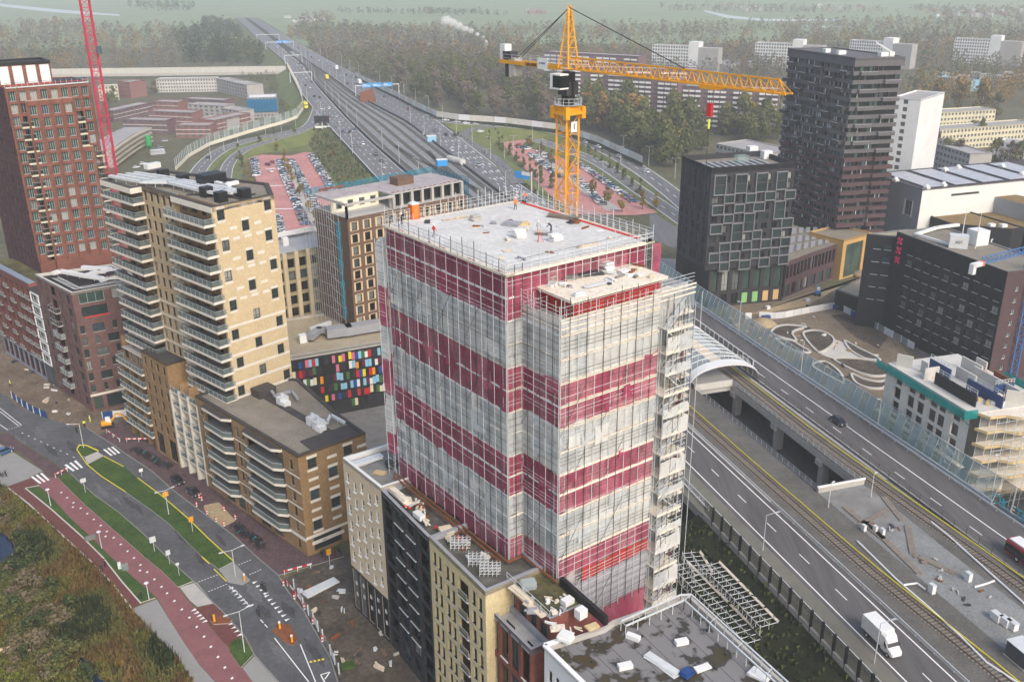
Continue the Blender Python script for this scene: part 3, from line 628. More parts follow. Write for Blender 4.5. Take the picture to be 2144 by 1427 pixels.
for m,zt,zb in(('white_net',65.5,58.8),('red_net',58.8,52.8),('white_net',52.8,47.5),('red_net',47.5,42),('white_net',42,35.5),('red_net',35.5,32)):
 net(TW(30.2,-.8),TW(28.3,-.5),zb,zt,m);net(TW(31.2,2.5),TW(30.2,-.8),zb,zt,m)
patch_nets((28.4,0),(0,0),26,29,67);patch_nets((-7.3,2.3),(-7.3,18.2),16,32,61);patch_nets((0,2.3),(-7.3,2.3),6,32,61)
FACES=[((28.4,0),(0,0),28.4,69.6),((0,0),(0,2.3),28.4,69.4),((0,2.3),(-7.3,2.3),28.4,65.4),((-7.3,2.3),(-7.3,18.2),20,65.6),((0,2.3),(0,23.6),62.2,69.6),((0,23.6),(28.4,23.6),50,69.8),((28.4,23.6),(28.4,0),50,70),((30.2,-.8),(28.4,-.6),28,66)]
lg=MB();ip=MB();npole=0
for k,(p,q,z0,z1)in enumerate(FACES):
 A,B=TW(*p),TW(*q);L=(B-A). length;u=(B-A)/L;n=Vector((u. y,-u. x));np_=max(1,round(L/1.3));zf=z0
 for i in range(np_+1):
  c=A+u*(L*i/np_)+n*.12;h=z1+random. uniform(-.7,1.0);mb=MB();mb. tube((*c,z0),(*c,h),.05,'dark_steel' if k<4 and i%2 else 'galv',5)
  if npole<96:mb. build('pole',scaf);npole+=1
  else:ip. v+=[];kx=len(ip. v);ip. v+=mb. v;ip. f+=[tuple(x+kx for x in f)for f in mb. f];ip. m+=[ip. mi(mb. mats[0])]*len(mb. f)
  c2=c-n*1.0
  if k not in(4,):ip. tube((*c2,z0),(*c2,h-.5),.04,'galv',4)
 z=62-3*int((62-z0)/3)
 while z<z1-.5:
  for dz,r in((.5,.022),(1.0,.03),(1.5,.022),(2.0,.03),(2.9,.03)):
   if z+dz<z1:a,b=A+n*.12,B+n*.12;lg. tube((*a,z+dz),(*b,z+dz),r,'galv' if random. random()<.5 else 'dark_steel',4)
  z+=3
 if z1-z0>20:
  for i in range(0,np_-2,5):
   for z in range(int(z0)+2,int(z1)-8,9):a=A+u*(L*i/np_)+n*.2;b=A+u*(L*min(i+3,np_)/np_)+n*.2;lg. tube((*a,z),(*b,z+6),.03,'dark_steel',4)
lg. mats and tag(lg. build('ledger',scaf),kind='stuff');tag(ip. build('pole',scaf),kind='stuff')
for zf in(65,62,59,56,53,50,46.9,43.8,41,38.1,35,31.7):
 for k,(p,q)in enumerate((((28.4,.05),(0,.05)),((0,.05),(0,2.3)),((0,2.35),(-7.3,2.35)),((-7.3,2.35),(-7.3,18.2)))):
  if k==1 and zf>61 or k>1 and zf>62:continue
  A,B=TW(*p),TW(*q);u=(B-A). normalized();n=Vector((u. y,-u. x));o=.12 if k==3 else .1 if zf in(65,53,41,35)else .03 if zf not in(62,50,38.1)else .06
  mb=MB();mb. prism([A+n*o,B+n*o,B-n*1.15,A-n*1.15],zf-.3 if k==3 else zf-.22 if o>.05 else zf-.1,zf,'white' if o>.05 and k in(0,2)else 'board');mb. build('deck',scaf)
mb=MB()
for p,q,w_ in(((28.4,-.25),(-.3,-.25),1.3),((-.3,-.25),(-.3,23.8),1.1),((-.3,23.8),(28.4,23.8),1.5),((28.9,23.8),(28.9,-.3),2.0)):
 A,B=TW(*p),TW(*q);u=(B-A). normalized();n=Vector((u. y,-u. x));mb. prism([A,B,B-n*w_,A-n*w_],67.66,67.98 if w_==1.3 else 67.96,'board')
mb. build('top_deck',scaf)
mb=MB()
for p,q in(((28.6,-.2),(0,-.2)),((0,-.2),(0,23.8)),((0,23.8),(28.8,23.8)),((29,23.8),(29,-.3)),((28.6,23),(.3,23)),((-7.4,2.3),(-7.4,24)),((0,2.2),(-7.3,2.2))):
 zb=68 if p[0]>-1 and q[0]>-5 else 63.9
 for dz in(.5,1.0,1.45):mb. tube(TW(*p,zb+dz),TW(*q,zb+dz),.028,'galv',4)
mb. build('guard_rail',scaf)
mb=MB()
for p,q in(((-7.38,2.3),(-7.38,24.4)),((0,2.22),(-7.3,2.22))):
 for z in(62.7,63.4,63.9):mb. bar(TW(*p,z),TW(*q,z),.06,'board',.2)
mb. build('edge_board',scaf)
for k,zf in enumerate([x*2.95+14.6 for x in range(16)]):
 mb=MB();b0=18.3+(.6 if k%2 else 0);mb. prism([TW(-6.0,b0),TW(-6.0,22.6),TW(-8.6,22.8),TW(-8.6,b0)],zf,zf+.14,'board');mb. build('landing',scaf);mb=MB();mb. prism([TW(-3.6,21.4),TW(-3.6,24.2),TW(-7.6,24.2),TW(-7.6,21.4)],zf+1.3,zf+1.44,'board');mb. build('landing',scaf)
 mb=MB();s_=TW(-7.7,19.0 if k%2 else 22.0,zf+.1);e_=TW(-7.7,22.0 if k%2 else 19.0,zf+2.95);d=Vector((*(TE1*.4),0));mb. poly([s_-d,s_+d,e_+d,e_-d],'galv')
 for t in(-1,1):mb. bar(s_+d*t+Vector((0,0,.9)),e_+d*t+Vector((0,0,.9)),.06,'galv');mb. bar(s_+d*t,e_+d*t,.06,'galv',.16)
 mb. build('stair_flight',scaf)
 mb=MB()
 for z in(zf+.55,zf+1.05):mb. bar(TW(-8.7,18.3,z),TW(-8.7,22.8,z),.05,'galv');mb. bar(TW(-8.6,22.8,z),TW(-3.6,24.3,z),.05,'galv')
 mb. bar(TW(-8.72,18.3,zf+.2),TW(-8.72,22.8,zf+.2),.04,'board',.42);mb. build('landing_rail',scaf)
 if k%3:net(TW(-8.82,18.3),TW(-8.82,22.9),zf+.1,zf+(1.3 if k%2 else 2.4),'white_net')
net(TW(-6.2,18.2),TW(-6.2,23),14.5,60,'white_net','white debris net');net(TW(-6.2,23),TW(-3.4,23.6),14.5,60,'white_net','white debris net')
ip=MB()
for a in(-8.7,-7.7,-6.6,-5.2,-3.7):
 for b in(18.3,19.3,20.2,21.2,22.1,22.9,24.2):ip. tube(TW(a,b,14),TW(a,b,61+random. uniform(-1,2.5)),.045,'dark_steel' if random. random()<.5 else 'galv',5)
for z in range(15,62,2):
 ip. tube(TW(-8.75,18.3,z),TW(-8.75,22.9,z),.035,'galv',4);ip. tube(TW(-8.7,22.9,z),TW(-3.5,24.3,z),.035,'galv',4);ip. tube(TW(-8.75,18.3,z),TW(-8.75,21,z+2.2),.03,'dark_steel',4);ip. tube(TW(-8.6,22.9,z),TW(-4.5,24,z+2.4),.03,'dark_steel',4)
tag(ip. build('stair_tower_tube',scaf),kind='stuff')
mb=MB()
for p,q in(((29,-.7),(-.6,-.7)),((-.6,-.7),(-.6,1.8)),((-.6,1.7),(-8,1.7)),((28,-1.4),(0,-1.4))):mb. bar(TW(*p,28.75),TW(*q,28.75),.22,'rust',.25)
mb. build('base_beam',scaf)
# cranes
mat('crane_yellow',(.72,.33,.015),.45,.12,.5);mat('crane_red',(.50,.03,.075),.5,.15,.6);mat('crane_blue',(.05,.17,.42),.5,.15,.6)
def lattice_mast(mb,c,w_,z0,z1,m,bay,ang=0.0,t=.2,tb=.09):
 u=Vector((math. cos(ang),math. sin(ang)))*w_/2;v=Vector((-u. y,u. x));cs=[Vector(c)+u+v,Vector(c)-u+v,Vector(c)-u-v,Vector(c)+u-v]
 for p in cs:mb. bar((*p,z0),(*p,z1),t,m)
 n=max(1,round((z1-z0)/bay));h=(z1-z0)/n
 for i in range(n):
  z=z0+i*h
  for k in range(4):
   p,q=cs[k],cs[(k+1)%4];mb. bar((*p,z),(*q,z),tb,m,cap=False);a,b=(p,q)if(i+k)%2 else(q,p);mb. bar((*a,z),(*b,z+h),tb,m,cap=False)
   if bay>2.4:mb. bar((*b,z),(*((a+b)/2),z+h/2),tb*.8,m,cap=False)
 return cs
def lattice_jib(mb,p,q,wd,ht,m,bay,t=.16,tb=.07,taper=1.0):
 p=Vector(p);q=Vector(q);d=(q-p);L=d. length;d/=L;s_=d. cross(Vector((0,0,1))). normalized()*wd/2;n=max(2,round(L/bay));up=Vector((0,0,ht))
 def pts(i):k=1-(1-taper)*i/n;c=p+d*(L*i/n);return c+s_*k,c-s_*k,c+up*k
 a0,b0,t0=pts(0);a1,b1,t1=pts(n);mb. bar(a0,a1,t,m);mb. bar(b0,b1,t,m);mb. bar(t0,pts(n-1)[2],t,m)
 for i in range(n):
  a,b,tt=pts(i);a2,b2,t2=pts(i+1);mb. bar(a,b,tb,m,cap=False);mb. bar(a,b2,tb,m,cap=False)
  mb. bar(a,tt,tb,m,cap=False);mb. bar(b,tt,tb,m,cap=False)
  if i<n-1:mb. bar(tt,a2,tb,m,cap=False);mb. bar(tt,b2,tb,m,cap=False)
  else:mb. bar(tt,a2,tb,m);mb. bar(tt,b2,tb,m)
cy=thing('tower_crane','yellow tower crane with long horizontal jib behind the scaffolded tower','crane',(*TW(22.6,27.8),0))
C0=TW(22.6,27.8);zM=Zat(C0,1184,216);zJ=Zat(C0,1180,143);zA=Zat(C0,1186,10)
jd=ray(-616,-83);jd=Vector((-jd. x,-jd. y)). normalized()
def along(px,z):
 best=min((abs(_px(C0+jd*(t*.05),z)-px),t*.05)for t in range(-500,1200));return best[1]
def _px(p,z):d=Vector((p[0],p[1],z-CAMH));return 1072+d. dot(CR)/d. dot(_fw)*FPX
tj,tc,tk,tpend,tsign=along(1652,zJ),along(1054,zJ),along(1490,zJ),along(1432,zJ),along(1146,zJ);jang=math. atan2(jd. y,jd. x)
mb=MB();lattice_mast(mb,C0,2.3,0,zM-1.4,'crane_yellow',2.9,THT,.27,.11);mb. build('mast',cy)
mb=MB();mb. box((*C0,zM-1.5),3.6,3.6,.5,'crane_yellow',THT);mb. box((*C0,zM-1.0),3.0,3.0,.7,'crane_yellow',THT)
for sx in(-1,1):
 for sy in(-1,1):c=C0+TE2*1.5*sx+TE1*1.5*sy;mb. box((*c,zM-2.1),.7,.7,1.7,'crane_yellow',THT)
mb. build('mast_collar',cy)
mb=MB();mb. tube((*C0,zM-.3),(*C0,zJ-.5),1.0,'black',14);mb. box((*C0,zM+1.2),1.9,2.2,1.8,'charcoal',jang);mb. build('slewing_unit',cy)
mb=MB()
for r,z in((2.0,zM-.2),):
 for k in range(16):a0,a1=k*math. pi/8,(k+1)*math. pi/8;p,q=C0+Vector((math. cos(a0),math. sin(a0)))*r,C0+Vector((math. cos(a1),math. sin(a1)))*r;mb. bar((*p,z+1),(*q,z+1),.05,'galv');mb. bar((*p,z+.5),(*q,z+.5),.04,'galv');mb. bar((*p,z),(*p,z+1),.05,'galv');mb. poly([(*C0,z),(*p,z),(*q,z)],'galv')
mb. build('platform_rail',cy)
side=Vector((jd. y,-jd. x));cabc=C0+jd*.2+side*1.9
mb=MB();mb. box((*cabc,zJ-2.7),2.2,1.6,2.1,'white',jang);cb=mb. build('cab',cy)
mb=MB();g=cabc+jd*.35;mb. box((*g,zJ-2.45),1.65,1.66,1.65,'glass_dark',jang);mb. build('cab_window',cb)
mb=MB();apex=Vector((*(C0+jd*.1),zA))
for sx,sy in((1,1),(1,-1),(-1,1),(-1,-1)):mb. bar((*(C0+jd*sx*1.1+side*sy*1.0),zJ),apex+Vector((*(side*sy*.25),-.3)),.2,'crane_yellow')
n=6
for i in range(n):
 k=i/n;z=zJ+(zA-zJ)*k;r=1-k*.85;r2=1-(i+1)/n*.85;zz=zJ+(zA-zJ)*(i+1)/n
 cs=[C0+jd*1.1*r+side*r,C0+jd*1.1*r-side*r,C0-jd*1.1*r-side*r,C0-jd*1.1*r+side*r];c2=[C0+jd*1.1*r2+side*r2,C0+jd*1.1*r2-side*r2,C0-jd*1.1*r2-side*r2,C0-jd*1.1*r2+side*r2]
 for j in range(4):mb. bar((*cs[j],z),(*cs[(j+1)%4],z),.09,'crane_yellow');mb. bar((*cs[j],z),(*c2[(j+1)%4],zz),.08,'crane_yellow')
mb. build('tower_head',cy)
mb=MB();lattice_jib(mb,(*(C0+jd*1.0),zJ),(*(C0+jd*tj),zJ),1.35,1.55,'crane_yellow',1.45,.19,.075,.95);mb. build('jib',cy)
mb=MB()
for s_ in(-.75,.75):mb. bar((*(C0-jd*.8+side*s_),zJ),(*(C0+jd*tc+side*s_),zJ),.22,'crane_yellow',.55)
mb. box((*(C0+jd*(tc/2)),zJ-.1),abs(tc),1.3,.12,'galv',jang);mb. build('counter_jib',cy)
mb=MB();e=C0+jd*(tc+2.6)
for k,(o,m)in enumerate(((0,'concrete'),(.75,'concrete'),(-.85,'charcoal'))):mb. box((*(e+jd*o),zJ-2.2+.25*(k==1)),.68,1.5,2.6,m,jang)
mb. build('counterweight',cy)
mb=MB();e=C0+jd*(tc+1.7);mb. box((*e,zJ+.3),2.0,1.4,1.2,'charcoal',jang);mb. box((*(e-jd*1.1),zJ+.3),1.2,1.3,2.2,'white',jang);mb. build('winch',cy)
mb=MB()
for s_ in(-.9,.9):
 for z in(.6,1.1):mb. bar((*(C0+jd*tc+side*s_),zJ+z),(*(C0-jd*1.2+side*s_),zJ+z),.04,'galv')
 for k in range(7):p=C0+jd*(tc*(k+.5)/7)+side*s_;mb. bar((*p,zJ),(*p,zJ+1.1),.04,'galv')
mb. build('walkway_rail',cy)
mb=MB()
for s_ in(-.4,.4):mb. tube(apex+Vector((0,0,-.3)),(*(C0+jd*(tc+3.5)+side*s_),zJ+.4),.05,'charcoal',5)
mb. tube(apex+Vector((0,0,-.4)),(*(C0+jd*tpend),zJ+1.6),.07,'charcoal',6);mb. build('pendant_bar',cy)
nrm=-side if side. y>0 else side
sgp=C0+jd*tsign+nrm*.95
mb=MB();mb. box((*sgp,zJ-.45),2.2,.08,1.6,'white',jang);sg=mb. build('sign_board',cy)
rot=(R_(90),0,math. atan2(nrm. y,nrm. x)+R_(90))
text('LIEBHERR',.62,'black',cy,(*(C0+jd*(tsign-2.7)+nrm*.9),zJ+.02),rot,.02);text('O MEIJER',.34,'blue',sg,(*(sgp+nrm*.06),zJ+.4),rot,.01)
mb=MB();c=C0+(nrm+jd*.6)*.55-TE1*1.0+TE2*0;c=C0-TE1*1.33+TE2*.1;mb. box((*c,zM-4.0),1.15,.06,1.5,'white',THT);sg=mb. build('number_sign',cy);text('1',1.2,'black',sg,(*(c-TE1*.05),zM-3.25),(R_(90),0,THT),.01)
kp=C0+jd*tk;mb=MB();mb. box((*kp,zJ-.45),2.6,1.6,.35,'crane_yellow',jang);mb. build('trolley',cy)
zh=Zat(kp,1492,232);mb=MB()
for s_ in(-.35,.35):mb. tube((*(kp+jd*s_),zJ-.4),(*(kp+jd*s_*.4),zh+.8),.025,'charcoal',4)
mb. tube((*kp,zh-.7),(*kp,zh-15),.03,'charcoal',4);mb. build('hoist_rope',cy)
mb=MB();mb. box((*kp,zh-.7),.7,.45,1.6,'red_sign',jang);mb. bar((*kp,zh-1.0),(*kp,zh-2.2),.22,'hivis_yellow');mb. build('hook_block',cy)
CR0=P(297,733);cr=thing('tower_crane','crimson lattice crane mast rising past the top of the photo','crane',(*CR0,0));mb=MB();lattice_mast(mb,CR0,2.1,0,116,'crane_red',2.2,R_(28),.3,.12);mb. build('mast',cr)
mb=MB();lattice_jib(mb,(CR0 . x,CR0 . y,114),(CR0 . x-30,CR0 . y+20,122),1.4,1.6,'crane_red',2);mb. build('jib',cr)
zb=Zat(CR0,198,104);mb=MB();mb. box((CR0 . x+1.9,CR0 . y-.5,zb-1),1.2,1.2,2.0,'glass_blue',R_(28));mb. build('service_cage',cr)
zbj=38.0;q0,q1=P(2036,556,zbj),P(2170,522,zbj);d=(q1-q0). normalized();CB0=P(2112,792);
cb_=thing('tower_crane','blue lattice crane with white and orange jib tip at the right edge','crane',(*CB0,0));mb=MB();lattice_mast(mb,CB0,2.2,0,34,'crane_blue',2.2,R_(20),.24,.1);mb. build('mast',cb_)
mb=MB();n_=Vector((-d. y,d. x));lattice_jib(mb,(*(q0+d*3.2),zbj),(*(q0+d*26),zbj),1.3,1.4,'crane_blue',1.6);mb. build('jib',cb_)
mb=MB();mb. bar((*q0,zbj),(*(q0+d*3),zbj),1.1,'white',.9);mb. box((*(q0+d*.3),zbj-2),1.1,1.1,2.3,'white',math. atan2(d. y,d. x));mb. build('jib_tip',cb_)
mb=MB();mb. bar((*(q0+d*3.01),zbj),(*(q0+d*3.8),zbj),1.15,'hivis_orange',.95);mb. build('warning_band',cb_)
# facade helpers that read positions off the survey
def hit(f,px,py):
 d=ray(px,py);den=d. x*f. n. x+d. y*f. n. y;t=(f. A. x*f. n. x+f. A. y*f. n. y)/den
 p=Vector((d. x*t,d. y*t));return(p-f. A). dot(f. u),CAMH+d. z*t
def ccw(pts):
 pts=[Vector((p[0],p[1]))for p in pts];a=sum(p. x*q. y-q. x*p. y for p,q in zip(pts,pts[1:]+pts[:1]));return pts if a>0 else pts[::-1]
def shell(mb,pts,z0,z1,wall,skip=(),roof=None,pz=None,pw=.35,pm=None):
 """Walls on every edge not listed in skip (those get a Facade), a roof sheet sunk behind a parapet."""
 pts=[Vector((p[0],p[1]))for p in pts];n=len(pts);pz=.6 if pz is None else pz
 for i in range(n):
  if i not in skip:a,b=pts[i],pts[(i+1)%n];mb. poly([(*a,z0),(*b,z0),(*b,z1),(*a,z1)],wall)
 if roof:
  inn=mb. ring(pts,pw,z1-pz,z1+.02,pm or wall);r=MB();r. poly([(p. x,p. y,z1-pz)for p in inn],roof);return r
def duct(name,root,pts,w_,h_,z,m,legs=True,cap=None):
 mb=MB();q=[Vector((*p,z))if len(p)==2 else Vector(p)for p in pts]
 for a,b in zip(q,q[1:]):e=(b-a). normalized()*w_*.25;mb. bar(a-e,b+e,w_,m,h_)
 if legs:
  for a,b in zip(q,q[1:]):
   n=max(1,int((b-a). length/3))
   for i in range(n):p=a. lerp(b,(i+.5)/n);mb. bar((p. x,p. y,z-1.0),(p. x,p. y,z),.12,m)
 return mb. build(name,root)
def balcony(root,f,u0,u1,z,dep,slab='concrete_pale',th=.35,rail='clear_glass',rh=1.05,wall=None,ends=True):
 """Cantilevered slab with a glass balustrade standing off facade f."""
 mb=MB();a,b,c,d=f. at(u0,0),f. at(u1,0),f. at(u1,0,dep),f. at(u0,0,dep)
 mb. prism([a. to_2d(),b. to_2d(),c. to_2d(),d. to_2d()],z-th,z,slab,'balc_floor');o=mb. build('balcony',root)
 g=MB();i=.06;e=[f. at(u0+i,z,0.02),f. at(u0+i,z,dep-i),f. at(u1-i,z,dep-i),f. at(u1-i,z,0.02)]
 prs=list(zip(e,e[1:]))if ends else[(e[1],e[2])]
 for p,q in prs:g. poly([p+Vector((0,0,.1)),q+Vector((0,0,.1)),q+Vector((0,0,rh)),p+Vector((0,0,rh))],rail);g. bar(p+Vector((0,0,rh)),q+Vector((0,0,rh)),.06,'steel')
 for p,q in prs:
  n=max(1,int((q-p). length/1.5))
  for k in range(n+1):r=p. lerp(q,k/n);g. bar(r,r+Vector((0,0,rh)),.045,'steel')
 g. build('balustrade',o);return o
 # podium row below the scaffold (four houses in a row)
mat('beige_render',(.58,.47,.335),.9,.08,.4,fine=(2,.06));mat('yellow_brick',(.56,.465,.275),.9,.12,.5,fine=(3,.12));mat('black_brick',(.03,.03,.034),.8,.25,.4,fine=(3,.3))
brickmat('red_brick',(.23,.072,.052),(.19,.058,.045),(.2,.11,.09));mat('roof_wet',(.05,.052,.042),.55,scale=.2,col2=(.12,.115,.10),fine=(.7,.4));mat('moss_roof',(.035,.036,.022),.8,scale=.16,col2=(.16,.14,.05),fine=(.9,.35))
mat('zinc',(.30,.305,.33),.5,.12,.5);mat('white_render',(.76,.76,.77),.8,.05,.4)
ZP=28.8;c0,c1,c2,c3=P(717,957.5,ZP),P(797,1021,ZP),P(898,1122,ZP),P(1016,1238,ZP);inw=Vector((.8,.6));inw=Vector((-(c3-c0). y,(c3-c0). x)). normalized()
def pod(name,label,a,b,wall,z1,depth_=7.0,roof='roof_wet',cap='zinc',z0=0):
 r=thing(name,label,'building',(*((a+b)/2),0));pts=[a,b,b+inw*depth_,a+inw*depth_];mb=MB();f=Facade(mb,a,b,z0,z1,wall);rr=shell(mb,pts,z0,z1,wall,(0,),roof,.7,.5,cap);rr. build('roof',r);return r,f,mb
r1,f,mb=pod('apartment_building','pale beige apartment house with small staggered windows at the row end',c0,c1,'beige_render',ZP,9,'concrete_dark','white')
f. depth=.1
for k in range(5):
 u=f. L*(.11+.19*k)
 for j in range(7):
  z=25.4-j*2.95-(k%2)*.9+k*.05
  if z>9.2:f. win(u,z-.4,.8,1.7,'blind')
f. patch(0,0,f. L,8.6,'black_brick')
for k in range(5):f. win(f. L*(.1+.2*k),.6,1.5,7.6,'wideblack')
f. done();mb. build('wall',r1);place_windows(r1,[f]);mb=MB()
for k in range(5):
 for z in(3.4,5.6):u=f. L*(.12+.2*k);mb. bar(f. at(u-.5,z+(k%2)*.8,-.1),f. at(u+.1,z+(k%2)*.8,-.1),.05,'white',.7)
mb. build('window_panel',r1)
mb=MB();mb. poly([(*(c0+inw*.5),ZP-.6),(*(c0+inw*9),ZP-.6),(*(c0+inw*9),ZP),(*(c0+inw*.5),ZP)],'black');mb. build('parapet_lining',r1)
r2,f,mb=pod('apartment_building','black brick and dark glass apartment house between two yellow-beige neighbours',c1+(c2-c1)*.003,c2,'black_brick',ZP-.3,9,'roof_wet','zinc')
cw=f. L/4
for k in range(4):
 for j in range(9):f. win(cw*(k+.5),1.2+j*3.02,cw*.74,2.55,'wideblack' if(k+j)%3 else 'green',.9 if k in(0,3)else .4)
f. done();mb. build('wall',r2);place_windows(r2,[f])
for k in(1,2):
 for j in range(2,9):mb=MB();mb. bar(f. at(cw*(k+.12),1.0+j*3.02,.1),f. at(cw*(k+.88),1.0+j*3.02,.1),.2,'galv',.12);p,q=f. at(cw*(k+.12),1.1+j*3.02,.15),f. at(cw*(k+.88),1.1+j*3.02,.15);mb. poly([p,q,q+Vector((0,0,1)),p+Vector((0,0,1))],'clear_dark');mb. build('balustrade',r2)
r3,f,mb=pod('apartment_building','yellow brick apartment house with paired dark windows and a loggia column',c2+(c3-c2)*.003,c3,'yellow_brick',ZP,9,'roof_wet','zinc')
for k,u in enumerate((.09,.19,.33,.43,.8,.91)):
 for j in range(9):f. win(f. L*u,.9+j*3.0-(.25 if u>.25 and u<.5 else 0),.95,2.2,'sillw')
for j in range(9):f. hole(f. L*.53,.5+j*3.0,f. L*.71,3.0+j*3.0)
f. done();mb. build('wall',r3);place_windows(r3,[f])
mb=MB();p,q=f. at(f. L*.5,0,-1.6),f. at(f. L*.74,0,-1.6);mb. poly([p,q,q+Vector((0,0,27.5)),p+Vector((0,0,27.5))],'glass');mb. build('loggia_glazing',r3)
for j in range(9):balcony(r3,f,f. L*.535,f. L*.705,.5+j*3.0,.25,'white',.2,'clear_dark',1.0,ends=False)
mb=MB();e0,e1=c3+(c3-c2)*.001,c3+inw*9;mb. bar((*(c0+inw*8.9),ZP-.3),(*(c3+inw*8.9),ZP-.3),.3,'zinc',.2);mb. build('gutter',r3)
Zr=25.0;d0=P(1024,1272,Zr);dn_=(c3-c2). normalized();d1=d0+dn_*9.6;r4=thing('apartment_building','red brick apartment house with tall green windows and a roof terrace','building',(*((d0+d1)/2),0))
mb=MB();f=Facade(mb,d0,d1,0,Zr,'red_brick')
for k in range(4):
 for j in range(4):f. win(f. L*(.12+.25*k),1+j*6.1,f. L*.19,5.2,'green' if k%2==0 else 'wideblack',.3 if k%2==0 else 1.0)
f. done();pts=[d0,d1,d1+inw*2.8,d0+inw*2.8];shell(mb,pts,0,Zr,'red_brick',(0,2),'roof_grey',.9,.4,'zinc'). build('terrace',r4)
b0,b1=d0+inw*2.8,d1+inw*2.8;f2=Facade(mb,b0,b1,Zr-1,28.3,'red_brick')
for k in range(4):f2 . win(f2 . L*(.14+.24*k),Zr-.8,1.5,2.6,'green')
f2 . done();e=[b0,b1,b1+inw*6.5,b0+inw*6.5];shell(mb,e,0,28.3,'red_brick',(0,),'moss_roof',.15,.25,'zinc'). build('roof',r4);mb. build('wall',r4);place_windows(r4,[f,f2])
for j in range(4):mb=MB();mb. bar(f. at(f. L*.28,1.1+j*6.1,.05),f. at(f. L*.46,1.1+j*6.1,.05),.14,'white',.16);mb. bar(f. at(f. L*.78,1.1+j*6.1,.05),f. at(f. L*.96,1.1+j*6.1,.05),.14,'white',.16);mb. build('window_rail',r4)
mb=MB()
for k in range(6):
 p=b0 . lerp(b1,k/5);mb. bar((*p,28.3),(*p,29.4),.06,'galv')
for z in(28.8,29.35):mb. bar((*b0,z),(*b1,z),.05,'galv')
mb. build('guard_rail',r4)
mb=MB();a,b=TW(-8.2,2.2),TW(-17.5,1.5);mb. bar((*a,28.9),(*b,28.9),.5,'black',1.3);mb. build('fire_wall',r4)
ZW=27.6;wq=[P(1140,1352,ZW),P(1262,1312,ZW),P(1282,1298,ZW),P(1440,1241,ZW),P(1700,1480,ZW),P(1420,1640,ZW)];wa=wq[0]+dn_*14
r5=thing('apartment_building','white rendered house whose grey flat roof is patched with puddles','building',(*wq[0],0));pts=ccw([wq[0],wa,wa+(wq[4]-wq[3]). normalized()*6+inw*8,wq[4],wq[3],wq[2],wq[1]])
mb=MB();k=[i for i in range(len(pts))if(pts[i]-wq[0]). length<.01][0];f=Facade(mb,wq[0],wa,0,ZW,'white_render')
for j in range(8):
 for u in(1.2,2.6,5.2,6.6,9.2):f. win(u,1.3+j*3.1,.8,1.9,'std')
f. done();shell(mb,pts,0,ZW,'white_render',(k,),None);inn=mb. ring(pts,.45,ZW-.55,ZW+.02,'concrete');mb. build('wall',r5);place_windows(r5,[f])
m=mat('puddle_roof',(.03,.03,.028),.35,scale=.24,col2=(.27,.265,.265));nt_=m. node_tree
for n_ in nt_. nodes:
 if n_. type=='VALTORGB':
  n_. color_ramp. elements[0]. position=.44;n_. color_ramp. elements[1]. position=.50;n_. color_ramp. elements[0]. color=(.05,.047,.04,1);n_. color_ramp. elements[1]. color=(.19,.185,.185,1);e_=n_. color_ramp. elements. new(.36);e_. color=(.06,.05,.022,1)
  rr_=nt_. nodes. new('ShaderNodeMapRange');rr_. inputs['From Min']. default_value=.44;rr_. inputs['From Max']. default_value=.5;rr_. inputs['To Min']. default_value=.12;rr_. inputs['To Max']. default_value=.85
  nz_=[x for x in nt_. nodes if x. type=='TEX_NOISE'][0];nt_. links. new(nz_. outputs['Fac'],rr_. inputs['Value']);nt_. links. new(rr_. outputs[0],nt_. nodes['Principled BSDF']. inputs['Roughness']);nz_. inputs['Scale']. default_value=.26;nz_. inputs['Detail']. default_value=3
mb=MB();mb. poly([(p. x,p. y,ZW-.55)for p in inn],'puddle_roof');mb. build('roof',r5)
mb=MB();mb. bar((*wq[0],ZW+.15),(*wa,ZW+.15),.55,'white_render',.3);e=P(1175,1340,ZW);mb. bar((*wq[0],ZW+.15),(*e,ZW+.15),.5,'white_render',.3);mb. build('parapet',r5)
mb=MB();rl=[P(1300,1312,ZW),P(1424,1257,ZW),P(1446,1256,ZW),P(1680,1470,ZW)];r2_=[P(1310,1322,ZW),P(1432,1268,ZW),P(1670,1485,ZW)]
for q,z in((rl,.9),(r2_,.9)):
 for a,b in zip(q,q[1:]):
  mb. bar((*a,ZW+z),(*b,ZW+z),.17,'galv');n=max(1,int((b-a). length/1.6))
  for i in range(n+1):p=a. lerp(b,i/n);mb. bar((*p,ZW-.5),(*p,ZW+z),.09,'galv')
for t in(0,.25,.5,.75,1):mb. bar((*rl[0]. lerp(rl[1],t),ZW+.9),(*r2_[0]. lerp(r2_[1],t),ZW+.9),.06,'galv');mb. bar((*rl[2]. lerp(rl[3],t),ZW+.9),(*r2_[1]. lerp(r2_[2],t),ZW+.9),.06,'galv')
mb. build('guard_rail',r5)
# beige apartment tower
mat('beige_brick',(.51,.395,.235),.9,scale=.5,col2=(.59,.465,.29),fine=(3.2,.12));mat('tan_brick',(.38,.285,.18),.9,scale=.5,col2=(.44,.335,.215),fine=(3,.12));mat('brown_brick',(.22,.135,.065),.9,scale=.5,col2=(.29,.185,.09),fine=(3,.2))
mat('gravel_roof',(.17,.148,.115),.95,scale=.2,col2=(.26,.23,.185),fine=(4,.2));mat('bitumen',(.055,.047,.045),.8,.25,.4);mat('white_band',(.66,.61,.53),.85,.06,.6)
A47=R_(47.5);G1=Vector((math. cos(A47),math. sin(A47)));G2=Vector((-G1 . y,G1 . x));GF=P(443,434,60)
def BT(s,d,z=None):p=GF+G2*s+G1*d;return p if z is None else Vector((p. x,p. y,z))
bt=thing('apartment_tower','beige brick apartment tower with white balcony bands on its street side','building',(*BT(15,6),0))
mb=MB();fs=[]
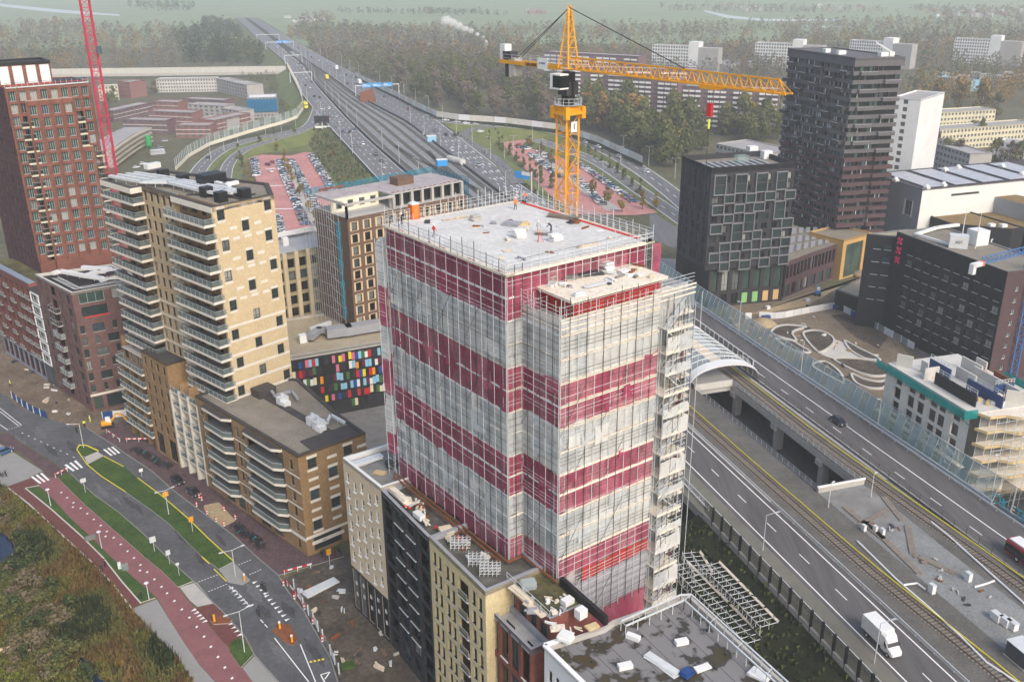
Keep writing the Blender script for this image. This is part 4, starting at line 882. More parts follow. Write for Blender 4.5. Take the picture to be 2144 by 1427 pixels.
f=Facade(mb,BT(0,0),BT(0,13.6),17,60,'beige_brick');fs. append(f)
for j in range(14):
 z=57-3.0*j
 if z<17:break
 for k,u in enumerate((2.0,5.0,8.0,11.0))if 1 else():
  pass
 us=[1.7,12.1]if j%2==0 else[7.3];us={0:[1.7,12.0],1:[6.7],2:[2.0,11.6],3:[6.9]}[j%4]if j<12 else[1.5,12.4]
 for u in us:f. win(u,z+.25,1.6,2.05,'sillw')
 if j<7:
  for u in us:f. patch(u-.85,z+2.3,u+.85,z+2.85,'white_band');f. patch(u-.85,z-.3,u+.85,z+.25,'white_band')
  for u in([4.4,7.0,9.6]if len(us)==2 else[4.0,9.4]):f. patch(u-.8,z+1.9-(j%2)*.9,u+.8,z+2.5-(j%2)*.9,'white_band')
 else:f. patch(0,z-.25,13.6,z+.3,'white_band')
f. done()
f=Facade(mb,BT(27,.3),BT(14.8,.3),17,60,'tan_brick');fs. append(f)
for j in range(14):
 for k in range(5):f. win(f. L*(k+.5)/5 if 1 else 0,57.3-3*j,1.25,2.1,'std')
 if j>6:f. patch(0,57.05-3*j-.3,f. L,57.05-3*j,'white_band')
f. done()
for s0,s1 in((40,27),(14.8,.6)):
 f=Facade(mb,BT(s0,1.6),BT(s1,1.6),17,60,'brown_brick');fs. append(f)
 for j in range(14):
  n=4
  for k in range(n):f. win(f. L*(k+.5)/n,57.1-3*j,2.1 if k%2 else 1.6,2.3,'dark')
 f. done()
for a,b in((BT(27,.3),BT(27,1.6)),(BT(14.8,1.6),BT(14.8,.3)),(BT(.6,1.6),BT(.6,.01)),(BT(0,13.6),BT(9.6,19)),(BT(9.6,19),BT(40,11.5)),(BT(40,11.5),BT(40,1.6)),(BT(.6,.01),BT(0,0))):mb. poly([(*a,17),(*b,17),(*b,60),(*a,60)],'beige_brick')
mb. build('wall',bt);place_windows(bt,fs)
rp=[BT(0,0),BT(0,13.6),BT(9.6,19),BT(40,11.5),BT(40,-2),BT(27,-2),BT(27,.3),BT(14.8,.3),BT(14.8,0)]
mb=MB();mb. poly([(*p,59.6)for p in ccw(rp)],'gravel_roof');mb. build('roof',bt);mb=MB();mb. ring(rp,.9,59.0,60.02,'bitumen');mb. bar(BT(0,8,59.75),BT(9,8,59.75),1.0,'bitumen',.15);mb. bar(BT(14,3,59.75),BT(4,12,59.75),.9,'bitumen',.15);mb. build('roof_edge',bt)
mb=MB()
for a,b in((BT(40,-2.02),BT(27,-2.02)),(BT(14.8,-.02),BT(0,-.02)),(BT(27,-2.02),BT(27,.3))):mb=MB();mb. bar((*a,59.35),(*b,59.35),.2,'white_band',1.1);mb. build('fascia',bt)
fl,fr_=Facade(MB(),BT(40.5,.3),BT(26,.3),0,1,'x'),Facade(MB(),BT(15.4,.3),BT(-.5,.3),0,1,'x')
for j in range(1,14):
 if j<13:balcony(bt,fl,0,14,60-3*j-.1,2.5,'white_band',.55)
 balcony(bt,fr_,.8,15.6,60-3*j-.1,2.5 if j>0 else 0,'white_band',.55)
for k,(s,d)in enumerate(((10,5),(4,4.5),(3,9),(24,8),(16,8),(32,8),(18,11))):mb=MB();mb. box((*BT(s,d),59.6),2.0 if k<6 else 5,1.8 if k<6 else 3.5,2.0 if k<6 else 2.6,'black',A47);mb. build('vent_housing',bt)
for k in range(4):duct('air_duct',bt,[BT(38-k*.3,-.6+k*1.7),BT(27.5,.8+k*2.0),BT(23,4.2+k*1.0),BT(12-k*2,4.6+k*1.6),BT(5-k*.2,5.4+k*1.9)],.75,.5,60.7,'galv')
mb=MB();mb. box((*BT(13,10.5),60.3),5,.8,.7,'white',A47+1.57);mb. box((*BT(12.5,12),60.3),3.4,.8,.7,'white',A47);mb. build('air_unit',bt)
# brown brick street block in front of the beige tower
bb=thing('apartment_building','brown brick street block with rows of glass balconies and flat gravel roof','building',(*BT(8,0),0))
S0,S1=BT(43,-3.3),P(645,1165,0);SU=(S1-S0). normalized();SN=Vector((SU. y,-SU. x));SL=(S1-S0). length
def SB(t,d=0.0,z=None):p=S0+SU*t-SN*d;return p if z is None else Vector((p. x,p. y,z))
def tpx(x,y):return(P(x,y,0)-S0). dot(SU)
t1,t2,t3=tpx(337,939),tpx(393,974),tpx(447,1013);mb=MB();fs=[]
RC=P(765,905,21);dpt=max(9,(RC-S1). length)
f=Facade(mb,SB(0,1.3),SB(t1,1.3),0,21.5,'brown_brick');fs. append(f)
for j in range(7):
 for k in range(4):f. win(f. L*(k+.5)/4,.6+j*3.05,2.2,2.3,'dark')
f. done();fL=Facade(MB(),SB(0,1.3),SB(t1,1.3),0,1,'x')
for j in range(1,7):balcony(bb,fL,-.3,t1,.5+3.05*j,1.9,'white_band',.5)
for t in(.2,t1*.34,t1*.67):mb. prism([SB(t,.1),SB(t+.7,.1),SB(t+.7,1.4),SB(t,1.4)],0,18.4,'brown_brick')
f=Facade(mb,SB(t1,0),SB(t2,0),0,24.4,'brown_brick');fs. append(f)
for k in range(4):
 for j in range(6):f. win(f. L*(k+.5)/4,6.4+j*3.0,1.25,2.0,'std')
for k in range(2):f. win(f. L*(k+.5)/2,.4,f. L*.3,5.2,'dark')
f. done()
f=Facade(mb,SB(t2,1.5),SB(t3,1.5),0,18.6,'brown_brick');fs. append(f)
for j in range(6):
 for k in range(3):f. win(f. L*(k+.5)/3,.5+j*3.05,f. L*.24,2.4,'green' if j==0 else 'dark')
f. done();fW=Facade(MB(),SB(t2,1.5),SB(t3,1.5),0,1,'x')
for k in range(4):t=t2+(t3-t2)*k/3;mb. prism([SB(t-.3,-.05),SB(t+.3,-.05),SB(t+.3,1.5),SB(t-.3,1.5)],0,19.4 if k in(1,2)else 18.6,'white_band')
for j in range(1,7):balcony(bb,fW,.3,t3-t2-.3,.4+3.05*j,1.45,'white_band',.4,ends=False)
mb. build('wall_white_frame',bb)if 0 else None
ZB=21.0;f=Facade(mb,SB(t3,0),SB(SL,0),0,ZB,'brown_brick');fs. append(f);L=f. L
gaps=((.10,.38),(.52,.86))
for a,b in gaps:f. hole(L*a,3.6,L*b,ZB-.9)
for u in(.05,.43,.48,.93):
 for j in range(6):f. win(L*u,.8+j*3.2+(.6 if j else 0),1.05,2.0,'sillw' if j else 'green')
for k in range(7):
 if k not in(0,3,6):f. win(L*(.14+.12*k),.4,L*.09,2.8,'green')
for j in range(1,6):f. patch(L*.86,3.3+3.2*(j-1)+.2,L,3.3+3.2*(j-1)+.55,'white_band');f. patch(L*.38,3.5+3.2*(j-1),L*.52,3.8+3.2*(j-1),'white_band')
f. patch(0,3.1,L,3.55,'white_band');f. done()
for a,b in gaps:
 g=Facade(mb,f. at(L*a,0,-1.8). to_2d(),f. at(L*b,0,-1.8). to_2d(),3.3,ZB-.5,'brown_brick');fs. append(g)
 for j in range(5):
  for k in range(3):g. win(g. L*(k+.5)/3,3.8+3.2*j,g. L*.24,2.3,'green' if k==1 else 'dark')
 g. done()
 for j in range(6):
  z=3.75+3.2*j;m2=MB();n0=f. at(L*a,z,-1.75);pts=[f. at(L*a,z,-1.75),f. at(L*a,z,.4),f. at(L*a+1.2,z,1.35),f. at(L*b-1.6,z,1.35),f. at(L*b,z,.25),f. at(L*b,z,-1.75)]
  m2 . prism([p. to_2d()for p in pts],z-.55 if j<5 else z+.2,z if j<5 else z+.75,'white_band','balc_floor' if j<5 else 'bitumen');o=m2 . build('balcony',bb)
  if j<5:
   g2=MB()
   for p,q in zip(pts[1:4],pts[2:5]):g2 . poly([p,q,q+Vector((0,0,1.05)),p+Vector((0,0,1.05))],'clear_glass');g2 . bar(p+Vector((0,0,1.05)),q+Vector((0,0,1.05)),.07,'steel')
   g2 . build('balustrade',o)
e1=S1+(RC-S1). normalized()*dpt;f=Facade(mb,S1,e1,0,ZB,'brown_brick');fs. append(f);L=f. L
for j in range(5):
 z=4.6+3.2*j;us=[.19,.72]if j%2==0 else[.48,.9]
 for u in us:f. win(L*u,z+.3,1.8,2.0,'sillw');f. patch(L*u-1.05,z+2.3,L*u+1.05,z+2.9,'white_band');f. patch(L*u-1.05,z-.3,L*u+1.05,z+.3,'white_band')
 for u in([.48,.93]if j%2==0 else[.19,.72]):f. patch(L*u-1,z+.95,L*u+1,z+1.55,'white_band')
f. patch(0,3.5,L,4.1,'white_band');f. win(L*.32,.5,L*.42,2.9,'wideblack',.4);f. win(L*.74,.5,L*.2,2.9,'dark',.4);f. patch(L*.1,2.0,L*.54,2.0001,'white_band');f. done();fgab=f
wl=P(600,800,21);bk=[e1,P(700,858,21),P(625,792,21),BT(14,4)]
for a,b in((e1,bk[1]),(bk[1],bk[2]),(bk[2],bk[3])):mb. poly([(*a,0),(*b,0),(*b,ZB),(*a,ZB)],'brown_brick')
mb. poly([(*SB(t1,0),21.4),(*SB(t1,0),24.4),(*SB(t1,5),24.4),(*SB(t1,5),21.4)],'brown_brick');mb. poly([(*SB(t2,0),18),(*SB(t2,5),18),(*SB(t2,5),24.4),(*SB(t2,0),24.4)],'brown_brick');mb. poly([(*SB(t3,0),18),(*SB(t3,0),ZB),(*SB(t3,6),ZB),(*SB(t3,6),18)],'brown_brick');mb. poly([(*SB(0,1.3),0),(*SB(0,1.3),24),(*SB(0,12),24),(*SB(0,12),0)],'brown_brick')
for k in(1,2):t=t2+(t3-t2)*k/3;mb. prism([SB(t,.4),SB(t+.4,.4),SB(t+.4,5),SB(t,5)],18.5,21.2,'brown_brick')
for k in(.2,.66):mb. prism([SB(t1*k,2.6),SB(t1*k+.4,2.6),SB(t1*k+.4,5.5),SB(t1*k,5.5)],21.4,24,'brown_brick')
mb. build('wall',bb);place_windows(bb,fs)
rpts=[SB(t3,0),S1,e1,bk[1],bk[2],bk[3],SB(t3,7)]
mb=MB();mb. poly([(*p,ZB-.3)for p in ccw(rpts)],'gravel_roof');mb. poly([(*p,24.1)for p in ccw([SB(t1,0),SB(t2,0),SB(t2,5.5),SB(t1,5.5)])],'bitumen');mb. poly([(*p,18.5)for p in ccw([SB(t2,1.2),SB(t3,1.2),SB(t3,6),SB(t2,6)])],'concrete');mb. poly([(*p,21.4)for p in ccw([SB(0,1),SB(t1,1),SB(t1,6),SB(0,6)])],'concrete');mb. poly([(*p,24.2)for p in ccw([SB(-.4,3.2),SB(t1,3.2),SB(t1,9),SB(-.4,9)])],'white_band');mb. build('roof',bb)
mb=MB();mb. ring(rpts,.7,ZB-.4,ZB+.03,'bitumen');mb. bar((*SB(t3+4,10),ZB-.2),(*SB(SL-3,9.5),ZB-.2),1.6,'bitumen',.14);mb. bar((*(S1+(e1-S1)*.25-SU*3),ZB-.2),(*(e1-SU*3),ZB-.2),4.5,'bitumen',.15);mb. ring([SB(t1,0),SB(t2,0),SB(t2,5.5),SB(t1,5.5)],.4,24,24.42,'bitumen');mb. build('roof_edge',bb)
mb=MB();pp,q=fgab. at(fgab. L*.08,2.35,.08),fgab. at(fgab. L*.56,2.35,.08);mb. bar(pp,q,.12,'white_band',.7);sg=mb. build('shop_sign',bb);text('LOK',.5,'black',sg,fgab. at(fgab. L*.26,2.35,.16),(R_(90),0,fgab. ang),.01)
for k,(x,y,m)in enumerate(((592,842,'galv'),(598,846,'white'),(655,884,'galv'),(672,898,'white'),(668,893,'galv'))):mb=MB();mb. box((*P(x,y,21),ZB-.29),2.0 if m=='galv' else 1.5,1.5,1.6 if m=='galv' else 1.0,m,A47);mb. tube((*P(x,y,21),ZB),(*P(x,y,21),ZB+2.0),.3,m,8)if m=='galv' else None;mb. build('air_unit',bb)
duct('air_duct',bb,[P(560,805,22),P(575,824,22),P(610,815,22),P(622,830,22)],.5,.5,21.6,'zinc');duct('air_duct',bb,[P(672,885,22),P(685,880,22),P(692,864,22),P(720,880,22)],.5,.5,21.6,'galv')
mb=MB();mb. box((*P(552,818,21.5),ZB-.3),4,3,1.7,'bitumen',A47);mb. build('roof_hatch',bb)
# red brick tower at the far left
brickmat('tower_brick',(.225,.088,.062),(.185,.07,.05),(.17,.095,.075));mat('plum_brick',(.07,.035,.04),.9,.2,.4,fine=(3,.25));mat('balc_slab',(.56,.52,.40),.85,.06,.5)
ZT=74.0;ql,qr=P(82,542,30.8),P(243,514,30.8);ru=(qr-ql). normalized();rn=Vector((ru. y,-ru. x));RL_=(qr-ql). length
def RT(u,d,z=None):p=ql+ru*u-rn*d;return p if z is None else Vector((p. x,p. y,z))
rt=thing('apartment_tower','red brick apartment tower with striped rooftop storey at the left edge','building',(*RT(RL_/2,8),0));mb=MB();fs=[]
NB=8;bw=RL_/NB;f=Facade(mb,RT(0,0),RT(RL_,0),0,ZT,'tower_brick',.5);fs. append(f)
fh=3.0
for k in range(NB):
 for j in range(15):
  z=ZT-3.1-fh*j
  if k in(1,6)and j>1:continue
  if z>30:f. win(bw*(k+.5),z-.2,bw*.66,2.4,'greenpl')
f. hole(bw*1.05,30,bw*1.95,ZT-7);f. hole(bw*6.05,30,bw*6.95,ZT-7);f. done()
for k in(1,6):
 g=Facade(mb,RT(bw*k+.05,1.6),RT(bw*(k+1)-.05,1.6),29,ZT-6.5,'glass_dark',.1);fs. append(g)
 for j in range(13):g. win(g. L/2,ZT-9.1-fh*j,g. L*.7,2.2,'greenpl')if ZT-9.1-fh*j>29.5 else None
 g. done()
zb=hit(f,95,208)[1];u0=hit(f,52,215)[0];u1=hit(f,151,209)[0]
g=Facade(mb,RT(u0,-1.1),RT(u1,-1.1),0,zb,'tower_brick',.4);fs. append(g)
for k in range(4):
 for j in range(14):
  if zb-3.3-fh*j>30:g. win(g. L*(k+.5)/4,zb-3.5-fh*j,bw*.66,2.3,'greenpl')
g. done()
for a,b in((RT(u1,-1.1),RT(u1,0)),(RT(u0,0),RT(u0,-1.1))):mb. poly([(*a,0),(*b,0),(*b,zb),(*a,zb)],'tower_brick')
zr_=hit(f,180,306)[1];u2=hit(f,194,306)[0];g3=Facade(mb,RT(u1,-1.0),RT(u2,-1.0),0,zr_,'tower_brick',.4);fs. append(g3)
for j in range(12):
 if zr_-3.5-fh*j>30:g3 . win(g3 . L/2,zr_-3.5-fh*j,bw*.64,2.3,'greenpl')
g3 . done();mb. poly([(*RT(u2,-1.0),0),(*RT(u2,0),0),(*RT(u2,0),zr_),(*RT(u2,-1.0),zr_)],'tower_brick');mb. poly([(*RT(u1,-1.0),zr_),(*RT(u2,-1.0),zr_),(*RT(u2,.2),zr_),(*RT(u1,.2),zr_)],'balc_slab')
mb. poly([(*RT(u0,-1.1),zb),(*RT(u1,-1.1),zb),(*RT(u1,.2),zb),(*RT(u0,.2),zb)],'balc_slab')
gl_=(P(0,500,30.8)-ql). normalized()*24;L1=ql+gl_;g2=Facade(mb,L1,RT(0,0),0,ZT,'plum_brick',.4)
for k in range(8):
 for j in range(15):
  if ZT-3.3-fh*j>20:g2 . win(g2 . L*(k+.5)/8,ZT-3.3-fh*j,1.2,2.0,'dark')
g2 . done();fs. append(g2)
for a,b in((RT(RL_,0),RT(RL_,16)),(RT(RL_,16),L1)):mb. poly([(*a,0),(*b,0),(*b,ZT),(*a,ZT)],'tower_brick')
for k in range(NB+1):mb. bar(RT(bw*k,-.12,30),RT(bw*k,-.12,ZT),.5,'tower_brick',.3)if not(u0-.3<bw*k<u2+.3)else None
for k in range(5):mb. bar(RT(u0+(u1-u0)*k/4,-1.25,30),RT(u0+(u1-u0)*k/4,-1.25,zb),.45,'tower_brick',.3)
mb. build('wall',rt);place_windows(rt,fs)
mb=MB();mb. poly([(*p,ZT-.3)for p in(RT(0,0),RT(RL_,0),RT(RL_,16),L1)],'bitumen');mb. bar(RT(0,-.05,ZT),RT(RL_,-.05,ZT),.35,'galv',.25);mb. build('roof',rt)
for k in(1,6,7):
 for j in range(13):
  z=ZT-9.4-fh*j
  if z>30 and(k==1 or(k==6)==(z>zr_)):balcony(rt,f,bw*k-(.5 if k==1 else-.1 if k==6 else-.45*bw),bw*(k+1)+(-.1 if k<7 else 1.0),z,1.2 if k==1 else 1.0,'balc_slab',.45,'clear_dark')
pa,pb=RT(-1,4),RT(RL_*.62,4);mb=MB();ph=Facade(mb,pa,pb,ZT-.3,ZT+5.2,'tower_brick')
for k in range(4):u=ph. L*(.08+.24*k);ph. patch(u,ZT+.4,u+ph. L*.17,ZT+4.7,'white')
ph. done();e=[pa,pb,RT(RL_*.62,13),RT(-1,13)]
for a,b in zip(e[1:],e[2:]+e[:1]):mb. poly([(*a,ZT-.3),(*b,ZT-.3),(*b,ZT+5.2),(*a,ZT+5.2)],'tower_brick')
mb. poly([(*p,ZT+5.2)for p in e],'bitumen');mb. ring([p+(p-e[2]). normalized()*.5 for p in e],.6,ZT+5.0,ZT+5.7,'black');mb. build('rooftop_storey',rt)
mb=MB()
for z in(.5,1.1):mb. bar(RT(0,.3,ZT+z),RT(RL_,.3,ZT+z),.08,'red_sign' if z<1 else 'blue')
for k in range(16):mb. bar(RT(RL_*k/15,.3,ZT),RT(RL_*k/15,.3,ZT+1.1),.07,'galv')
mb. build('guard_rail',rt)
# dark brick corner house below it
mat('dark_brick',(.115,.062,.058),.9,scale=.5,col2=(.165,.095,.085),fine=(3,.25));mat('slate',(.075,.08,.092),.85,.2,.5,fine=(3,.2));mat('blue_grey',(.22,.26,.33),.8,.1,.4)
ZK=30.8;k0=P(196,862,0);kr=(P(268,845,0)-k0). normalized();kl=(P(74,575,ZK)-P(148,613,ZK)). normalized()
def KB(r,l,z=None):p=k0+kr*r+kl*l;return p if z is None else Vector((p. x,p. y,z))
kb=thing('apartment_building','dark brown brick corner house with white ducts on its black roof','building',(*KB(6,8),0));mb=MB();fs=[]
f=Facade(mb,KB(0,0),KB(17,0),0,ZK,'dark_brick');fs. append(f)
f. win(1.6,.4,2.0,3.3,'green');f. win(6.4,.4,5.6,3.3,'wideblack');f. patch(0,4.0,17,4.6,'white_band');f. win(4.2,ZK-3.2,5.6,2.6,'greenpl');f. win(11,ZK-3.2,4.6,2.6,'wideblack');f. win(4.4,ZK-6.4,5.8,2.4,'wideblack')
for j in range(6):
 z=5.0+3.05*j
 for u,w_ in(((1.0,1.1),(4.0,.9),(7.6,2.6),(10.8,1.0),(14,2.4)),((1.0,1.1),(4.6,2.7),(8.3,1.0),(11.2,2.4),(14.4,1.0)))[j%2]:f. win(u,z+(0 if w_>2 else .1),w_,2.0,'sillw')
f. patch(2.0,ZK-6.75,7.6,ZK-6.45,'red_sign');f. done()
kw=21.0;f=Facade(mb,KB(0,kw),KB(0,0),0,ZK,'dark_brick');fs. append(f)
for j in range(9):
 for u,w_ in((2.2,1.6),(5.2,1.0),(13.6,1.2),(18.2,2.4)):f. win(u,1.0+3.3*j,w_,2.2,'std')
 f. win(9.4,1.0+3.3*j,3.2,2.4,'dark',1.0)
f. done()
for a,b in((KB(17,0),KB(17,19)),(KB(17,19),KB(0,kw))):mb. poly([(*a,0),(*b,0),(*b,ZK),(*a,ZK)],'dark_brick')
inn=mb. ring([KB(0,0),KB(17,0),KB(17,19),KB(0,kw)],.5,ZK-.6,ZK+.05,'concrete_pale');mb. build('wall',kb);place_windows(kb,fs)
mb=MB();mb. poly([(*p,ZK-.6)for p in inn],'black');mb. build('roof',kb)
for j in range(1,8):balcony(kb,f,7.4,12.2,.7+3.3*j,1.1,'concrete',.3,'clear_pale' if j<6 else 'clear_dark')
duct('air_duct',kb,[KB(2.5,16),KB(4.5,17),KB(7,9),KB(9,4.5)],1.0,.8,ZK+.9,'white');duct('air_duct',kb,[KB(7,9),KB(11,11),KB(14,9)],1.1,.9,ZK+.9,'white');duct('air_duct',kb,[KB(8.2,3.5),KB(10.5,4.5),KB(15,2.7)],.8,.7,ZK+.7,'white');duct('air_duct',kb,[KB(9,15),KB(13,9.5)],1.0,.9,ZK+1.4,'white')
mb=MB();mb. box((*KB(13,6),ZK-.6),4.5,3,2.0,'dark_brick',math. atan2(kr. y,kr. x),'black');mb. build('roof_hatch',kb)
mb=MB()
for t in(1.4,2.8):mb. bar(KB(t,14,ZK+.3),KB(t,1.2,ZK+.3),.12,'galv')
for t in range(10):mb. bar(KB(1.4,1.5+t*1.3,ZK+.3),KB(2.8,1.5+t*1.3,ZK+.3),.1,'galv')
for l in(1.2,2.4):mb. bar(KB(2.8,l,ZK+.3),KB(15,l,ZK+.3),.12,'galv')
mb. build('roof_rail',kb)
k2=thing('apartment_building','slate grey house with a column of white framed wide windows','building',(*KB(4,25),0));mb=MB();ws=27.2;f=Facade(mb,KB(0,ws),KB(0,kw+.02),0,26,'slate');L=f. L
for j in range(6):f. win(L*.5,6.2+3.3*j,L*.72,2.0,'white')
for k in range(7):f. hole(L*(.06+.13*k),.8,L*(.13+.13*k),4.6)
f. done();mb. poly([f. at(0,.5,-.6),f. at(L,.5,-.6),f. at(L,5,-.6),f. at(0,5,-.6)],'glass_dark')
for a,b in((KB(0,ws),KB(10,ws)),):mb. poly([(*b,0),(*a,0),(*a,26),(*b,26)],'slate')
mb. poly([(*p,26)for p in(KB(0,kw),KB(10,kw),KB(10,ws),KB(0,ws))],'bitumen');mb. build('wall',k2);place_windows(k2,[f])
for j in range(6):
 mb=MB();a,b=f. at(L*.1,5.9+3.3*j,.12),f. at(L*.9,5.9+3.3*j,.12);up=Vector((0,0,2.6))
 for p,q in((a,b),(a+up,b+up),(a,a+up),(b,b+up)):mb. bar(p,q,.28,'white')
 mb. build('window_surround',k2)
mat('dark_red',(.13,.052,.045),.9,scale=.5,col2=(.18,.07,.058),fine=(3,.25));k3=thing('apartment_building','low red brick house with recessed balconies and a planted roof terrace','building',(*KB(4,38),0));mb=MB();wt=56.0;Z3=27.0;f=Facade(mb,KB(0,wt),KB(0,ws+.02),0,Z3,'dark_red',1.4);L=f. L;nb=8
for k in range(nb):
 for j in range(6):f. win(L*(k+.5)/nb,6.3+3.3*j,L/nb*.66,2.3,'dark')
 f. win(L*(k+.5)/nb,.8,L/nb*.7,4.2,'glassb' if 0 else 'wideblack',.3)
f. patch(0,0,L,5.4,'blue_grey');f. done();mb. poly([(*KB(0,ws),0),(*KB(12,ws),0),(*KB(12,ws),Z3),(*KB(0,ws),Z3)],'red_brick');mb. poly([(*p,Z3-.3)for p in(KB(0,ws),KB(12,ws),KB(12,wt),KB(0,wt))],'moss_roof');mb. bar(KB(.8,ws,Z3),KB(.8,wt,Z3),1.6,'blue_grey',.3);mb. build('wall',k3);place_windows(k3,[f])
for k in range(nb):
 for j in range(6):
  if(k+j)%2==0 or k>5:balcony(k3,f,L*(k+.14)/nb,L*(k+.86)/nb,6.2+3.3*j,.5,'concrete',.25,'clear_pale',.95,ends=False)
  # behind the towers: pilaster office, brown window block, coloured facade
mat('pilaster_stone',(.56,.46,.31),.9,.1,.4);mat('olive_stone',(.30,.265,.165),.9,.1,.4);mat('timber_panel',(.58,.44,.27),.8,.1,.6);mat('grit_roof',(.30,.255,.175),.95,scale=.15,col2=(.40,.345,.25),fine=(3,.2))
Zq=34.0;pl_,pr_=P(590,531,Zq),P(714,507,Zq);pu=(pr_-pl_). normalized();a,b=pl_-pu*9,pr_;pin=Vector((-pu. y,pu. x))
po=thing('office_building','stone office block with tall pale pilasters and rows of black windows','building',(*a,0));mb=MB();f=Facade(mb,a,b,0,Zq,'olive_stone',.5);n=8
for k in range(n):
 for j in range(9):f. win(f. L*(k+.5)/n,Zq-4.2-3.25*j,f. L/n*.58,2.4,'dark' if j>1 else 'blackpl')if Zq-4.2-3.25*j>.5 else None
f. done();pts=[a,b,b+pin*16,a+pin*16];shell(mb,pts,0,Zq,'olive_stone',(0,),'roof_grey',.8,.4,'concrete'). build('roof',po);mb. build('wall',po);place_windows(po,[f],sub=False)
for k in range(n+1):u=f. L*k/n;mb=MB();mb. bar(f. at(u,0,.25),f. at(u,Zq,.25),.95,'pilaster_stone',.5);mb. build('pilaster',po)
mb=MB();mb. bar((*(a+pin*14),Zq+.9),(*(b+pin*14-pu),Zq+.9),.5,'white',1.2);mb. box((*(a. lerp(b,.55)+pin*9),Zq-.8),1.5,1.2,2.2,'white',.6);mb. build('roof_screen',po)
Zn=45.0;b0,b1=P(727,458,Zn),P(975,408,Zn);nu=(b1-b0). normalized();nin=Vector((-nu. y,nu. x))
nb_=thing('apartment_building','brown brick block with pale window surrounds and an unfinished concrete top','building',(*b0,0));mb=MB();mat('pink_slab',(.30,.26,.26),.9,scale=.4,col2=(.43,.39,.385),fine=(2,.2));mat('umber_brick',(.12,.075,.05),.9,scale=.5,col2=(.16,.10,.07),fine=(3,.2))
f=Facade(mb,b0,b1,0,Zn,'umber_brick',.3);n=10;cwid=f. L/n
for k in range(n):
 for j in range(13):
  z=Zn-3.2-3.05*j
  if z>1:f. win(cwid*(k+.5),z,cwid*.42,2.05,'blackpl');f. patch(cwid*(k+.16),z-.1,cwid*(k+.84),z+2.2,'timber_panel')
f. done();g=Facade(mb,b0+nin*15,b0,0,Zn,'umber_brick',.3);g. done()
for p,q in((b1,b1+nin*15),(b1+nin*15,b0+nin*15)):mb. poly([(*p,0),(*q,0),(*q,Zn),(*p,Zn)],'umber_brick')
mb. poly([(*p,Zn)for p in(b0,b1,b1+nin*15,b0+nin*15)],'concrete');mb. build('wall',nb_);place_windows(nb_,[f],sub=False)
mb=MB();Zu=Zn+3.6;x=.38
mb. prism([b0+nu*f. L*x+nin*1.2,b1+nin*1.2,b1+nin*15,b0+nu*f. L*x+nin*15],Zu-.3,Zu,'concrete','pink_slab');mb. prism([b0+nin*7,b0+nu*f. L*x+nin*7,b0+nu*f. L*x+nin*15,b0+nin*15],Zu-.3,Zu-.001,'concrete','pink_slab')
for k in range(8):u=f. L*(x+(1-x)*k/7);mb. prism([b0+nu*(u-.35)+nin*1.3,b0+nu*(u+.35)+nin*1.3,b0+nu*(u+.35)+nin*2,b0+nu*(u-.35)+nin*2],Zn,Zu-.3,'concrete')
for p,q in(((0,.1),(f. L*x,.1)),((0,.1),(0,15)),((f. L*x,.1),(f. L*x,1.2))):
 pp,qq=b0+nu*p[0]+nin*p[1],b0+nu*q[0]+nin*q[1];mb. bar((*pp,Zu-.3),(*qq,Zu-.3),.5,'concrete',.6);mb. bar((*pp,Zn),(*pp,Zu-.6),.6,'concrete')
h=Facade(mb,b0+nin*7,b0+nu*f. L*x+nin*7,Zn,Zu-.3,'cream',.2)
for k in range(4):h. hole(h. L*(.1+.24*k),Zn+.7,h. L*(.22+.24*k),Zn+2.6)
h. done();mb. poly([(*(b0+nu*f. L*x+nin*2.6),Zn),(*(b1+nin*2.6),Zn),(*(b1+nin*2.6),Zu),(*(b0+nu*f. L*x+nin*2.6),Zu)],'glass_dark');mb. build('concrete_storey',nb_)
mb=MB();mb. box((*(b0+nu*f. L*.62+nin*9),Zu),5,3.6,2,'umber_brick',math. atan2(nu. y,nu. x));mb. build('roof_hatch',nb_)
netmat('teal_net',(.04,.27,.38),.5,holes=.6)
for p,q,z0,z1 in((b0-nu*2.6+nin*1.2,b0-nu*1.6+nin*.6,20,Zu-4),(b0-nu*1.4+nin*16,b1+nu*1.2+nin*16,Zu-.5,Zu+1.3),(b1+nu*1.2+nin*16,b1+nu*1.2,Zn-3,Zu+1.0)):mb=MB();mb. poly([(*p,z0),(*q,z0),(*q,z1),(*p,z1)],'teal_net');mb. build('net',nb_)
mb=MB()
for k in range(7):
 for d in(-1.3,-3.2):p=b0+nu*d+nin*(2+k*2.2);mb. bar((*p,0),(*p,Zu+1),.08,'steel')
for z in range(4,48,3):mb. bar((*(b0-nu*3.2+nin*2),z),(*(b0-nu*3.2+nin*15.5),z),.06,'steel');mb. bar((*(b0-nu*1.3+nin*2),z),(*(b0-nu*3.2+nin*4),z+2.5),.06,'steel')
mb. build('scaffold',nb_)
mb=MB();mb. bar((*(b0+nin*15.6+nu*2),Zu+.5),(*(b0+nu*9+nin*15.6),Zu+.5),.3,'tower_brick',.5);mb. build('formwork_edge',nb_)
for k in range(14):p=b0+nu*f. L*(x+(1-x)*(k+.5)/14)+nin*random. uniform(1.6,2.6);mb=MB();mb. bar((*p,Zu),(*(p+nu*.7),Zu+.1),.35,'tower_brick',.1);mb. build('formwork_panel',nb_)
Zc=16.9;u0_,u1_=P(608,747,Zc),P(822,711,Zc);cu_=(u1_-u0_). normalized();cin=Vector((-cu_. y,cu_. x));a=u0_-cu_*12
cf=thing('office_building','low black office with a patchwork of coloured window panels','building',(*a,0));mb=MB();f=Facade(mb,a,u1_,0,Zc,'black_brick',.3);f. patch(0,Zc-.9,f. L,Zc,'concrete');f. done()
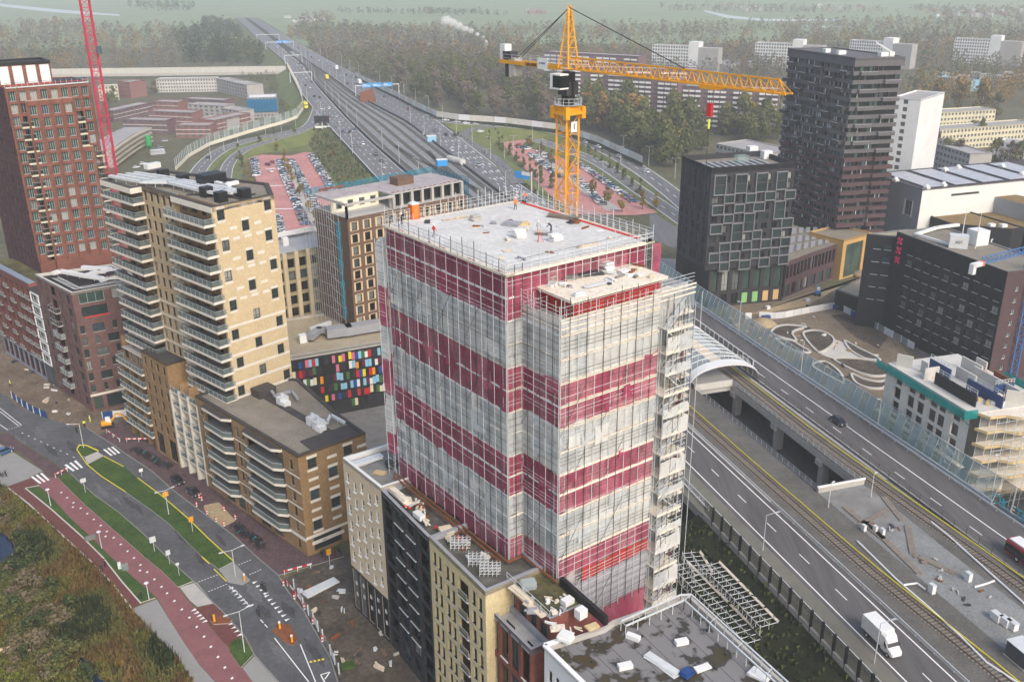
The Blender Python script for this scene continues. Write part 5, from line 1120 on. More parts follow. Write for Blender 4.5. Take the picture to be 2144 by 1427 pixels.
pts=[a,u1_,u1_+cin*26,a+cin*26];rf=shell(mb,pts,0,Zc,'concrete_dark',(0,),'grit_roof',.5,.5,'concrete');rf. build('roof',cf);mb. build('wall',cf)
COLS=['white','pc_red','pc_yellow','pc_blue','pc_green','pc_pink','pc_orange','pc_sky','pc_dark','pc_dark','pc_dark','pc_plum','pc_cream']
for n_,c in(('pc_red',(.5,.03,.03)),('pc_yellow',(.75,.6,.02)),('pc_blue',(.02,.07,.3)),('pc_green',(.06,.16,.05)),('pc_pink',(.6,.16,.24)),('pc_orange',(.75,.28,.02)),('pc_sky',(.25,.5,.65)),('pc_dark',(.02,.022,.02)),('pc_plum',(.14,.02,.05)),('pc_cream',(.68,.63,.42))):mat(n_,c,.4,.05,1)
random. seed(21);rest=MB();npan=0
for j in range(6):
 for k in range(46):
  u=(k+.5)*f. L/46
  if random. random()<(.85,.8,.75,.7,.62,.4)[j]:
   m=random. choice(COLS);mb=MB();hw_=f. L/92*.94;p,q=f. at(u-hw_,Zc-3.35-2.4*j+random. choice((0,0,.3)),.06),f. at(u+hw_,0,.06);q. z=p. z;hgt=random. choice((1.6,1.9,1.9));mb. poly([p,q,q+Vector((0,0,hgt)),p+Vector((0,0,hgt))],m)
   if npan<98:mb. build('colour_panel',cf);npan+=1
   else:kx=len(rest. v);rest. v+=mb. v;rest. f. append(tuple(i+kx for i in mb. f[0]));rest. m. append(rest. mi(m))
tag(rest. build('colour_panel',cf),kind='stuff');mb=MB()
for j in range(6):mb. bar(f. at(0,Zc-1.05-2.4*j,.05),f. at(f. L,Zc-1.05-2.4*j,.05),.1,'black',.14)
mb. build('transom',cf)
dz=Zc+.9
duct('air_duct',cf,[P(650,705,dz),P(668,690,dz),P(700,690,dz)],1.8,1.3,dz,'zinc');duct('air_duct',cf,[P(690,697,dz),P(730,692,dz),P(815,678,dz)],3.0,2.2,dz+.3,'zinc');duct('air_duct',cf,[P(650,690,dz),P(690,676,dz)],1.0,1.0,dz,'galv')
mb=MB();mb. box((*P(634,712,Zc),Zc-.5),1.8,1.6,2.0,'white',.5);mb. box((*P(765,672,Zc),Zc-.5),3.4,2.6,3.6,'galv',.5);mb. build('air_unit',cf)
sheet('courtyard',[P(*p)for p in[(690,862),(820,846),(830,960),(760,940)]],.03,'concrete_dark')
# right side: dark block with white window boxes
mat('anthracite',(.034,.033,.037),.85,.2,.4,fine=(3,.3));mat('dark_frame',(.19,.19,.20),.7,.08,1);mat('purple_brick',(.085,.05,.055),.9,.15,.4,fine=(3,.2));mat('grey_band',(.115,.112,.117),.85,.15,.4,fine=(3,.2))
ZA_=44.5;aL,aR,aB,aBL=P(1490.5,352,ZA_),P(1666,340,ZA_),P(1600,318,ZA_),P(1428,326,ZA_)
ab=thing('apartment_building','dark grey apartment block covered in white framed window boxes','building',(*aL,0));mb=MB();fs=[]
bx=aL+(aBL-aL);br_=aR+(aBL-aL)
zo=hit(Facade(MB(),aL,aR,0,1,'x'),1473,567)[1];f=Facade(mb,aL,aR,zo,ZA_,'anthracite',.3);fs. append(f)
BOX=[(355,315,440,485),(520,305,605,470),(685,295,765,460),(845,285,920,440),(430,465,510,550),(600,455,675,545),(750,440,830,525),(905,430,985,515),(335,550,425,640),(510,540,585,625),(660,525,745,610),(825,515,900,670),(425,620,500,705),(585,610,660,770),(880,650,965,740),(320,700,410,790),(490,690,570,850),(650,745,720,830),(805,730,875,820),(390,845,475,930),(570,830,640,915),(715,815,795,900),(870,800,945,885),(310,925,390,1015),(470,910,550,995),(640,895,705,980),(795,880,860,960),(855,940,930,1025),(390,995,465,1080),(545,980,630,1065),(700,960,780,1045)]
ZZ=lambda x,y:(1400+x/3.756,280+y/3.756)
for j in range(9):
 for k in range(8):
  f. win(f. L*(k+.55)/8.1,ZA_-5.4-3.05*j+.6,f. L/8*.6,2.0,'dark' if(j+k)%3 else 'std')if ZA_-5.4-3.05*j+.6>zo+.3 else None
f. done()
for x0,y0,x1,y1 in BOX:
 (ua,za),(ub,zb_)=hit(f,*ZZ(x0,(y0+y0)/2+12)),hit(f,*ZZ(x1,y1-6));ua,ub=sorted((ua,ub));z0,z1=sorted((za,zb_));ua=max(.2,ua);o=MB();t=.26;d0,d1=-.02,.85
 for q in((ua,z0,ua+t,z1),(ub-t,z0,ub,z1),(ua+t,z1-t,ub-t,z1),(ua+t,z0,ub-t,z0+t)):
  a_,b_=f. at(q[0],0,d0),f. at(q[2],0,d0);c_,d_=f. at(q[2],0,d1),f. at(q[0],0,d1);o. prism([p. to_2d()for p in(a_,b_,c_,d_)],q[1],q[3],'dark_frame')
 wb=o. build('window_box',ab);g=MB();p0,p1=f. at(ua+t,z0+t,.35),f. at(ub-t,z0+t,.35);up=Vector((0,0,z1-z0-2*t));g. poly([p0,p1,p1+up,p0+up],'glass');g. bar(f. at((ua+ub)/2,z0+t,.4),f. at((ua+ub)/2,z1-t,.4),.08,'charcoal')
 if z1-z0>4:g. bar(f. at(ua+t,(z0+z1)/2,.4),f. at(ub-t,(z0+z1)/2,.4),.3,'charcoal')
 g. build('pane',wb)
f2=Facade(mb,aBL,aL,zo,ZA_,'anthracite',.3);fs. append(f2)
for k in range(5):
 f2 . win(f2 . L*(.12+.19*k),ZA_-8.0,1.1,5.6,'dark')
 for j in range(8):f2 . win(f2 . L*(.1+.19*k)+(.4 if j%2 else 0),ZA_-11.6-3.05*j,1.0,2.2,'dark' if random. random()<.6 else 'std')if ZA_-11.6-3.05*j>zo+.2 else None
f2 . done();u_=(aR-aL). normalized();v_=(aBL-aL). normalized()
la,lb=aL+u_*2.2+v_*1,aR+v_*.6;f3=Facade(mb,la,lb,0,zo,'anthracite',.4);fs. append(f3)
mat('lit_green',(.25,.5,.2),.4,0,1);mat('lit_warm',(.62,.42,.2),.4,0,1)
for k in range(7):f3 . win(f3 . L*(k+.5)/7,5.2,f3 . L/7*.6,zo-6.2,'green');f3 . win(f3 . L*(k+.5)/7,.5,f3 . L/7*.6,3.6,'dark')
f3 . done()
for p,q,z0,z1 in((aR,br_,0,ZA_),(br_,bx,0,ZA_),(bx,la+v_*15,0,zo),(la+v_*17,la,0,zo)):mb. poly([(*p,z0),(*q,z0),(*q,z1),(*p,z1)],'anthracite')
mb. poly([(*p,zo)for p in(aL,aR,br_,bx)][::-1],'anthracite');inn=mb. ring([aL,aR,br_,bx],.5,ZA_-1.6,ZA_+.02,'anthracite');mb. build('wall',ab);place_windows(ab,fs,sub=False)
mb=MB()
for k in range(3,7):p,q=f3 . at(f3 . L*(k+.22)/7,.55,-.3),f3 . at(f3 . L*(k+.78)/7,.55,-.3);up=Vector((0,0,3.4));mb. poly([p,q,q+up,p+up],'lit_green' if k<5 else 'lit_warm')
mb. build('shop_window',ab)
mb=MB();mb. poly([(*p,ZA_-1.6)for p in inn],'gravel_roof');mb. build('roof',ab);mb=MB()
for k in range(9):p=aL+u_*(3+2.4*k)+v_*3;mb. prism([p,p+u_*1.0,p+u_*1.0+v_*11,p+v_*11],ZA_-1.4,ZA_-1.2,'zinc')
mb. build('solar_panel',ab)
for x,y,m in((1552,340,'teal'),(1574,320,'white'),(1604,330,'white')):mb=MB();mb. box((*P(x,y,ZA_-1.4),ZA_-1.6),4 if m=='teal' else 3,2.4,2.4,'white' if m=='white' else 'clear_teal',.3);mb. build('air_unit',ab)
# dark tower with staggered balconies
tw0=P(1746.6,490.7,12);ZD_=71.1;e_r,e_l=P(1896,121,ZD_),P(1650,103,ZD_);tu=(e_r-tw0). normalized();tl_=(e_l-tw0). normalized();LRr,LLl=(e_r-tw0). length,(e_l-tw0). length
dt=thing('apartment_tower','near black apartment tower with staggered balconies, purple brown lower half','building',(*tw0,0));mb=MB()
far_c=tw0+tu*LRr+tl_*LLl;fr2=Facade(mb,tw0,tw0+tu*LRr,10,ZD_,'x');fl2=Facade(mb,tw0+tl_*LLl,tw0,10,ZD_,'x')
base=[tw0,tw0+tu*LRr,far_c,tw0+tl_*LLl];core=[tw0+tu*.7+tl_*.7,tw0+tu*(LRr-.7)+tl_*.7,far_c-tu*.7-tl_*.7,tw0+tl_*(LLl-.7)+tu*.7]
mb. prism(core,0,ZD_-1.5,'glass_dark');mb. build('glazing',dt);mat('curtain',(.40,.44,.45),.3,.3,.4,spec=.5);piers=MB();wrest=MB();nwin=[0]
def dwin(q,m,hi):
 if nwin[0]<98 and hi:nwin[0]+=1;o=MB();o. poly(q,m);o. build('window',dt)
 else:wrest. poly(q,m)
N=20;fhh=(ZD_-12-2.2)/N
for j in range(N+1):
 z=12+fhh*j;low=j<=9;m='purple_brick' if low else 'grey_band';mb=MB()
 if j<N:mb. prism(base,z-.25,z+1.05,m)
 else:mb. prism(base,z-.3,ZD_,'grey_band');
 mb. build('parapet_band',dt)
 if j==N:break
 rr_=random. Random(j);u=0.4
 while u<fl2 . L-1.2:
  if rr_. random()<.72:dwin([fl2 . at(u,z+1.05,-.45),fl2 . at(u+.85,z+1.05,-.45),fl2 . at(u+.85,z+fhh-.25,-.45),fl2 . at(u,z+fhh-.25,-.45)],rr_. choice(('glass_blue','curtain','glass_dark','glass_green')),j>9)
  if rr_. random()<.65:piers. bar(fl2 . at(u+.95,z+1.05,-.35),fl2 . at(u+.95,z+fhh-.25,-.35),.3,'grey_band')
  u+=1.15
 u=.8
 while u<fr2 . L-1:
  if rr_. random()<.2:dwin([fr2 . at(u,z+1.05,-.5),fr2 . at(u+1.2,z+1.05,-.5),fr2 . at(u+1.2,z+fhh-.25,-.5),fr2 . at(u,z+fhh-.25,-.5)],rr_. choice(('glass_blue','glass_green')),j>9)
  if rr_. random()<.3:piers. bar(fr2 . at(u,z+1.05,-.4),fr2 . at(u,z+fhh-.25,-.4),.25,'galv' if rr_. random()<.3 else 'charcoal')
  u+=1.6
 if not low:
  for u in((.02,.44,.82)if j%2 else(.22,.62)):
   u+=.05*((j//2)%2);mb=MB();a_,w_=fl2 . L*u,3.6;pts=[fl2 . at(a_,0,0). to_2d(),fl2 . at(a_+w_,0,0). to_2d(),fl2 . at(a_+w_,0,1.7). to_2d(),fl2 . at(a_,0,1.7). to_2d()];mb. prism(pts,z-.3,z-.05,'charcoal');mb. bar(fl2 . at(a_,z+.5,1.65),fl2 . at(a_+w_,z+.5,1.65),.1,'charcoal',1.0)
   for s_ in(0,w_):mb. bar(fl2 . at(a_+s_,z+.5,0),fl2 . at(a_+s_,z+.5,1.65),.1,'charcoal',1.0)
   mb. bar(fl2 . at(a_,z+1.03,1.65),fl2 . at(a_+w_,z+1.05,1.65),.22,'galv',.12);mb. build('balcony',dt)
  mb=MB();u=.12 if j%2 else .62;mb. bar(fr2 . at(fr2 . L*u,z+.35,.5),fr2 . at(fr2 . L*(u+.34),z+.35,.5),1.2,'grey_band',1.15);mb. bar(fr2 . at(fr2 . L*u,z+.96,1.1),fr2 . at(fr2 . L*(u+.34),z+.96,1.1),.15,'galv',.06);mb. build('balcony',dt)
 else:
  for u in(.06,.36,.66):mb=MB();a_=fl2 . L*u+(j%3)*.8;mb. bar(fl2 . at(a_,z+.4,.7),fl2 . at(a_+5.2,z+.4,.7),1.3,'purple_brick',1.2);mb. bar(fl2 . at(a_,z+1.03,1.3),fl2 . at(a_+3,z+1.03,1.3),.12,'galv',.06);mb. build('balcony',dt)
  mb=MB();mb. bar(fr2 . at(-.2,z+.4,.45),fr2 . at(fr2 . L*(.3+.1*(j%2)),z+.4,.45),1.0,'purple_brick',1.25);mb. build('balcony',dt);mb=MB();mb. bar(fr2 . at(fr2 . L*.62,z+.4,.4),fr2 . at(fr2 . L+.3,z+.4,.4),.9,'purple_brick',1.25);mb. build('balcony',dt)
tag(piers. build('pier',dt),kind='stuff');tag(wrest. build('window',dt),kind='stuff')
mb=MB();mb. poly([(*p,ZD_-.5)for p in core],'roof_grey');mb. ring(base,.6,ZD_-.4,ZD_+.4,'grey_band');mb. build('roof',dt)
for x,y,s in((1760,108,3),(1730,104,2),(1850,112,3.5)):mb=MB();mb. box((*P(x,y+6,ZD_),ZD_-.5),s,2,1.8,'white',.3);mb. build('air_unit',dt)
mb=MB();p=P(1866,118,ZD_);mb. bar((*p,ZD_),(*p,ZD_+1.5),1.6,'white');mb. bar((*p,ZD_+1.4),(p. x-5,p. y+2,ZD_+4.4),.45,'white');mb. build('window_cleaning_arm',dt)
lk=thing('shopping_building','low curved purple brown building with long window bands and solar roof','building',(*P(1700,600),0));mb=MB();ZL=12.2
cpts=[P(x,y,ZL)for x,y in[(1648,548),(1700,528),(1765,506),(1822,490)]];bpts=[P(x,y,ZL)for x,y in[(1660,470),(1720,490),(1770,478),(1835,470)]];fs=[]
for k,(a,b)in enumerate(zip(cpts,cpts[1:])):
 f=Facade(mb,a,b,0,ZL,'purple_brick' if k<2 else 'pc_gold' if 0 else 'purple_brick',.4);n=max(4,int(f. L/2));fs. append(f)
 for i in range(n):f. win(f. L*(i+.5)/n,6.2,f. L/n*.72,4.4,'blackpl')
 for i in range(4):f. win(f. L*(i+.5)/4,.4,f. L*.16,3.8,'green' if k else 'dark')
 f. done()
mb. poly([(*p,ZL)for p in cpts+bpts[::-1]],'gravel_roof');mb. poly([(*bpts[0],0),(*cpts[0],0),(*cpts[0],ZL),(*bpts[0],ZL)],'purple_brick');mb. build('wall',lk);place_windows(lk,fs,sub=False);mb=MB()
for k in range(12):
 t=k/12;a=cpts[0]. lerp(cpts[3],t);b=bpts[0]. lerp(bpts[3],t);c=cpts[0]. lerp(cpts[3],t+.05);d=bpts[0]. lerp(bpts[3],t+.05)
 for s in(.2,.45,.7):mb. prism([a. lerp(b,s),c. lerp(d,s),c. lerp(d,s+.18),a. lerp(b,s+.18)],ZL+.2,ZL+.35,'zinc')
mb. build('solar_panel',lk)
mat('gold_clad',(.50,.31,.115),.7,.08,.5);gd=thing('entrance_building','gold brown framed glass entrance between the curved block and black hotel','building',(*P(1790,585),0));mb=MB();ZG=14.0
ga,gb_=P(1767,503,ZG),P(1826,487,ZG);f=Facade(mb,ga,gb_,0,ZG,'gold_clad',.6);f. win(f. L*.42,.3,f. L*.6,ZG-2.2,'green');f. win(f. L*.9,.3,f. L*.12,ZG-2.2,'dark');f. done();gin=Vector((-f. u. y,f. u. x));shell(mb,[ga,gb_,gb_+gin*14,ga+gin*14],0,ZG,'gold_clad',(0,),'gravel_roof',.5). build('roof',gd);mb. build('wall',gd);place_windows(gd,[f])
# black hotel with three red crosses
mat('hotel_black',(.014,.0145,.018),.75,.3,.4,fine=(3,.3));mat('pink_red',(.72,.03,.12),.5,0,1)
ZH=30.0;h0,h1=P(1878.5,484,ZH),P(2110.5,568.5,ZH);hu=(h1-h0). normalized();hin=Vector((-hu. y,hu. x));hl=P(1815,487,ZH)
ht=thing('hotel','black flat roofed hotel with three red crosses down its corner','building',(*h0,0));mb=MB();f=Facade(mb,h0,h1,0,ZH,'hotel_black',.2);L=f. L;fs=[f]
for j in range(8):
 for k in range(10):f. win(L*(.16+.088*k),24.4-3.05*j+.3,L*.054,1.7,'hotel')
f. done();g=Facade(mb,h1,h1+hin*16,0,ZH,'purple_brick',.2);fs. append(g)
for j in range(8):g. win(g. L*.25,24.4-3.05*j,1.2,1.2,'white')
g. done();ZH2=28.2;w0=h0+hin*1.5;w1=w0-(h1-h0). normalized()*0;wl_=P(1815,489,ZH2);f4=Facade(mb,wl_,w0,0,ZH2,'hotel_black',.2);fs. append(f4)
for j in range(5):
 for u in(.36,.68):f4 . win(f4 . L*u,24.0-3.8*j,f4 . L*.22,1.6,'hotel')
f4 . done();pts=[h0,h1,h1+hin*16,h0+hin*16];shell(mb,pts,0,ZH,'hotel_black',(0,1),'gravel_roof',.35,.5,'concrete_dark'). build('roof',ht)
pts=[wl_,w0,w0+hin*14,wl_+hin*14];shell(mb,pts,0,ZH2,'hotel_black',(0,),'grit_roof',.4,.5,'concrete_dark'). build('roof',ht);mb. build('wall',ht);place_windows(ht,fs,sub=False)
for k in range(3):
 mb=MB();c=27.6-2.75*k;u=L*.045
 for s in(-1,1):mb. bar(f. at(u-.75,c-s*.85,.12),f. at(u+.75,c+s*.85,.12),.5,'pink_red',.5)
 mb. build('red_cross',ht)
rang=math. atan2(hu. y,hu. x)
mb=MB();q=P(2005,515,ZH);mb. box((*q,ZH-.3),4.6,3.0,3.4,'galv',rang+.9);hb=mb. build('plant_room',ht);cn=math. cos(rang+.9),math. sin(rang+.9)
text('AST',1.1,'black',hb,(q. x-1.53*-cn[1]*1.02,q. y-1.53*cn[0]*1.02,ZH+1.4),(R_(90),0,rang+.9),.01)
mb=MB();q=P(2045,508,ZH);mb. box((*q,ZH-.3),4,4,4.0,'white',rang);mb. build('stair_head',ht)
duct('air_duct',ht,[P(1918,494,ZH),P(1960,480,ZH),P(2005,474,ZH)],1.0,.7,ZH+.5,'white',False);duct('air_duct',ht,[P(1918,494,ZH),P(1992,516,ZH)],.6,.5,ZH+.5,'white',False)
for x,y in((2012,508),(2042,520)):mb=MB();q=P(x,y,ZH);mb. tube((*q,ZH),(*q,ZH+9.5),.16,'white',8,.06);mb. build('antenna',ht)
ax=thing('hotel_annex','low black flat roofed annex in front of the hotel wing','building',(*P(1810,640),0));mb=MB();Zx=6.0;q=[P(1750,607,Zx),P(1822,632,Zx),P(1858,618,Zx),P(1858,600,Zx),P(1800,585,Zx)];mb. prism(q,0,Zx,'hotel_black','grit_roof');mb. build('wall',ax);mb=MB();mb. ring(q,.4,Zx,Zx+.35,'concrete_dark');mb. build('roof_edge',ax)
# white hall with solar roof and brown sedum roofs
mat('white_panel',(.70,.69,.66),.7,.05,.2);mat('grey_panel',(.30,.32,.345),.7,.08,.2);mat('solar',(.42,.42,.46),.35,.12,.5,spec=.5);mat('sedum',(.16,.105,.04),.95,scale=.12,col2=(.235,.165,.07),fine=(1.5,.2));mat('roof_dark',(.06,.056,.062),.8,.15,.3)
ZS=27.0;s0=P(1932,398,ZS);s1=P(2160,376,ZS);sl=P(1850,370,ZS);su=(s1-s0). normalized();sin_=(sl-s0). normalized();Ls=(s1-s0). length+26;s1=s0+su*Ls;sd_=30
sh=thing('event_hall','white event hall with large solar roof and framed upright window','building',(*s0,0));mb=MB();f=Facade(mb,s0,s1,0,ZS,'white_panel',.3);(ua,za),(ub,zb_)=hit(f,1992,406),hit(f,2050,404);f. hole(ua,za-.9,ub,za);f. done()
mb. poly([f. at(ua,za-1,-.3),f. at(ub,za-1,-.3),f. at(ub,za+.1,-.3),f. at(ua,za+.1,-.3)],'charcoal');g=Facade(mb,s0+sin_*sd_,s0,0,ZS,'grey_panel',.4);(ua,za),(ub,zb_)=hit(g,1895,420),hit(g,1909,438);g. win((ua+ub)/2,zb_-2.5,abs(ub-ua),abs(za-zb_)+3,'white');g. done()
shell(mb,[s0,s1,s1+sin_*sd_,s0+sin_*sd_],0,ZS,'grey_panel',(0,3),'roof_dark',.3,.4,'roof_dark'). build('roof',sh);mb. build('wall',sh);place_windows(sh,[g])
mb=MB();(ua,ub)=g. wins[0][2]/2+.25,0;c=g. wins[0];u=(c[0]. to_2d()-g. A). dot(g. u)
for p,q in((u-ua,u-ua+.45),(u+ua-.45,u+ua)):mb. prism([g. at(p,0,.15). to_2d(),g. at(q,0,.15). to_2d(),g. at(q,0,-.02). to_2d(),g. at(p,0,-.02). to_2d()],c[0]. z-.4,c[0]. z+c[3]+.4,'white')
mb. build('window_surround',sh)
for k in range(5):
 for i in range(6):mb=MB();a=s0+su*(4+k*Ls*.165)+sin_*(3+i*4.2);mb. prism([a,a+su*Ls*.125,a+su*Ls*.125+sin_*4.0,a+sin_*4.0],ZS-.05,ZS+.12,'solar');mb. build('solar_panel',sh)
for x,y in((1940,394),(1975,388),(1978,357),(2006,352),(1875,378),(2098,349),(2140,366)):mb=MB();q=P(x,y,ZS);mb. box((*q,ZS-.3),1.8,1.8,.9,'white',.5);mb. tube((*q,ZS+.6),(*q,ZS+1.3),.9,'white',10,.5);mb. build('roof_vent',sh)
nh=thing('event_hall','dark annex with brown sedum roofs and white framed wide window','building',(*P(2000,470),0));mb=MB();Z5=17.0
n0,n1=P(1926,446,Z5),P(2140,480,Z5);n1b=P(2160,486,Z5);pts=[P(1926,446,Z5),P(1990,470,Z5),P(2120,482,Z5),P(2145,478,Z5),P(2008,438,Z5)];mb. prism(pts,0,Z5,'hotel_black','sedum');pts2=[P(2010,439,Z5-.5),P(2150,480,Z5-.5),P(2240,470,Z5-.5),P(2080,438,Z5-.5)];mb. prism(pts2,0,Z5-.6,'hotel_black','sedum')
mb. prism([P(2084,412,22),P(2190,440,22),P(2230,428,22),P(2120,406,22)],0,22,'grey_panel','sedum');mb. build('wall',nh);fq=Facade(MB(),P(2050,476,Z5),P(2143,481,Z5),0,1,'x')
mb=MB();(ua,za),(ub,zb_)=hit(fq,2076,500),hit(fq,2112,520);zc=[za,zb_];zc. sort()
for a,b,c,d in((ua,zc[0],ub,zc[0]),(ua,zc[1],ub,zc[1]),(ua,zc[0],ua,zc[1]),(ub,zc[0],ub,zc[1])):mb. bar(fq. at(a,b,.25),fq. at(c,d,.25),.6,'white')
mb. poly([fq. at(ua,zc[0],.2),fq. at(ub,zc[0],.2),fq. at(ub,zc[1],.2),fq. at(ua,zc[1],.2)],'glass_dark');mb. build('window',nh);mb=MB();mb. ring(pts,.5,Z5,Z5+.4,'hotel_black');mb. build('roof_edge',nh)
for x,y in((2075,474),(2100,475)):mb=MB();q=P(x,y,Z5);mb. box((*q,Z5),2.2,1.6,1.0,'white',.3);mb. build('roof_vent',nh)
# concrete shell under construction, lower right
netmat('green_net',(.015,.27,.26),.92);mat('blue_formwork',(.02,.055,.16),.5,.2,1);mat('ochre',(.58,.45,.24),.8,.15,.6)
ZN=20.0;z0_,z1_=P(1858,762,ZN),P(2033,868,ZN);nu=(z1_-z0_). normalized();nin=Vector((-nu. y,nu. x));NL=(z1_-z0_). length;nang=math. atan2(nu. y,nu. x)
def NB_(u,d,z=None):p=z0_+nu*u+nin*d;return p if z is None else Vector((p. x,p. y,z))
ns=thing('unfinished_building','half built concrete shell with turquoise edge netting and ochre balconies','building',(*NB_(NL/2,6),0));mb=MB();mat('cream_concrete',(.68,.65,.58),.9,.1,.3);f=Facade(mb,z0_,z1_,0,ZN,'cream_concrete',.35)
for j in range(6):
 for u in(.17,.34,.46,.60,.70,.86):f. hole(NL*(u-.042),.7+3.25*j,NL*(u+.042),3.35+3.25*j)
f. done();mb. poly([f. at(0,0,-3),f. at(NL,0,-3),f. at(NL,ZN-.5,-3),f. at(0,ZN-.5,-3)],'concrete_dark')
for p,q in((NB_(0,18),NB_(0,0)),(NB_(NL,18),NB_(0,18))):mb. poly([(*p,0),(*q,0),(*q,ZN),(*p,ZN)],'concrete')
mb. poly([(*NB_(NL,2.5),0),(*NB_(NL,18),0),(*NB_(NL,18),ZN),(*NB_(NL,2.5),ZN)],'concrete_dark');mb. prism([NB_(0,0),NB_(NL,0),NB_(NL,18),NB_(0,18)],ZN,ZN+.3,'concrete_pale');mb. build('wall',ns)
for j in range(6):
 z=ZN-3.2*j;mb=MB();q=[NB_(NL,1.5),NB_(NL+2.2,2.5),NB_(NL+2.4,6),NB_(NL+4.2,8),NB_(NL+4.2,13),NB_(NL+2.4,15),NB_(NL+2.4,18),NB_(NL,18)];mb. prism(q,z-.25,z+.12,'board')
 for a,b in zip(q[:-1],q[1:-1]):mb. bar((*a,z),(*b,z),.18,'ochre',.55)
 mb. build('balcony',ns)
mb=MB()
for k in range(8):mb. bar(NB_(NL+4.5,2+k*2.3,0),NB_(NL+4.5,2+k*2.3,ZN+1),.1,'galv');mb. bar(NB_(NL+.5,2+k*2.3,0),NB_(NL+.5,2+k*2.3,ZN),.1,'galv')
for z in range(2,21,2):mb. bar(NB_(NL+4.5,2,z),NB_(NL+4.5,18,z),.07,'galv')
for k in range(12):mb. bar(NB_(NL*k/11,-1.2,0),NB_(NL*k/11,-1.2,12.5),.1,'galv')
for z in(9.5,11,12.5):mb. bar(NB_(0,-1.2,z),NB_(NL,-1.2,z),.09,'galv')
mb. prism([NB_(-.5,-1.4),NB_(NL+1,-1.4),NB_(NL+1,-.2),NB_(-.5,-.2)],9.0,9.25,'board');mb. build('scaffold',ns)
mb=MB();up=Vector((0,0,1.9));a,b=NB_(-1,-1.9,ZN-.6),NB_(NL+.6,-1.9,ZN-.6);a2,b2=NB_(-1,-2.2,ZN+1.3),NB_(NL+.6,-2.2,ZN+1.3);mb. poly([a,b,b2,a2],'green_net');c=NB_(NL+.6,1,ZN-.6);mb. poly([b,c,c+up,b2],'green_net');mb. build('edge_net',ns);mb=MB();a,b=NB_(NL*.5,18.6,ZN-.3),NB_(NL,18.6,ZN-.3);mb. poly([a,b,b+up,a+up],'green_net');mb. build('edge_net',ns);mb=MB()
for k in range(16):u=NL*k/15;mb. bar(NB_(u,-.1,ZN-2.2),NB_(u,-1.9,ZN-.6),.1,'charcoal');mb. bar(NB_(u,-.1,ZN-.6),NB_(u,-2.0,ZN-.6),.1,'charcoal')
mb. build('bracket',ns)
for u0,d0,u1,d1,h,m in((.06,1,.16,3,2.7,'concrete_pale'),(.22,4,.30,4,2.6,'concrete_pale'),(.2,6.5,.45,6.5,2.4,'blue_formwork'),(.38,1.5,.38,5,2.6,'concrete_pale'),(.46,2.6,.92,2.6,2.5,'black'),(.45,12,.95,12,2.7,'concrete_pale'),(.25,13.5,.48,13.5,2.6,'concrete_pale'),(.62,7,1.0,7,2.4,'blue_formwork'),(.4,9,.62,9,2.5,'concrete_pale'),(.3,16,.42,16,2.6,'concrete_pale'),(.8,9.5,.8,14,2.4,'blue_formwork'),(.55,15,.75,15,2.3,'rust'),(.9,10,1.0,13,2.6,'concrete_pale')):
 mb=MB();p,q=NB_(NL*u0,d0,ZN+.3),NB_(NL*u1,d1,ZN+.3);mb. bar(p+Vector((0,0,h/2)),q+Vector((0,0,h/2)),.3,m,h);mb. build('formwork_panel' if m in('blue_formwork','black')else 'wall_panel',ns)
 if m in('blue_formwork','black'):
  mb=MB();n=6
  for z in(h+.5,h+1.0):mb. bar(p+Vector((0,0,z)),q+Vector((0,0,z)),.08,'galv')
  for k in range(n+1):r=p. lerp(q,k/n);mb. bar(r+Vector((0,0,h)),r+Vector((0,0,h+1)),.07,'galv')
  mb. build('formwork_rail',ns)
random. seed(5)
for k in range(16):
 mb=MB();u,d=random. uniform(.35,.98),random. uniform(3.5,16);m=random. choice(('ochre','ochre','galv','board','plank','red_sign'));mb. box((*NB_(NL*u,d),ZN+.3),random. uniform(.8,2.2),random. uniform(.6,1.2),random. uniform(.4,1.6),m,random. uniform(0,3));o=mb. build('material_stack')
 o. location=(0,0,0);tag(o,'loose stack of building material on the half built concrete shell','material stack','material stacks on the concrete shell')
 # barriers along the motorway
def wall3(name,label,cat,pts,h,panel,post,base=None,step=4.0,lean=0.0,side=1,bh=.8,pw=.18,group=None,top=None):
 """A barrier along 3-D points: every panel and every post is a part."""
 r=thing(name,label,cat,pts[0],group=group);fine=[]
 for a,b in zip(pts,pts[1:]):
  n=max(1,round((b-a). length/step));fine+=[a. lerp(b,i/n)for i in range(n)]
 fine. append(pts[-1]);up=Vector((0,0,1));rest=MB();rp=MB();n=0
 for i,(a,b)in enumerate(zip(fine,fine[1:])):
  d=(b-a). normalized();nn=Vector((d. y,-d. x,0))*side;mb=MB()if n<96 else rest;z0=up*(bh if base else .05)
  m=panel if isinstance(panel,str)else panel[i%len(panel)];e=d*.06
  mb. poly([a+z0+e,b+z0-e,b+up*h+nn*lean-e,a+up*h+nn*lean+e],m)
  if top:mb. bar(a+up*h+nn*lean,b+up*h+nn*lean,.12,top)
  pm=MB()if n<96 else rp;pm. bar(a,a+up*(h+.1)+nn*lean,pw,post)
  if n<96:mb. build('panel',r);pm. build('post',r)
  n+=1
 if rest. f:tag(rest. build('panel',r),kind='stuff');tag(rp. build('post',r),kind='stuff')
 if base:
  mb=MB()
  for a,b in zip(fine,fine[1:]):mb. bar(a+up*(bh/2-.3),b+up*(bh/2-.3),.35,base,bh+.6)
  mb. build('base_wall',r)
 return r
wall3('noise_barrier','leaning green tinted glass noise barrier beside the square and construction shell','noise barrier',[Vector((*UV(u,129.9),8))for u in(119,150,200,262)],5.0,('barrier_glass','barrier_teal','barrier_glass','barrier_teal'),'steel','steel',2.4,1.5,1,.7,.12,top='steel')
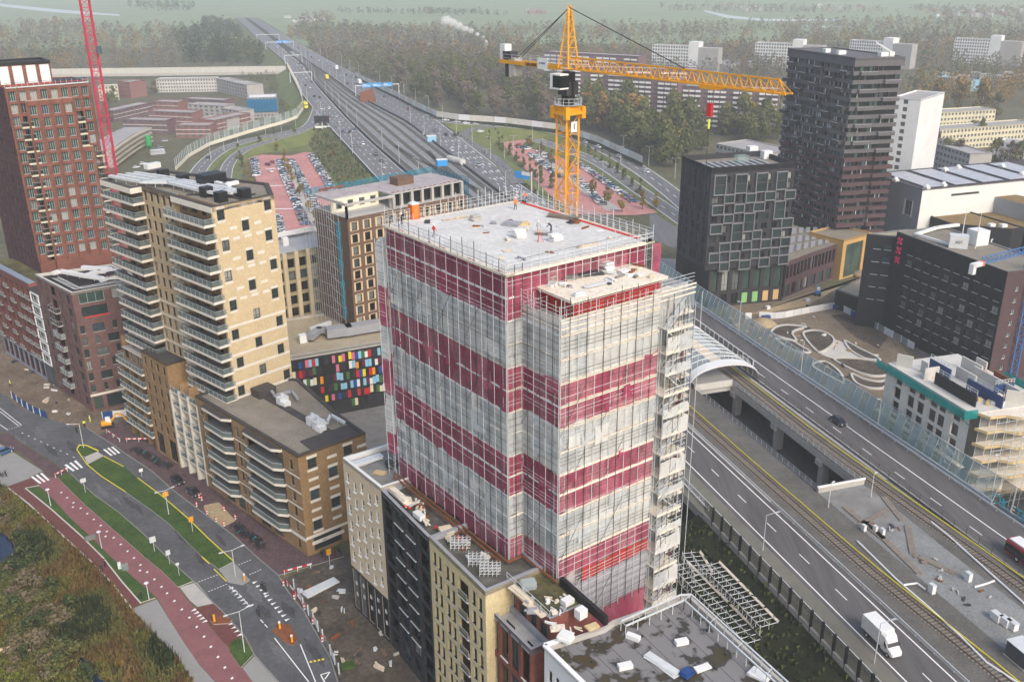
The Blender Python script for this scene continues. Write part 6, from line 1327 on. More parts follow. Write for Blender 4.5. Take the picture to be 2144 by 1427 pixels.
wall3('noise_barrier','dark transparent noise barrier with pale posts below the concrete shell','noise barrier',[Vector((*UV(u,131.2),7.0))for u in(84,118.8)],6.0,'clear_dark','galv','steel',3.2,.2,1,.9,.2)
wall3('noise_barrier','low black posted noise barrier along the road carrying the white van','noise barrier',[Vector((*UV(u,77.5),7.6))for u in(64,90,110,132)],3.7,'clear_dark','black','concrete',3.0,0,1,.9,.38)
wall3('parapet','grey glass parapet on the viaduct edge right of the scaffold','parapet',[Vector((*UV(u,79),7.9))for u in(133,262)],1.1,'clear_pale','steel','concrete_pale',3.5,0,1,.5,.12)
mb=MB()
for u0,u1,v in((64,262,128.7),(64,262,79.8),(64,262,91.4)):
 a,b=(*UV(u0,v),8.55),(*UV(u1,v),8.55);t=thing('guard_rail',{128.7:'steel guard rail at the foot of the leaning glass barrier',79.8:'steel guard rail on the outer shoulder of the white van road',91.4:'steel guard rail between the white van road and the railway'}[v],'guard rail',a);mb=MB();mb. bar(a,b,.12,'galv',.32);mb. build('beam',t);mb=MB()
 for k in range(50):p=UV(u0+(u1-u0)*k/49,v);mb. bar((*p,7.8),(*p,8.6),.1,'galv')
 mb. build('post',t)
def fence(name,label,pts,h=1.4,step=3,m='charcoal',z=7.9):
 t=thing(name,label,'fence',(*pts[0],z));mb=MB();rl=MB()
 for a,b in zip(pts,pts[1:]):
  n=max(1,round((b-a). length/step))
  for i in range(n+1):p=a. lerp(b,i/n);mb. bar((*p,z),(*p,z+h),.07,m)
  for q in(.25,.6,1):rl. bar((*a,z+h*q),(*b,z+h*q),.04,m)
 mb. build('post',t);rl. build('rail',t);return t
fence('fence','dark mesh fence between the right hand road and the track',[UV(64,117.7),UV(262,118.8)]);fence('railing','grey railing along the left rim of the gap between tracks',[UV(133,102),UV(182,101.6)],1.2,2,'steel');fence('railing','grey railing along the right rim of the gap between tracks',[UV(133,111.7),UV(182,111.6)],1.2,2,'steel')
t=thing('beam_parapet','white topped concrete beam closing the gap between the tracks','parapet',(*UV(132.6,107),7.6));mb=MB();mb. bar((*UV(132.5,101.8),8.2),(*UV(132.5,112),8.2),.5,'concrete',1.6);mb. build('beam',t);mb=MB();mb. bar((*UV(132.4,101.6),9.1),(*UV(132.4,112.2),9.1),.35,'white',.3);mb. build('top_rail',t)
o=sheet('maintenance_pad',[UV(131,102.5),UV(131,112),UV(122,112),UV(118,106),UV(120,102.5)],7.93,'concrete_dark');sheet('maintenance_pad',[UV(118,106),UV(122,112),UV(104,111.5),UV(90,108),UV(90,107)],7.935,'ballast')
g=thing('graffiti','turquoise graffiti lettering on the foot of the glass barrier','graffiti',(*UV(113,130.9),8.2));mat('graf_teal',(.02,.42,.52),.6,.2,2);gr=math. atan2(-.9546,.298);
for s,dx,c,sz in(('OK',0,'graf_teal',2.6),('E',3.0,'white',2.2),('TEV',5.6,'graf_teal',2.3),('S',9.6,'yellow_paint',1.8)):p=UV(118-dx,130.75);text(s,sz,c,g,(p. x,p. y,8.75),(R_(80),0,gr),.04)
# metro station with the vaulted glass canopy
mat('steel_white',(.62,.63,.65),.5,.06,1)
st=thing('station','metro station platform with arched glass and white steel canopy','station',(*UV(183,110),8));va,vb=100.2,118.6;zt=Zat(UV(183,110),1520,757)-8.0
def arc(u,k,dz=0.0):t=math. pi*k;v=(va+vb)/2-(vb-va)/2*math. cos(t);return Vector((*UV(u,v),8+(zt+dz)*math. sin(t)**.75))
mb=MB();mb. prism([UV(182,101.7),UV(182,111.4),UV(262,111.4),UV(262,101.7)],7.62,8.9,'concrete_dark','paving_grey');mb. bar((*UV(181.8,101.6),8.2),(*UV(181.8,111.6),8.2),.5,'concrete_pale',1.5);mb. build('platform',st)
ks=[i/24 for i in range(25)]
for k0,k1,m in((.06,.42,'clear_pale'),(.42,.52,'plank'),(.52,.94,'clear_pale')):
 mb=MB();q=[k0+(k1-k0)*i/8 for i in range(9)];mb. strip([arc(184,k,-.1)for k in q],[arc(262,k,-.1)for k in q],m);mb. build('canopy_glazing',st)
for u in rng(184,262,2.6):
 mb=MB()
 for a,b in zip(ks[1:-1],ks[2:]):mb. bar(arc(u,a),arc(u,b),.14,'steel_white',.2,cap=False)
 mb. build('canopy_rib',st)
for u0,u1 in((181.6,184),(208,209.6),(232,233.6)):
 mb=MB()
 for a,b in zip(ks,ks[1:]):mb. poly([arc(u0,a,.25),arc(u0,b,.25),arc(u1,b,.25),arc(u1,a,.25)],'white');mb. poly([arc(u0,a,.25),arc(u0,b,.25),arc(u0,b,-.5),arc(u0,a,-.5)],'steel_white');mb. poly([arc(u0,a,-.5),arc(u0,b,-.5),arc(u1,b,-.5),arc(u1,a,-.5)],'concrete')
 mb. build('canopy_arch',st)
mb=MB()
for dz in(.9,1.4):
 for a,b in zip(ks[8:-3],ks[9:-2]):mb. bar(arc(184.6,a,dz),arc(184.6,b,dz),.06,'galv')
for a in ks[8:-2]:mb. bar(arc(184.6,a),arc(184.6,a,1.4),.06,'galv')
mb. build('roof_rail',st)
mb=MB()
for k in range(12):mb. bar((*UV(184+2.4*k,118.3),8),(*UV(184+2.4*k,118.3),12.4),.25,'steel')
mb. strip([Vector((*UV(u,118.2),8))for u in(184,262)],[Vector((*UV(u,118.2),12.2))for u in(184,262)],'clear_dark');mb. build('side_screen',st)
tr=thing('metro_train','grey metro train standing under the station canopy','train',(*UV(196,113.7),8));mb=MB();mb. prism([UV(194,112.3),UV(194,115.1),UV(255,115.1),UV(255,112.3)],8.5,11.4,'steel_white');mb. build('body',tr);mb=MB();mb. prism([UV(193.9,112.5),UV(193.9,114.9),UV(194,114.9),UV(194,112.5)],9.6,11.1,'glass_dark');mb. prism([UV(195,112.2),UV(195,115.2),UV(254,115.2),UV(254,112.2)],9.8,10.8,'glass_dark');mb. build('window',tr)
def cab(x,y,sx,sy,h,label,m='white',z=7.95,cat='cabinet',name='cable_cabinet',group=None):
 p=P(x,y,z);t=thing(name,label,cat,(*p,z),group=group);mb=MB();a=math. atan2(.9546,-.298);mb. box((*p,z+.12),sx,sy,h,m,a);mb. build('housing',t);mb=MB();mb. box((*p,z),sx*1.08,sy*1.1,.12,'concrete',a);mb. build('plinth',t);mb=MB();mb. box((*p,z+.12+h),sx*1.06,sy*1.1,.08,'galv',a);mb. build('lid',t);return t
for x,y in((1808,1110),(1832,1112),(1847,1118)):cab(x,y,.8,.5,1.0,'small white cabinet in a cluster near the brown concrete slabs',group='cabinets by the slabs')
cab(1950,1240,1.0,.7,1.4,'white cabinet between tracks with a bent white pipe on its left');cab(2026,1215,1.0,.7,1.4,'white cabinet near the right hand track beside a short white pipe')
for x,y in((2085,1297),(2103,1307),(2118,1314)):cab(x,y,1.6,.9,1.1,'white low cabinet in the row of three behind the grey cabin',group='row of low cabinets')
t=cab(2138,1382,3.6,2.6,2.5,'small dark grey equipment cabin at the bottom right edge','slate',cat='cabin',name='equipment_cabin')
for pts in([(1795,1132),(1880,1215),(1935,1262),(2010,1330),(2065,1385),(2144,1437)],[(1890,1224),(1920,1220),(1938,1233)],[(2040,1228),(2062,1222),(2082,1215)],[(2144,1262),(2080,1205),(1985,1120),(1950,1092)]):
 q=[(*P(x,y,8.1),8.1)for x,y in pts];t=tag(None or thing('cable_conduit',{1795:'long white cable conduit beside the left track',1890:'short bent white conduit at a cabinet',2040:'short white conduit leading to the right track',2144:'white cable conduit beside the right track'}[pts[0][0]],'conduit',q[0]),None);mb=MB();mb. path(q,.17,'white',6);mb. build('pipe',t)
for pts in([(1768,1060),(1850,1128)],[(1800,1100),(1858,1065)],[(1815,1092),(1925,1200)],[(1900,1100),(1912,1160),(1985,1230)],[(1925,1165),(2000,1200)],[(1850,1040),(1890,1090)]):
 t=thing('concrete_slab','flat brown stained concrete slab lying in the gravel between tracks','concrete slab',P3(*pts[0],8),group='slabs between the tracks');mb=MB();a,b=P(*pts[0],8),P(*pts[1],8);mb. bar((*a,8.02),(*b,8.02),1.1,'sleeper',.2);mb. build('slab',t)
 # square: kerb rings, white fences
def g6(*ps,z=0):return[P(1400+x/2.882,460+y/2.882,z)for x,y in ps]
def loop(pts,closed=True,n=5):
 out=[];N=len(pts)
 for i in range(N if closed else N-1):
  p0,p1,p2,p3=[pts[(i+d)%N]if closed else pts[min(max(i+d,0),N-1)]for d in(-1,0,1,2)]
  for k in range(n):t=k/n;out. append(.5*((2*p1)+(p2-p0)*t+(2*p0-5*p1+4*p2-p3)*t*t+(3*p1-p0-3*p2+p3)*t**3))
 if not closed:out. append(pts[-1])
 return out
RINGS=[([(615,690),(640,652),(700,637),(780,641),(835,652),(770,672),(752,695),(775,735),(700,722)],'left upper leaf shaped white kerb ring, notched on its right side'),([(806,695),(840,672),(900,671),(960,690),(1000,722),(992,760),(915,806),(860,770)],'large drop shaped white kerb ring in the middle of the square'),([(640,720),(740,732),(800,766),(860,803),(780,803),(700,770)],'narrow leaf shaped kerb ring close to the glass barrier'),([(1056,730),(1150,778),(1230,818),(1282,852),(1180,842),(1090,790)],'long curved triangular kerb ring beside the pale paved strip'),([(990,842),(1100,836),(1230,852),(1322,892),(1325,940),(1240,950),(1150,930),(1060,890)],'large oval kerb ring nearest the concrete shell'),([(860,885),(930,856),(1000,890),(1052,945),(1056,990),(980,960)],'half moon kerb ring behind the glass barrier'),([(1098,930),(1170,960),(1260,978),(1318,972),(1300,1020),(1200,1020),(1120,985)],'small kerb ring at the corner of the concrete shell')]
for pts,lb in RINGS:
 q=loop(g6(*pts));t=thing('planting_ring',lb,'kerb ring',(*q[0],0),group=None);mb=MB();mb. ring(q,.55,0,.5,'concrete_pale');mb. build('kerb',t);mb=MB();mb. poly([(p. x,p. y,.12)for p in ccw([p. lerp(sum(q,Vector((0,0)))/len(q),.06)for p in q])],'dark_dirt');mb. build('soil',t)
sheet('paved_strip',g6((1000,722),(1060,740),(1170,828),(1000,842),(918,812)),.06,'concrete_pale');sheet('sand_heap',loop(g6((500,610),(560,597),(640,625),(590,655),(520,650))),.05,'sand')
mb=MB()
def mound(c,r,h,m,name,label,cat='heap'):
 t=thing(name,label,cat,(*c,0));mb=MB();n=14;rings=[]
 for j in range(5):
  k=j/4;rr=r*(1-k*.93);rings. append([Vector((c. x+math. cos(i*2*math. pi/n)*rr*random. uniform(.85,1.15),c. y+math. sin(i*2*math. pi/n)*rr*random. uniform(.85,1.15),h*(k**.8)))for i in range(n)])
 mb. loft(rings,m);mb. build('heap',t,smooth=True);return t
mound(g6((570,625))[0],4.5,1.8,'sand','sand_pile','rounded sand heap behind the glass barrier near the dark block');mound(P(1822,575),7,2.2,'sand','sand_pile','long sand heap beside the black annex')
def yard_fence(label,pts,m):return wall3('site_fence',label,'fence',[Vector((*p,0))for p in pts],2.1,m,'galv',None,3.3,0,1)
yard_fence('white panel site fence running toward the dark block',g6((545,592),(640,598),(700,592),(850,562),(1022,530)),('white','steel_white'));yard_fence('pale blue panel site fence in front of the hotel car park',g6((1024,530),(1055,556),(1180,620),(1300,685),(1400,740),(1480,785)),('clear_pale','steel_white','clear_pale'));yard_fence('short white site fence piece by the street lamp',g6((462,600),(500,598)),('white',))
# far noise walls and ramps
def w3(pts):return[P3(*p)for p in pts]
mat('ivy',(.02,.03,.012),.95,.4,.3)
wall3('noise_wall','long pale grey concrete noise wall curving along the motorway slip road','noise wall',w3([(744,163,8),(790,187,8),(834,208,8),(870,228,8),(915,249,8),(960,256,7.5),(1060,263,6.5),(1165,276,5),(1250,303,4),(1345,347,3)]),5.0,('concrete_pale','steel_white','concrete_pale'),'concrete','ivy',8,0,1,1.5,.3)
wall3('noise_wall','straight pale concrete noise wall beyond the low housing estate','noise wall',w3([(-20,162,3),(130,160,3),(380,157,3),(600,154,3)]),7.0,'concrete_pale','concrete','concrete',9,0,1,2.0,.3)
wall3('noise_wall','transparent noise wall on a cream base along the curving slip road','noise wall',w3([(368,355,.3),(395,327,.8),(440,302,2),(520,277,3.8),(590,258,5.5),(622,246,6.8),(635,228,8),(632,205,8),(625,186,8)]),6.0,('clear_pale','clear_teal'),'galv','cream',4.5,0,1,1.3,.14)
wall3('noise_wall','pale transparent wall along the far left carriageway','noise wall',w3([(625,186,8),(612,160,8),(602,140,8)]),5.0,('clear_pale',),'cream','cream',6,0,1,1.0,.3)
# distant housing
for n_,c in(('purple_flat',(.16,.10,.105)),('flat_white',(.70,.70,.69)),('flat_beige',(.60,.55,.40)),('town_brick',(.24,.115,.10)),('town_plum',(.16,.095,.10)),('town_grey',(.36,.345,.335)),('town_white',(.55,.53,.50)),('town_roof',(.33,.31,.30)),('flat_glass',(.12,.13,.14)),('scaf_wood',(.47,.40,.29))):mat(n_,c,.9,.12,.08)
def slab(label,tl,tr,z,depth,wall,floors,bays,name='apartment_building',roof='town_roof',win='flat_glass',band=None,cat='building',group=None,wh=1.5,ww=.55,flip=False):
 a,b=P(*tl,z),P(*tr,z);r=thing(name,label,cat,(*((a+b)/2),0),group=group);mb=MB();f=Facade(mb,a,b,0,z,wall,.5);inn=Vector((-f. u. y,f. u. x));fh=z/floors;gl=MB()
 for j in range(floors):
  if band and band[0]=='strip':f. patch(0,fh*j+fh*.84,f. L,fh*j+fh*1.0,band[1])
  for k in range(bays):
   u=f. L*(k+.5)/bays;w_=f. L/bays*ww;f. hole(u-w_/2,fh*j+fh*.25,u+w_/2,fh*j+fh*.25+min(fh*.6,wh))
 f. done();pts=[a,b,b+inn*depth,a+inn*depth];shell(mb,pts,0,z,wall,(0,),roof,.5,.6,wall). build('roof',r);mb. build('wall',r)
 gl. poly([f. at(.2,.1,-.5),f. at(f. L-.2,.1,-.5),f. at(f. L-.2,z-.6,-.5),f. at(.2,z-.6,-.5)],win);gl. build('window_glazing',r)
 if band and band[0]=='balc':
  rest=MB();n=0
  for j in range(floors-1,0,-1):
   for k in range(bays):
    if(k+band[3])%4!=0:u=f. L*(k+.08)/bays;mb=MB()if n<96 else rest;mb. bar(f. at(u,fh*j+.1,1),f. at(u+f. L/bays*.84,fh*j+.1,1),.25,band[1],band[2]);n+=1;mb is rest or mb. build('balcony',r)
  if rest. f:tag(rest. build('balcony',r),kind='stuff')
 return r,f
slab('purple brick flats with white balconies, left end wall facing the crane mast',(1262,158),(1420,168),31,14,'purple_flat',11,12,band=('balc','flat_white',1.2,0));slab('long purple brick flats with white balconies behind the crane jib tip',(1392,178),(1632,188),27,14,'purple_flat',9,18,band=('balc','flat_white',1.2,2));slab('farthest purple flats with white balconies behind the crane mast',(1140,108),(1336,118),30,14,'purple_flat',10,14,band=('balc','flat_white',1.4,1));slab('purple flats with white balconies half hidden behind the other two',(1200,140),(1460,146),27,14,'purple_flat',9,14,band=('balc','flat_white',1.3,3))
for(tl,tr,z),lb in zip((((1366,94),(1442,97),24),((1582,89),(1660,92),24),((1780,84),(1850,88),24),((2000,80),(2074,83),24)),('white gridded far flats above the crane pendant','white gridded far flats left of the dark tower','white gridded far flats above the dark tower roof','white gridded far flats near the top right corner')):
 r,f=slab(lb,tl,tr,z,12,'flat_white',8,14,ww=.7,wh=2.0);a,b=f. B,f. B+f. u*16;mb=MB();mb. prism([a,b-f. u*6,b-f. u*6-f. n*12,a-f. n*12],0,z+4,'flat_white');mb. prism([b-f. u*5.9,b+f. u*14,b+f. u*14-f. n*11,b-f. u*5.9-f. n*11],0,z-1,'town_grey');mb. build('stair_wing',r)
r,f=slab('tall white slab tower with a dark window strip behind the dark tower',(1866,204),(1929,209),48,30,'flat_white',16,1,ww=.16,wh=2.8)
slab('cream flats with brown flat roof, farther of two rows',(1926,238),(2086,229),12,14,'flat_beige',4,22);slab('long cream flats with brown roof in front of the other row',(1922,275),(2170,257),12,14,'flat_beige',4,34)
slab('low grey gallery flats with white end wall',(1926,290),(2032,322),12,12,'town_grey',4,14,ww=.7);slab('white gabled flats partly hidden by trees at the right edge',(2084,296),(2170,306),12,14,'flat_white',4,8)
slab('grey low office with pale window bands behind the dark block',(1498,300),(1600,322),13,22,'town_grey',4,12,ww=.8);slab('beige low hall beside the crane jib tip',(1606,222),(1650,226),8,20,'flat_beige',2,6)
random. seed(11)
for k in range(9):x=1958+k*24;slab(['terraced house with white gable in the far right estate','terraced house with pale roof in the far right estate'][k%2],(x,152+(k%3)*3),(x+21,153+(k%3)*3),9,10,['town_white','town_grey'][k%2],3,4,'terraced_house',cat='house',group=['white terraced houses far right','pale terraced houses far right'][k%2])
slab('blue and white school block in the far right estate',(1962,160),(2030,168),9,12,'pc_sky',3,12);slab('far low beige hall with sloping roof left of the dark tower',(1520,136),(1585,128),8,30,'town_grey',2,10)
slab('long pale terrace with white bays in the loop estate',(326,166),(452,164),11,12,'town_white',4,22,ww=.6);slab('grey curved end of the pale terrace in the loop estate',(452,164),(488,172),11,12,'town_grey',4,7,ww=.55);slab('grey brick end house turning the corner of the pale terrace',(488,172),(516,178),11,14,'town_grey',4,5)
TOWN=[((236,232),(318,214),8,'town_plum','plum brick terrace at the left of the loop estate'),((256,250),(348,252),9,'town_plum','long plum brick terrace nearest the scaffolded curved shell'),((310,232),(402,236),9,'town_brick','red brown terrace in the centre of the loop estate'),((318,212),(372,214),8,'town_brick','small red brown terrace left of the grey fronted one'),((382,206),(470,210),9,'town_plum','plum terrace below the pale terrace'),((392,218),(470,222),8,'town_grey','grey fronted terrace in the middle of the loop estate'),((366,262),(440,262),8,'town_brick','low brick terrace with shop windows near the transparent wall'),((420,246),(475,250),7,'town_grey','low grey terrace near the transparent wall'),((448,252),(524,236),8,'town_brick','red brown sloping terrace beside the blue netted building'),((462,226),(500,232),8,'town_grey','grey house row left of the blue netted building')]
for tl,tr,z,m,lb in TOWN:slab(lb,tl,tr,z,12,m,3,max(4,int((P(*tr,z)-P(*tl,z)). length/4)),ww=.5,wh=1.8,band=('strip','town_white')if m!='town_grey' else None)
slab('cream house row with tall windows beyond the red crane',(205,182),(246,180),11,14,'flat_beige',4,6);slab('red brick house with dark windows beyond the red crane',(246,170),(270,172),13,16,'town_brick',4,4)
netmat('blue_net',(.02,.19,.38),.93);r,f=slab('building under construction wrapped in bright blue netting',(517,205),(578,203),14,18,'town_grey',5,8,roof='flat_white');mb=MB();p,q=f. at(-.5,4,.8),f. at(f. L+.5,4,.8);up=Vector((0,0,9));mb. poly([p,q,q+up,p+up],'blue_net');p2=p-f. n. to_3d()*18;mb. poly([p2,p,p+up,p2+up],'blue_net');mb. build('net',r)
cs=thing('unfinished_building','curved low concrete shell with timber scaffolding beside the red crane','building',P3(270,320));q=loop([P(x,y,10)for x,y in[(232,312),(255,296),(282,279),(310,266)]],False);n_=[Vector((-(b-a). y,(b-a). x)). normalized()for a,b in zip(q,q[1:]+[q[-1]+(q[-1]-q[-2])])];back=[p+n*14 for p,n in zip(q,n_)]
mb=MB();mb. prism(q+back[::-1],0,10,'town_grey','town_roof');mb. build('wall',cs)
for j in range(4):
 mb=MB();e=[p-n*1.4 for p,n in zip(q,n_)]
 for a,b in zip(e,e[1:]):mb. bar((*a,1.5+2.6*j),(*b,1.5+2.6*j),1.4,'scaf_wood',.8)
 mb. build('scaffold_deck',cs)
ch=P(1018,116,0);t=thing('chimney','slim pale factory chimney far off with white smoke','chimney',(*ch,0));mb=MB();hc=Zat(ch,1018,84);mb. tube((*ch,0),(*ch,hc),2.6,'concrete',12,1.9);mb. build('shaft',t)
clearmat('smoke',(.85,.86,.87),.28,1.0)
mb=MB()
for k in range(7):
 c=Vector((ch. x-3-k*7,ch. y+2,hc+3+k*3.2+random. uniform(-1,1)));r=2.2+k*.8;rings=[[c+Vector((math. cos(i*math. pi/5)*r*math. sin(a),math. sin(i*math. pi/5)*r*math. sin(a),r*.8*math. cos(a)))for i in range(10)]for a in[math. pi*j/6 for j in range(1,6)]];mb. loft(rings,'smoke')
tag(mb. build('smoke'),'white smoke drifting left from the far chimney','smoke',kind='stuff')
# vehicles
for n_,c in(('car_white',(.72,.72,.72)),('car_grey',(.22,.23,.24)),('car_silver',(.45,.46,.48)),('car_black',(.018,.018,.02)),('car_red',(.30,.025,.03)),('car_blue',(.04,.09,.2)),('car_lime',(.35,.6,.05))):mat(n_,c,.3,0,1,spec=.5,coat=.6)
mat('tyre',(.02,.02,.02),.9,0,1);mat('lamp_lens',(.6,.6,.58),.2,0,1);mat('tail_lens',(.4,.01,.01),.3,0,1)
def ringx(x,hw,z0,z1,b=.16):return[(x,-hw,z0+b),(x,-hw+b*.4,z0),(x,hw-b*.4,z0),(x,hw,z0+b),(x,hw,z1-b),(x,hw-b,z1),(x,-hw+b,z1),(x,-hw,z1-b)]
def car_bits(body):
 b=MB();b. loft([ringx(*r)for r in((-2.15,.7,.42,.8),(-2.02,.83,.3,.98),(-1.2,.89,.26,1.0),(0,.9,.24,.98),(1.05,.88,.24,.94),(1.9,.82,.28,.8),(2.15,.68,.4,.66))],body)
 r=MB();r. loft([ringx(x,hw,z0,z1,.06)for x,hw,z0,z1 in((-1.45,.62,1.36,1.42),(-.9,.64,1.40,1.5),(-.1,.64,1.41,1.5),(.5,.6,1.35,1.42))],body)
 g=MB();g. loft([ringx(x,hw,z0,z1,.1)for x,hw,z0,z1 in((-1.95,.74,.9,1.0),(-1.45,.68,.9,1.38),(-.3,.68,.9,1.44),(.5,.66,.9,1.38),(1.3,.74,.88,.96))],'glass_dark');ws=[]
 for x in(-1.35,1.35):
  for s in(-1,1):w_=MB();w_. tube((x,s*.72,.33),(x,s*.92,.33),.33,'tyre',12);w_. tube((x,s*.9,.33),(x,s*.935,.33),.19,'galv',8);ws. append(w_)
 return b,r,g,ws
LOTM={}
def lot_mesh(c):
 if c not in LOTM:
  b,r,g,ws=car_bits(c);al=MB()
  for q in(b,r,g,*ws):k=len(al. v);al. v+=q. v;al. f+=[tuple(i+k for i in f)for f in q. f];al. m+=[al. mi(q. mats[i])for i in q. m]
  LOTM[c]=al. mesh('parked_car')
 return LOTM[c]
NAMEC={'car_white':'white','car_grey':'dark grey','car_silver':'silver','car_black':'black','car_red':'red','car_blue':'blue','car_lime':'lime green'}
def lot_car(p,z,ang,c,where,name='parked_car'):
 o=link(name,lot_mesh(c),(p. x,p. y,z),None,ang);s=random. uniform(.93,1.08);o. scale=(s,1,random. uniform(.95,1.15));return tag(o,f'{NAMEC[c]} car {where}','car',f'{NAMEC[c]} cars {where}')
random. seed(3)
CC=['car_white','car_white','car_grey','car_grey','car_silver','car_silver','car_black','car_black','car_red','car_blue']
def row(p0,p1,where,fill=.95,step=2.5,z=.36,da=0.0,flip=0):
 a,b=P(*p0,z),P(*p1,z);L=(b-a). length;n=max(1,int(L/step));d=(b-a). normalized();ang=math. atan2(d. y,d. x)+math. pi/2+da
 for i in range(n+1):
  if random. random()<fill:lot_car(a+d*(i*step)+Vector((random. uniform(-.2,.2),random. uniform(-.2,.2))),z,ang+random. choice((0,math. pi)),random. choice(CC),where)
row((583,338),(640,471),'left of the planted strip in the left car park');row((611,338),(675,460),'right of the planted strip in the left car park');row((652,326),(697,400),'along the right edge of the left car park');row((533,335),(538,372),'along the left edge of the left car park');row((580,456),(590,498),'in the near left corner of the left car park')
row((1085,306),(1106,314),'in the first row of the right car park',.7);row((1112,324),(1172,372),'left of the planted strip in the right car park');row((1130,318),(1160,342),'right of the planted strip in the right car park',.7);row((1150,300),(1190,322),'at the far end of the right car park',.8);row((1208,341),(1330,425),'along the right edge of the right car park');row((1206,372),(1262,430),'in the near middle row of the right car park',.85)
for x,y,c in((560,346,'car_black'),(570,341,'car_red'),(566,360,'car_white'),(672,468,'car_lime')):lot_car(P(x,y,.4),.36,2.2 if c!='car_lime' else .8,c,'driving in the left car park' if c!='car_lime' else 'under the yellow tree by the teal net')
def deck_z(x,y,z):return P(x,y,z)
def traffic(x,y,c,where,z=8.0,away=False,d=None):
 p=P(x,y,z);ang=math. atan2(.9546,-.298)if d is None else d;lot_car(p,z,ang+(math. pi if away else 0),c,where,'car')
for k,(x,y)in enumerate([(649,185),(658,203),(664,214),(673,229),(688,247),(710,257),(705,266),(717,277),(732,277),(750,306),(760,303),(787,325),(804,352),(641,165),(629,150),(622,138),(612,118),(605,108),(640,180),(632,142)]):traffic(x,y,CC[(k*7)%10],'driving on the left carriageway of the far motorway')
for k in range(34):u=420+k*26+random. uniform(-9,9);tb=((LL,LR),(RL,RR))[k%2];q=random. choice((.17,.4,.63,.86));lot_car(UV(u,lerp_tab(tb[0],u)*(1-q)+lerp_tab(tb[1],u)*q),8.0,math. atan2(.9546,-.298)+math. pi*(k%2),CC[(k*3+1)%10],('driving on the left carriageway of the far motorway','driving on the right carriageway of the far motorway')[k%2],'car')
for k,(x,y)in enumerate([(888,283),(911,275),(952,285),(805,203),(708,150),(712,160),(690,140),(668,128),(740,172),(725,158),(1080,402),(645,112)]):traffic(x,y,CC[(k*3)%10],'driving on the right carriageway of the far motorway',away=True)
for k,(x,y,z,d)in enumerate([(934,253,8,-.3),(957,257,7.5,-.2),(976,260,7.3,-.1),(996,262,7,0),(1006,277,7.4,.4),(1225,299,4.4,-1.1),(1253,309,4,-1.1),(1295,329,3,-1.1),(1353,361,2,-1.1)]):traffic(x,y,CC[(k*5)%10],'on the slip road below the long grey noise wall',z+.1,d=d)
traffic(436,331,'car_black','on the curving slip road at the left',1.3,d=2.2)
def near_car(label,p,z,ang,body,name='car'):
 t=thing(name,label,'car',(p. x,p. y,z),ang);b,r,g,ws=car_bits(body);o=(0,0,0)
 def put(n,mb):me=mb. mesh(n);return link(n,me,(0,0,0),t)
 put('body',b);put('roof',r);put('window',g)
 for w_ in ws:put('wheel',w_)
 for s in(-1,1):h=MB();h. box((2.05,s*.55,.62),.16,.3,.14,'lamp_lens');put('headlight',h);h=MB();h. box((-2.1,s*.58,.7),.1,.28,.14,'tail_lens');put('tail_light',h)
 return t
near_car('black car driving on the road beside the leaning glass barrier',P(1755,886,8),8.0,math. atan2(-.9546,.298),'car_black')
sdir=lambda a,b:math. atan2((P(*b)-P(*a)). y,(P(*b)-P(*a)). x)
near_car('black car parked at the kerb, nearer the zebra crossing',P(372,1010),.05,sdir((372,1010),(405,1036)),'car_black');near_car('black car parked at the kerb beside the red and white barrels',P(406,1034),.05,sdir((372,1010),(405,1036)),'car_black');near_car('dark blue car on the pale plaza at the left edge',P(8,950),.06,1.0,'car_blue')
def big(name,label,cat,p,z,ang,parts):
 t=thing(name,label,cat,(p. x,p. y,z),ang)
 for n,mb in parts:link(n,mb. mesh(n),(0,0,0),t)
 return t
def wheels(xs,hw,r=.45):
 out=[]
 for x in xs:
  for s in(-1,1):w_=MB();w_. tube((x,s*(hw-.25),r),(x,s*hw,r),r,'tyre',12);w_. tube((x,s*(hw-.02),r),(x,s*(hw+.02),r),r*.55,'galv',8);out. append(('wheel',w_))
 return out
def box_truck():
 c=MB();c. loft([[(x,s*1.12*k,z)for s,z in((-1,z0),(1,z0),(1,z1),(-1,z1))]for x,k,z0,z1 in((-3.4,1,.95,3.25),(.95,1,.95,3.25))],'white')
 w_=MB();w_. loft([ringx(x,hw,.95,z1,.35)for x,hw,z1 in((.95,1.08,3.3),(1.7,1.0,3.05),(2.2,.85,2.5))],'white')
 b=MB();b. loft([ringx(x,hw,z0,z1,.18)for x,hw,z0,z1 in((1.0,1.0,.4,2.35),(1.9,1.0,.4,2.3),(2.5,.98,.4,1.6),(3.2,.92,.42,1.25),(3.45,.78,.5,1.0))],'white')
 g=MB();g. poly([(1.95,-.88,2.28),(1.95,.88,2.28),(2.56,.92,1.58),(2.56,-.92,1.58)],'glass_dark')
 for s in(-1,1):g. poly([(1.2,s*1.012,1.4),(1.2,s*1.012,2.1),(1.85,s*1.012,2.1),(2.35,s*1.0,1.4)],'glass_dark')
 ch_=MB();ch_. box((-1.2,0,.5),4.4,1.6,.44,'charcoal');out=[('cargo_box',c),('wind_deflector',w_),('cab',b),('window',g),('chassis',ch_)]+wheels((-2.1,2.55),1.03,.38)
 for s in(-1,1):m_=MB();m_. box((2.25,s*1.2,1.4),.15,.22,.45,'charcoal');out. append(('mirror',m_));h=MB();h. box((3.36,s*.66,.78),.16,.3,.2,'lamp_lens');out. append(('headlight',h))
 return out
dn2=math. atan2(-.9546,.298)
big('box_truck','white box truck driving toward the viewer on the near left roadway','truck',UV(92.3,85.4),8.0,dn2,box_truck())
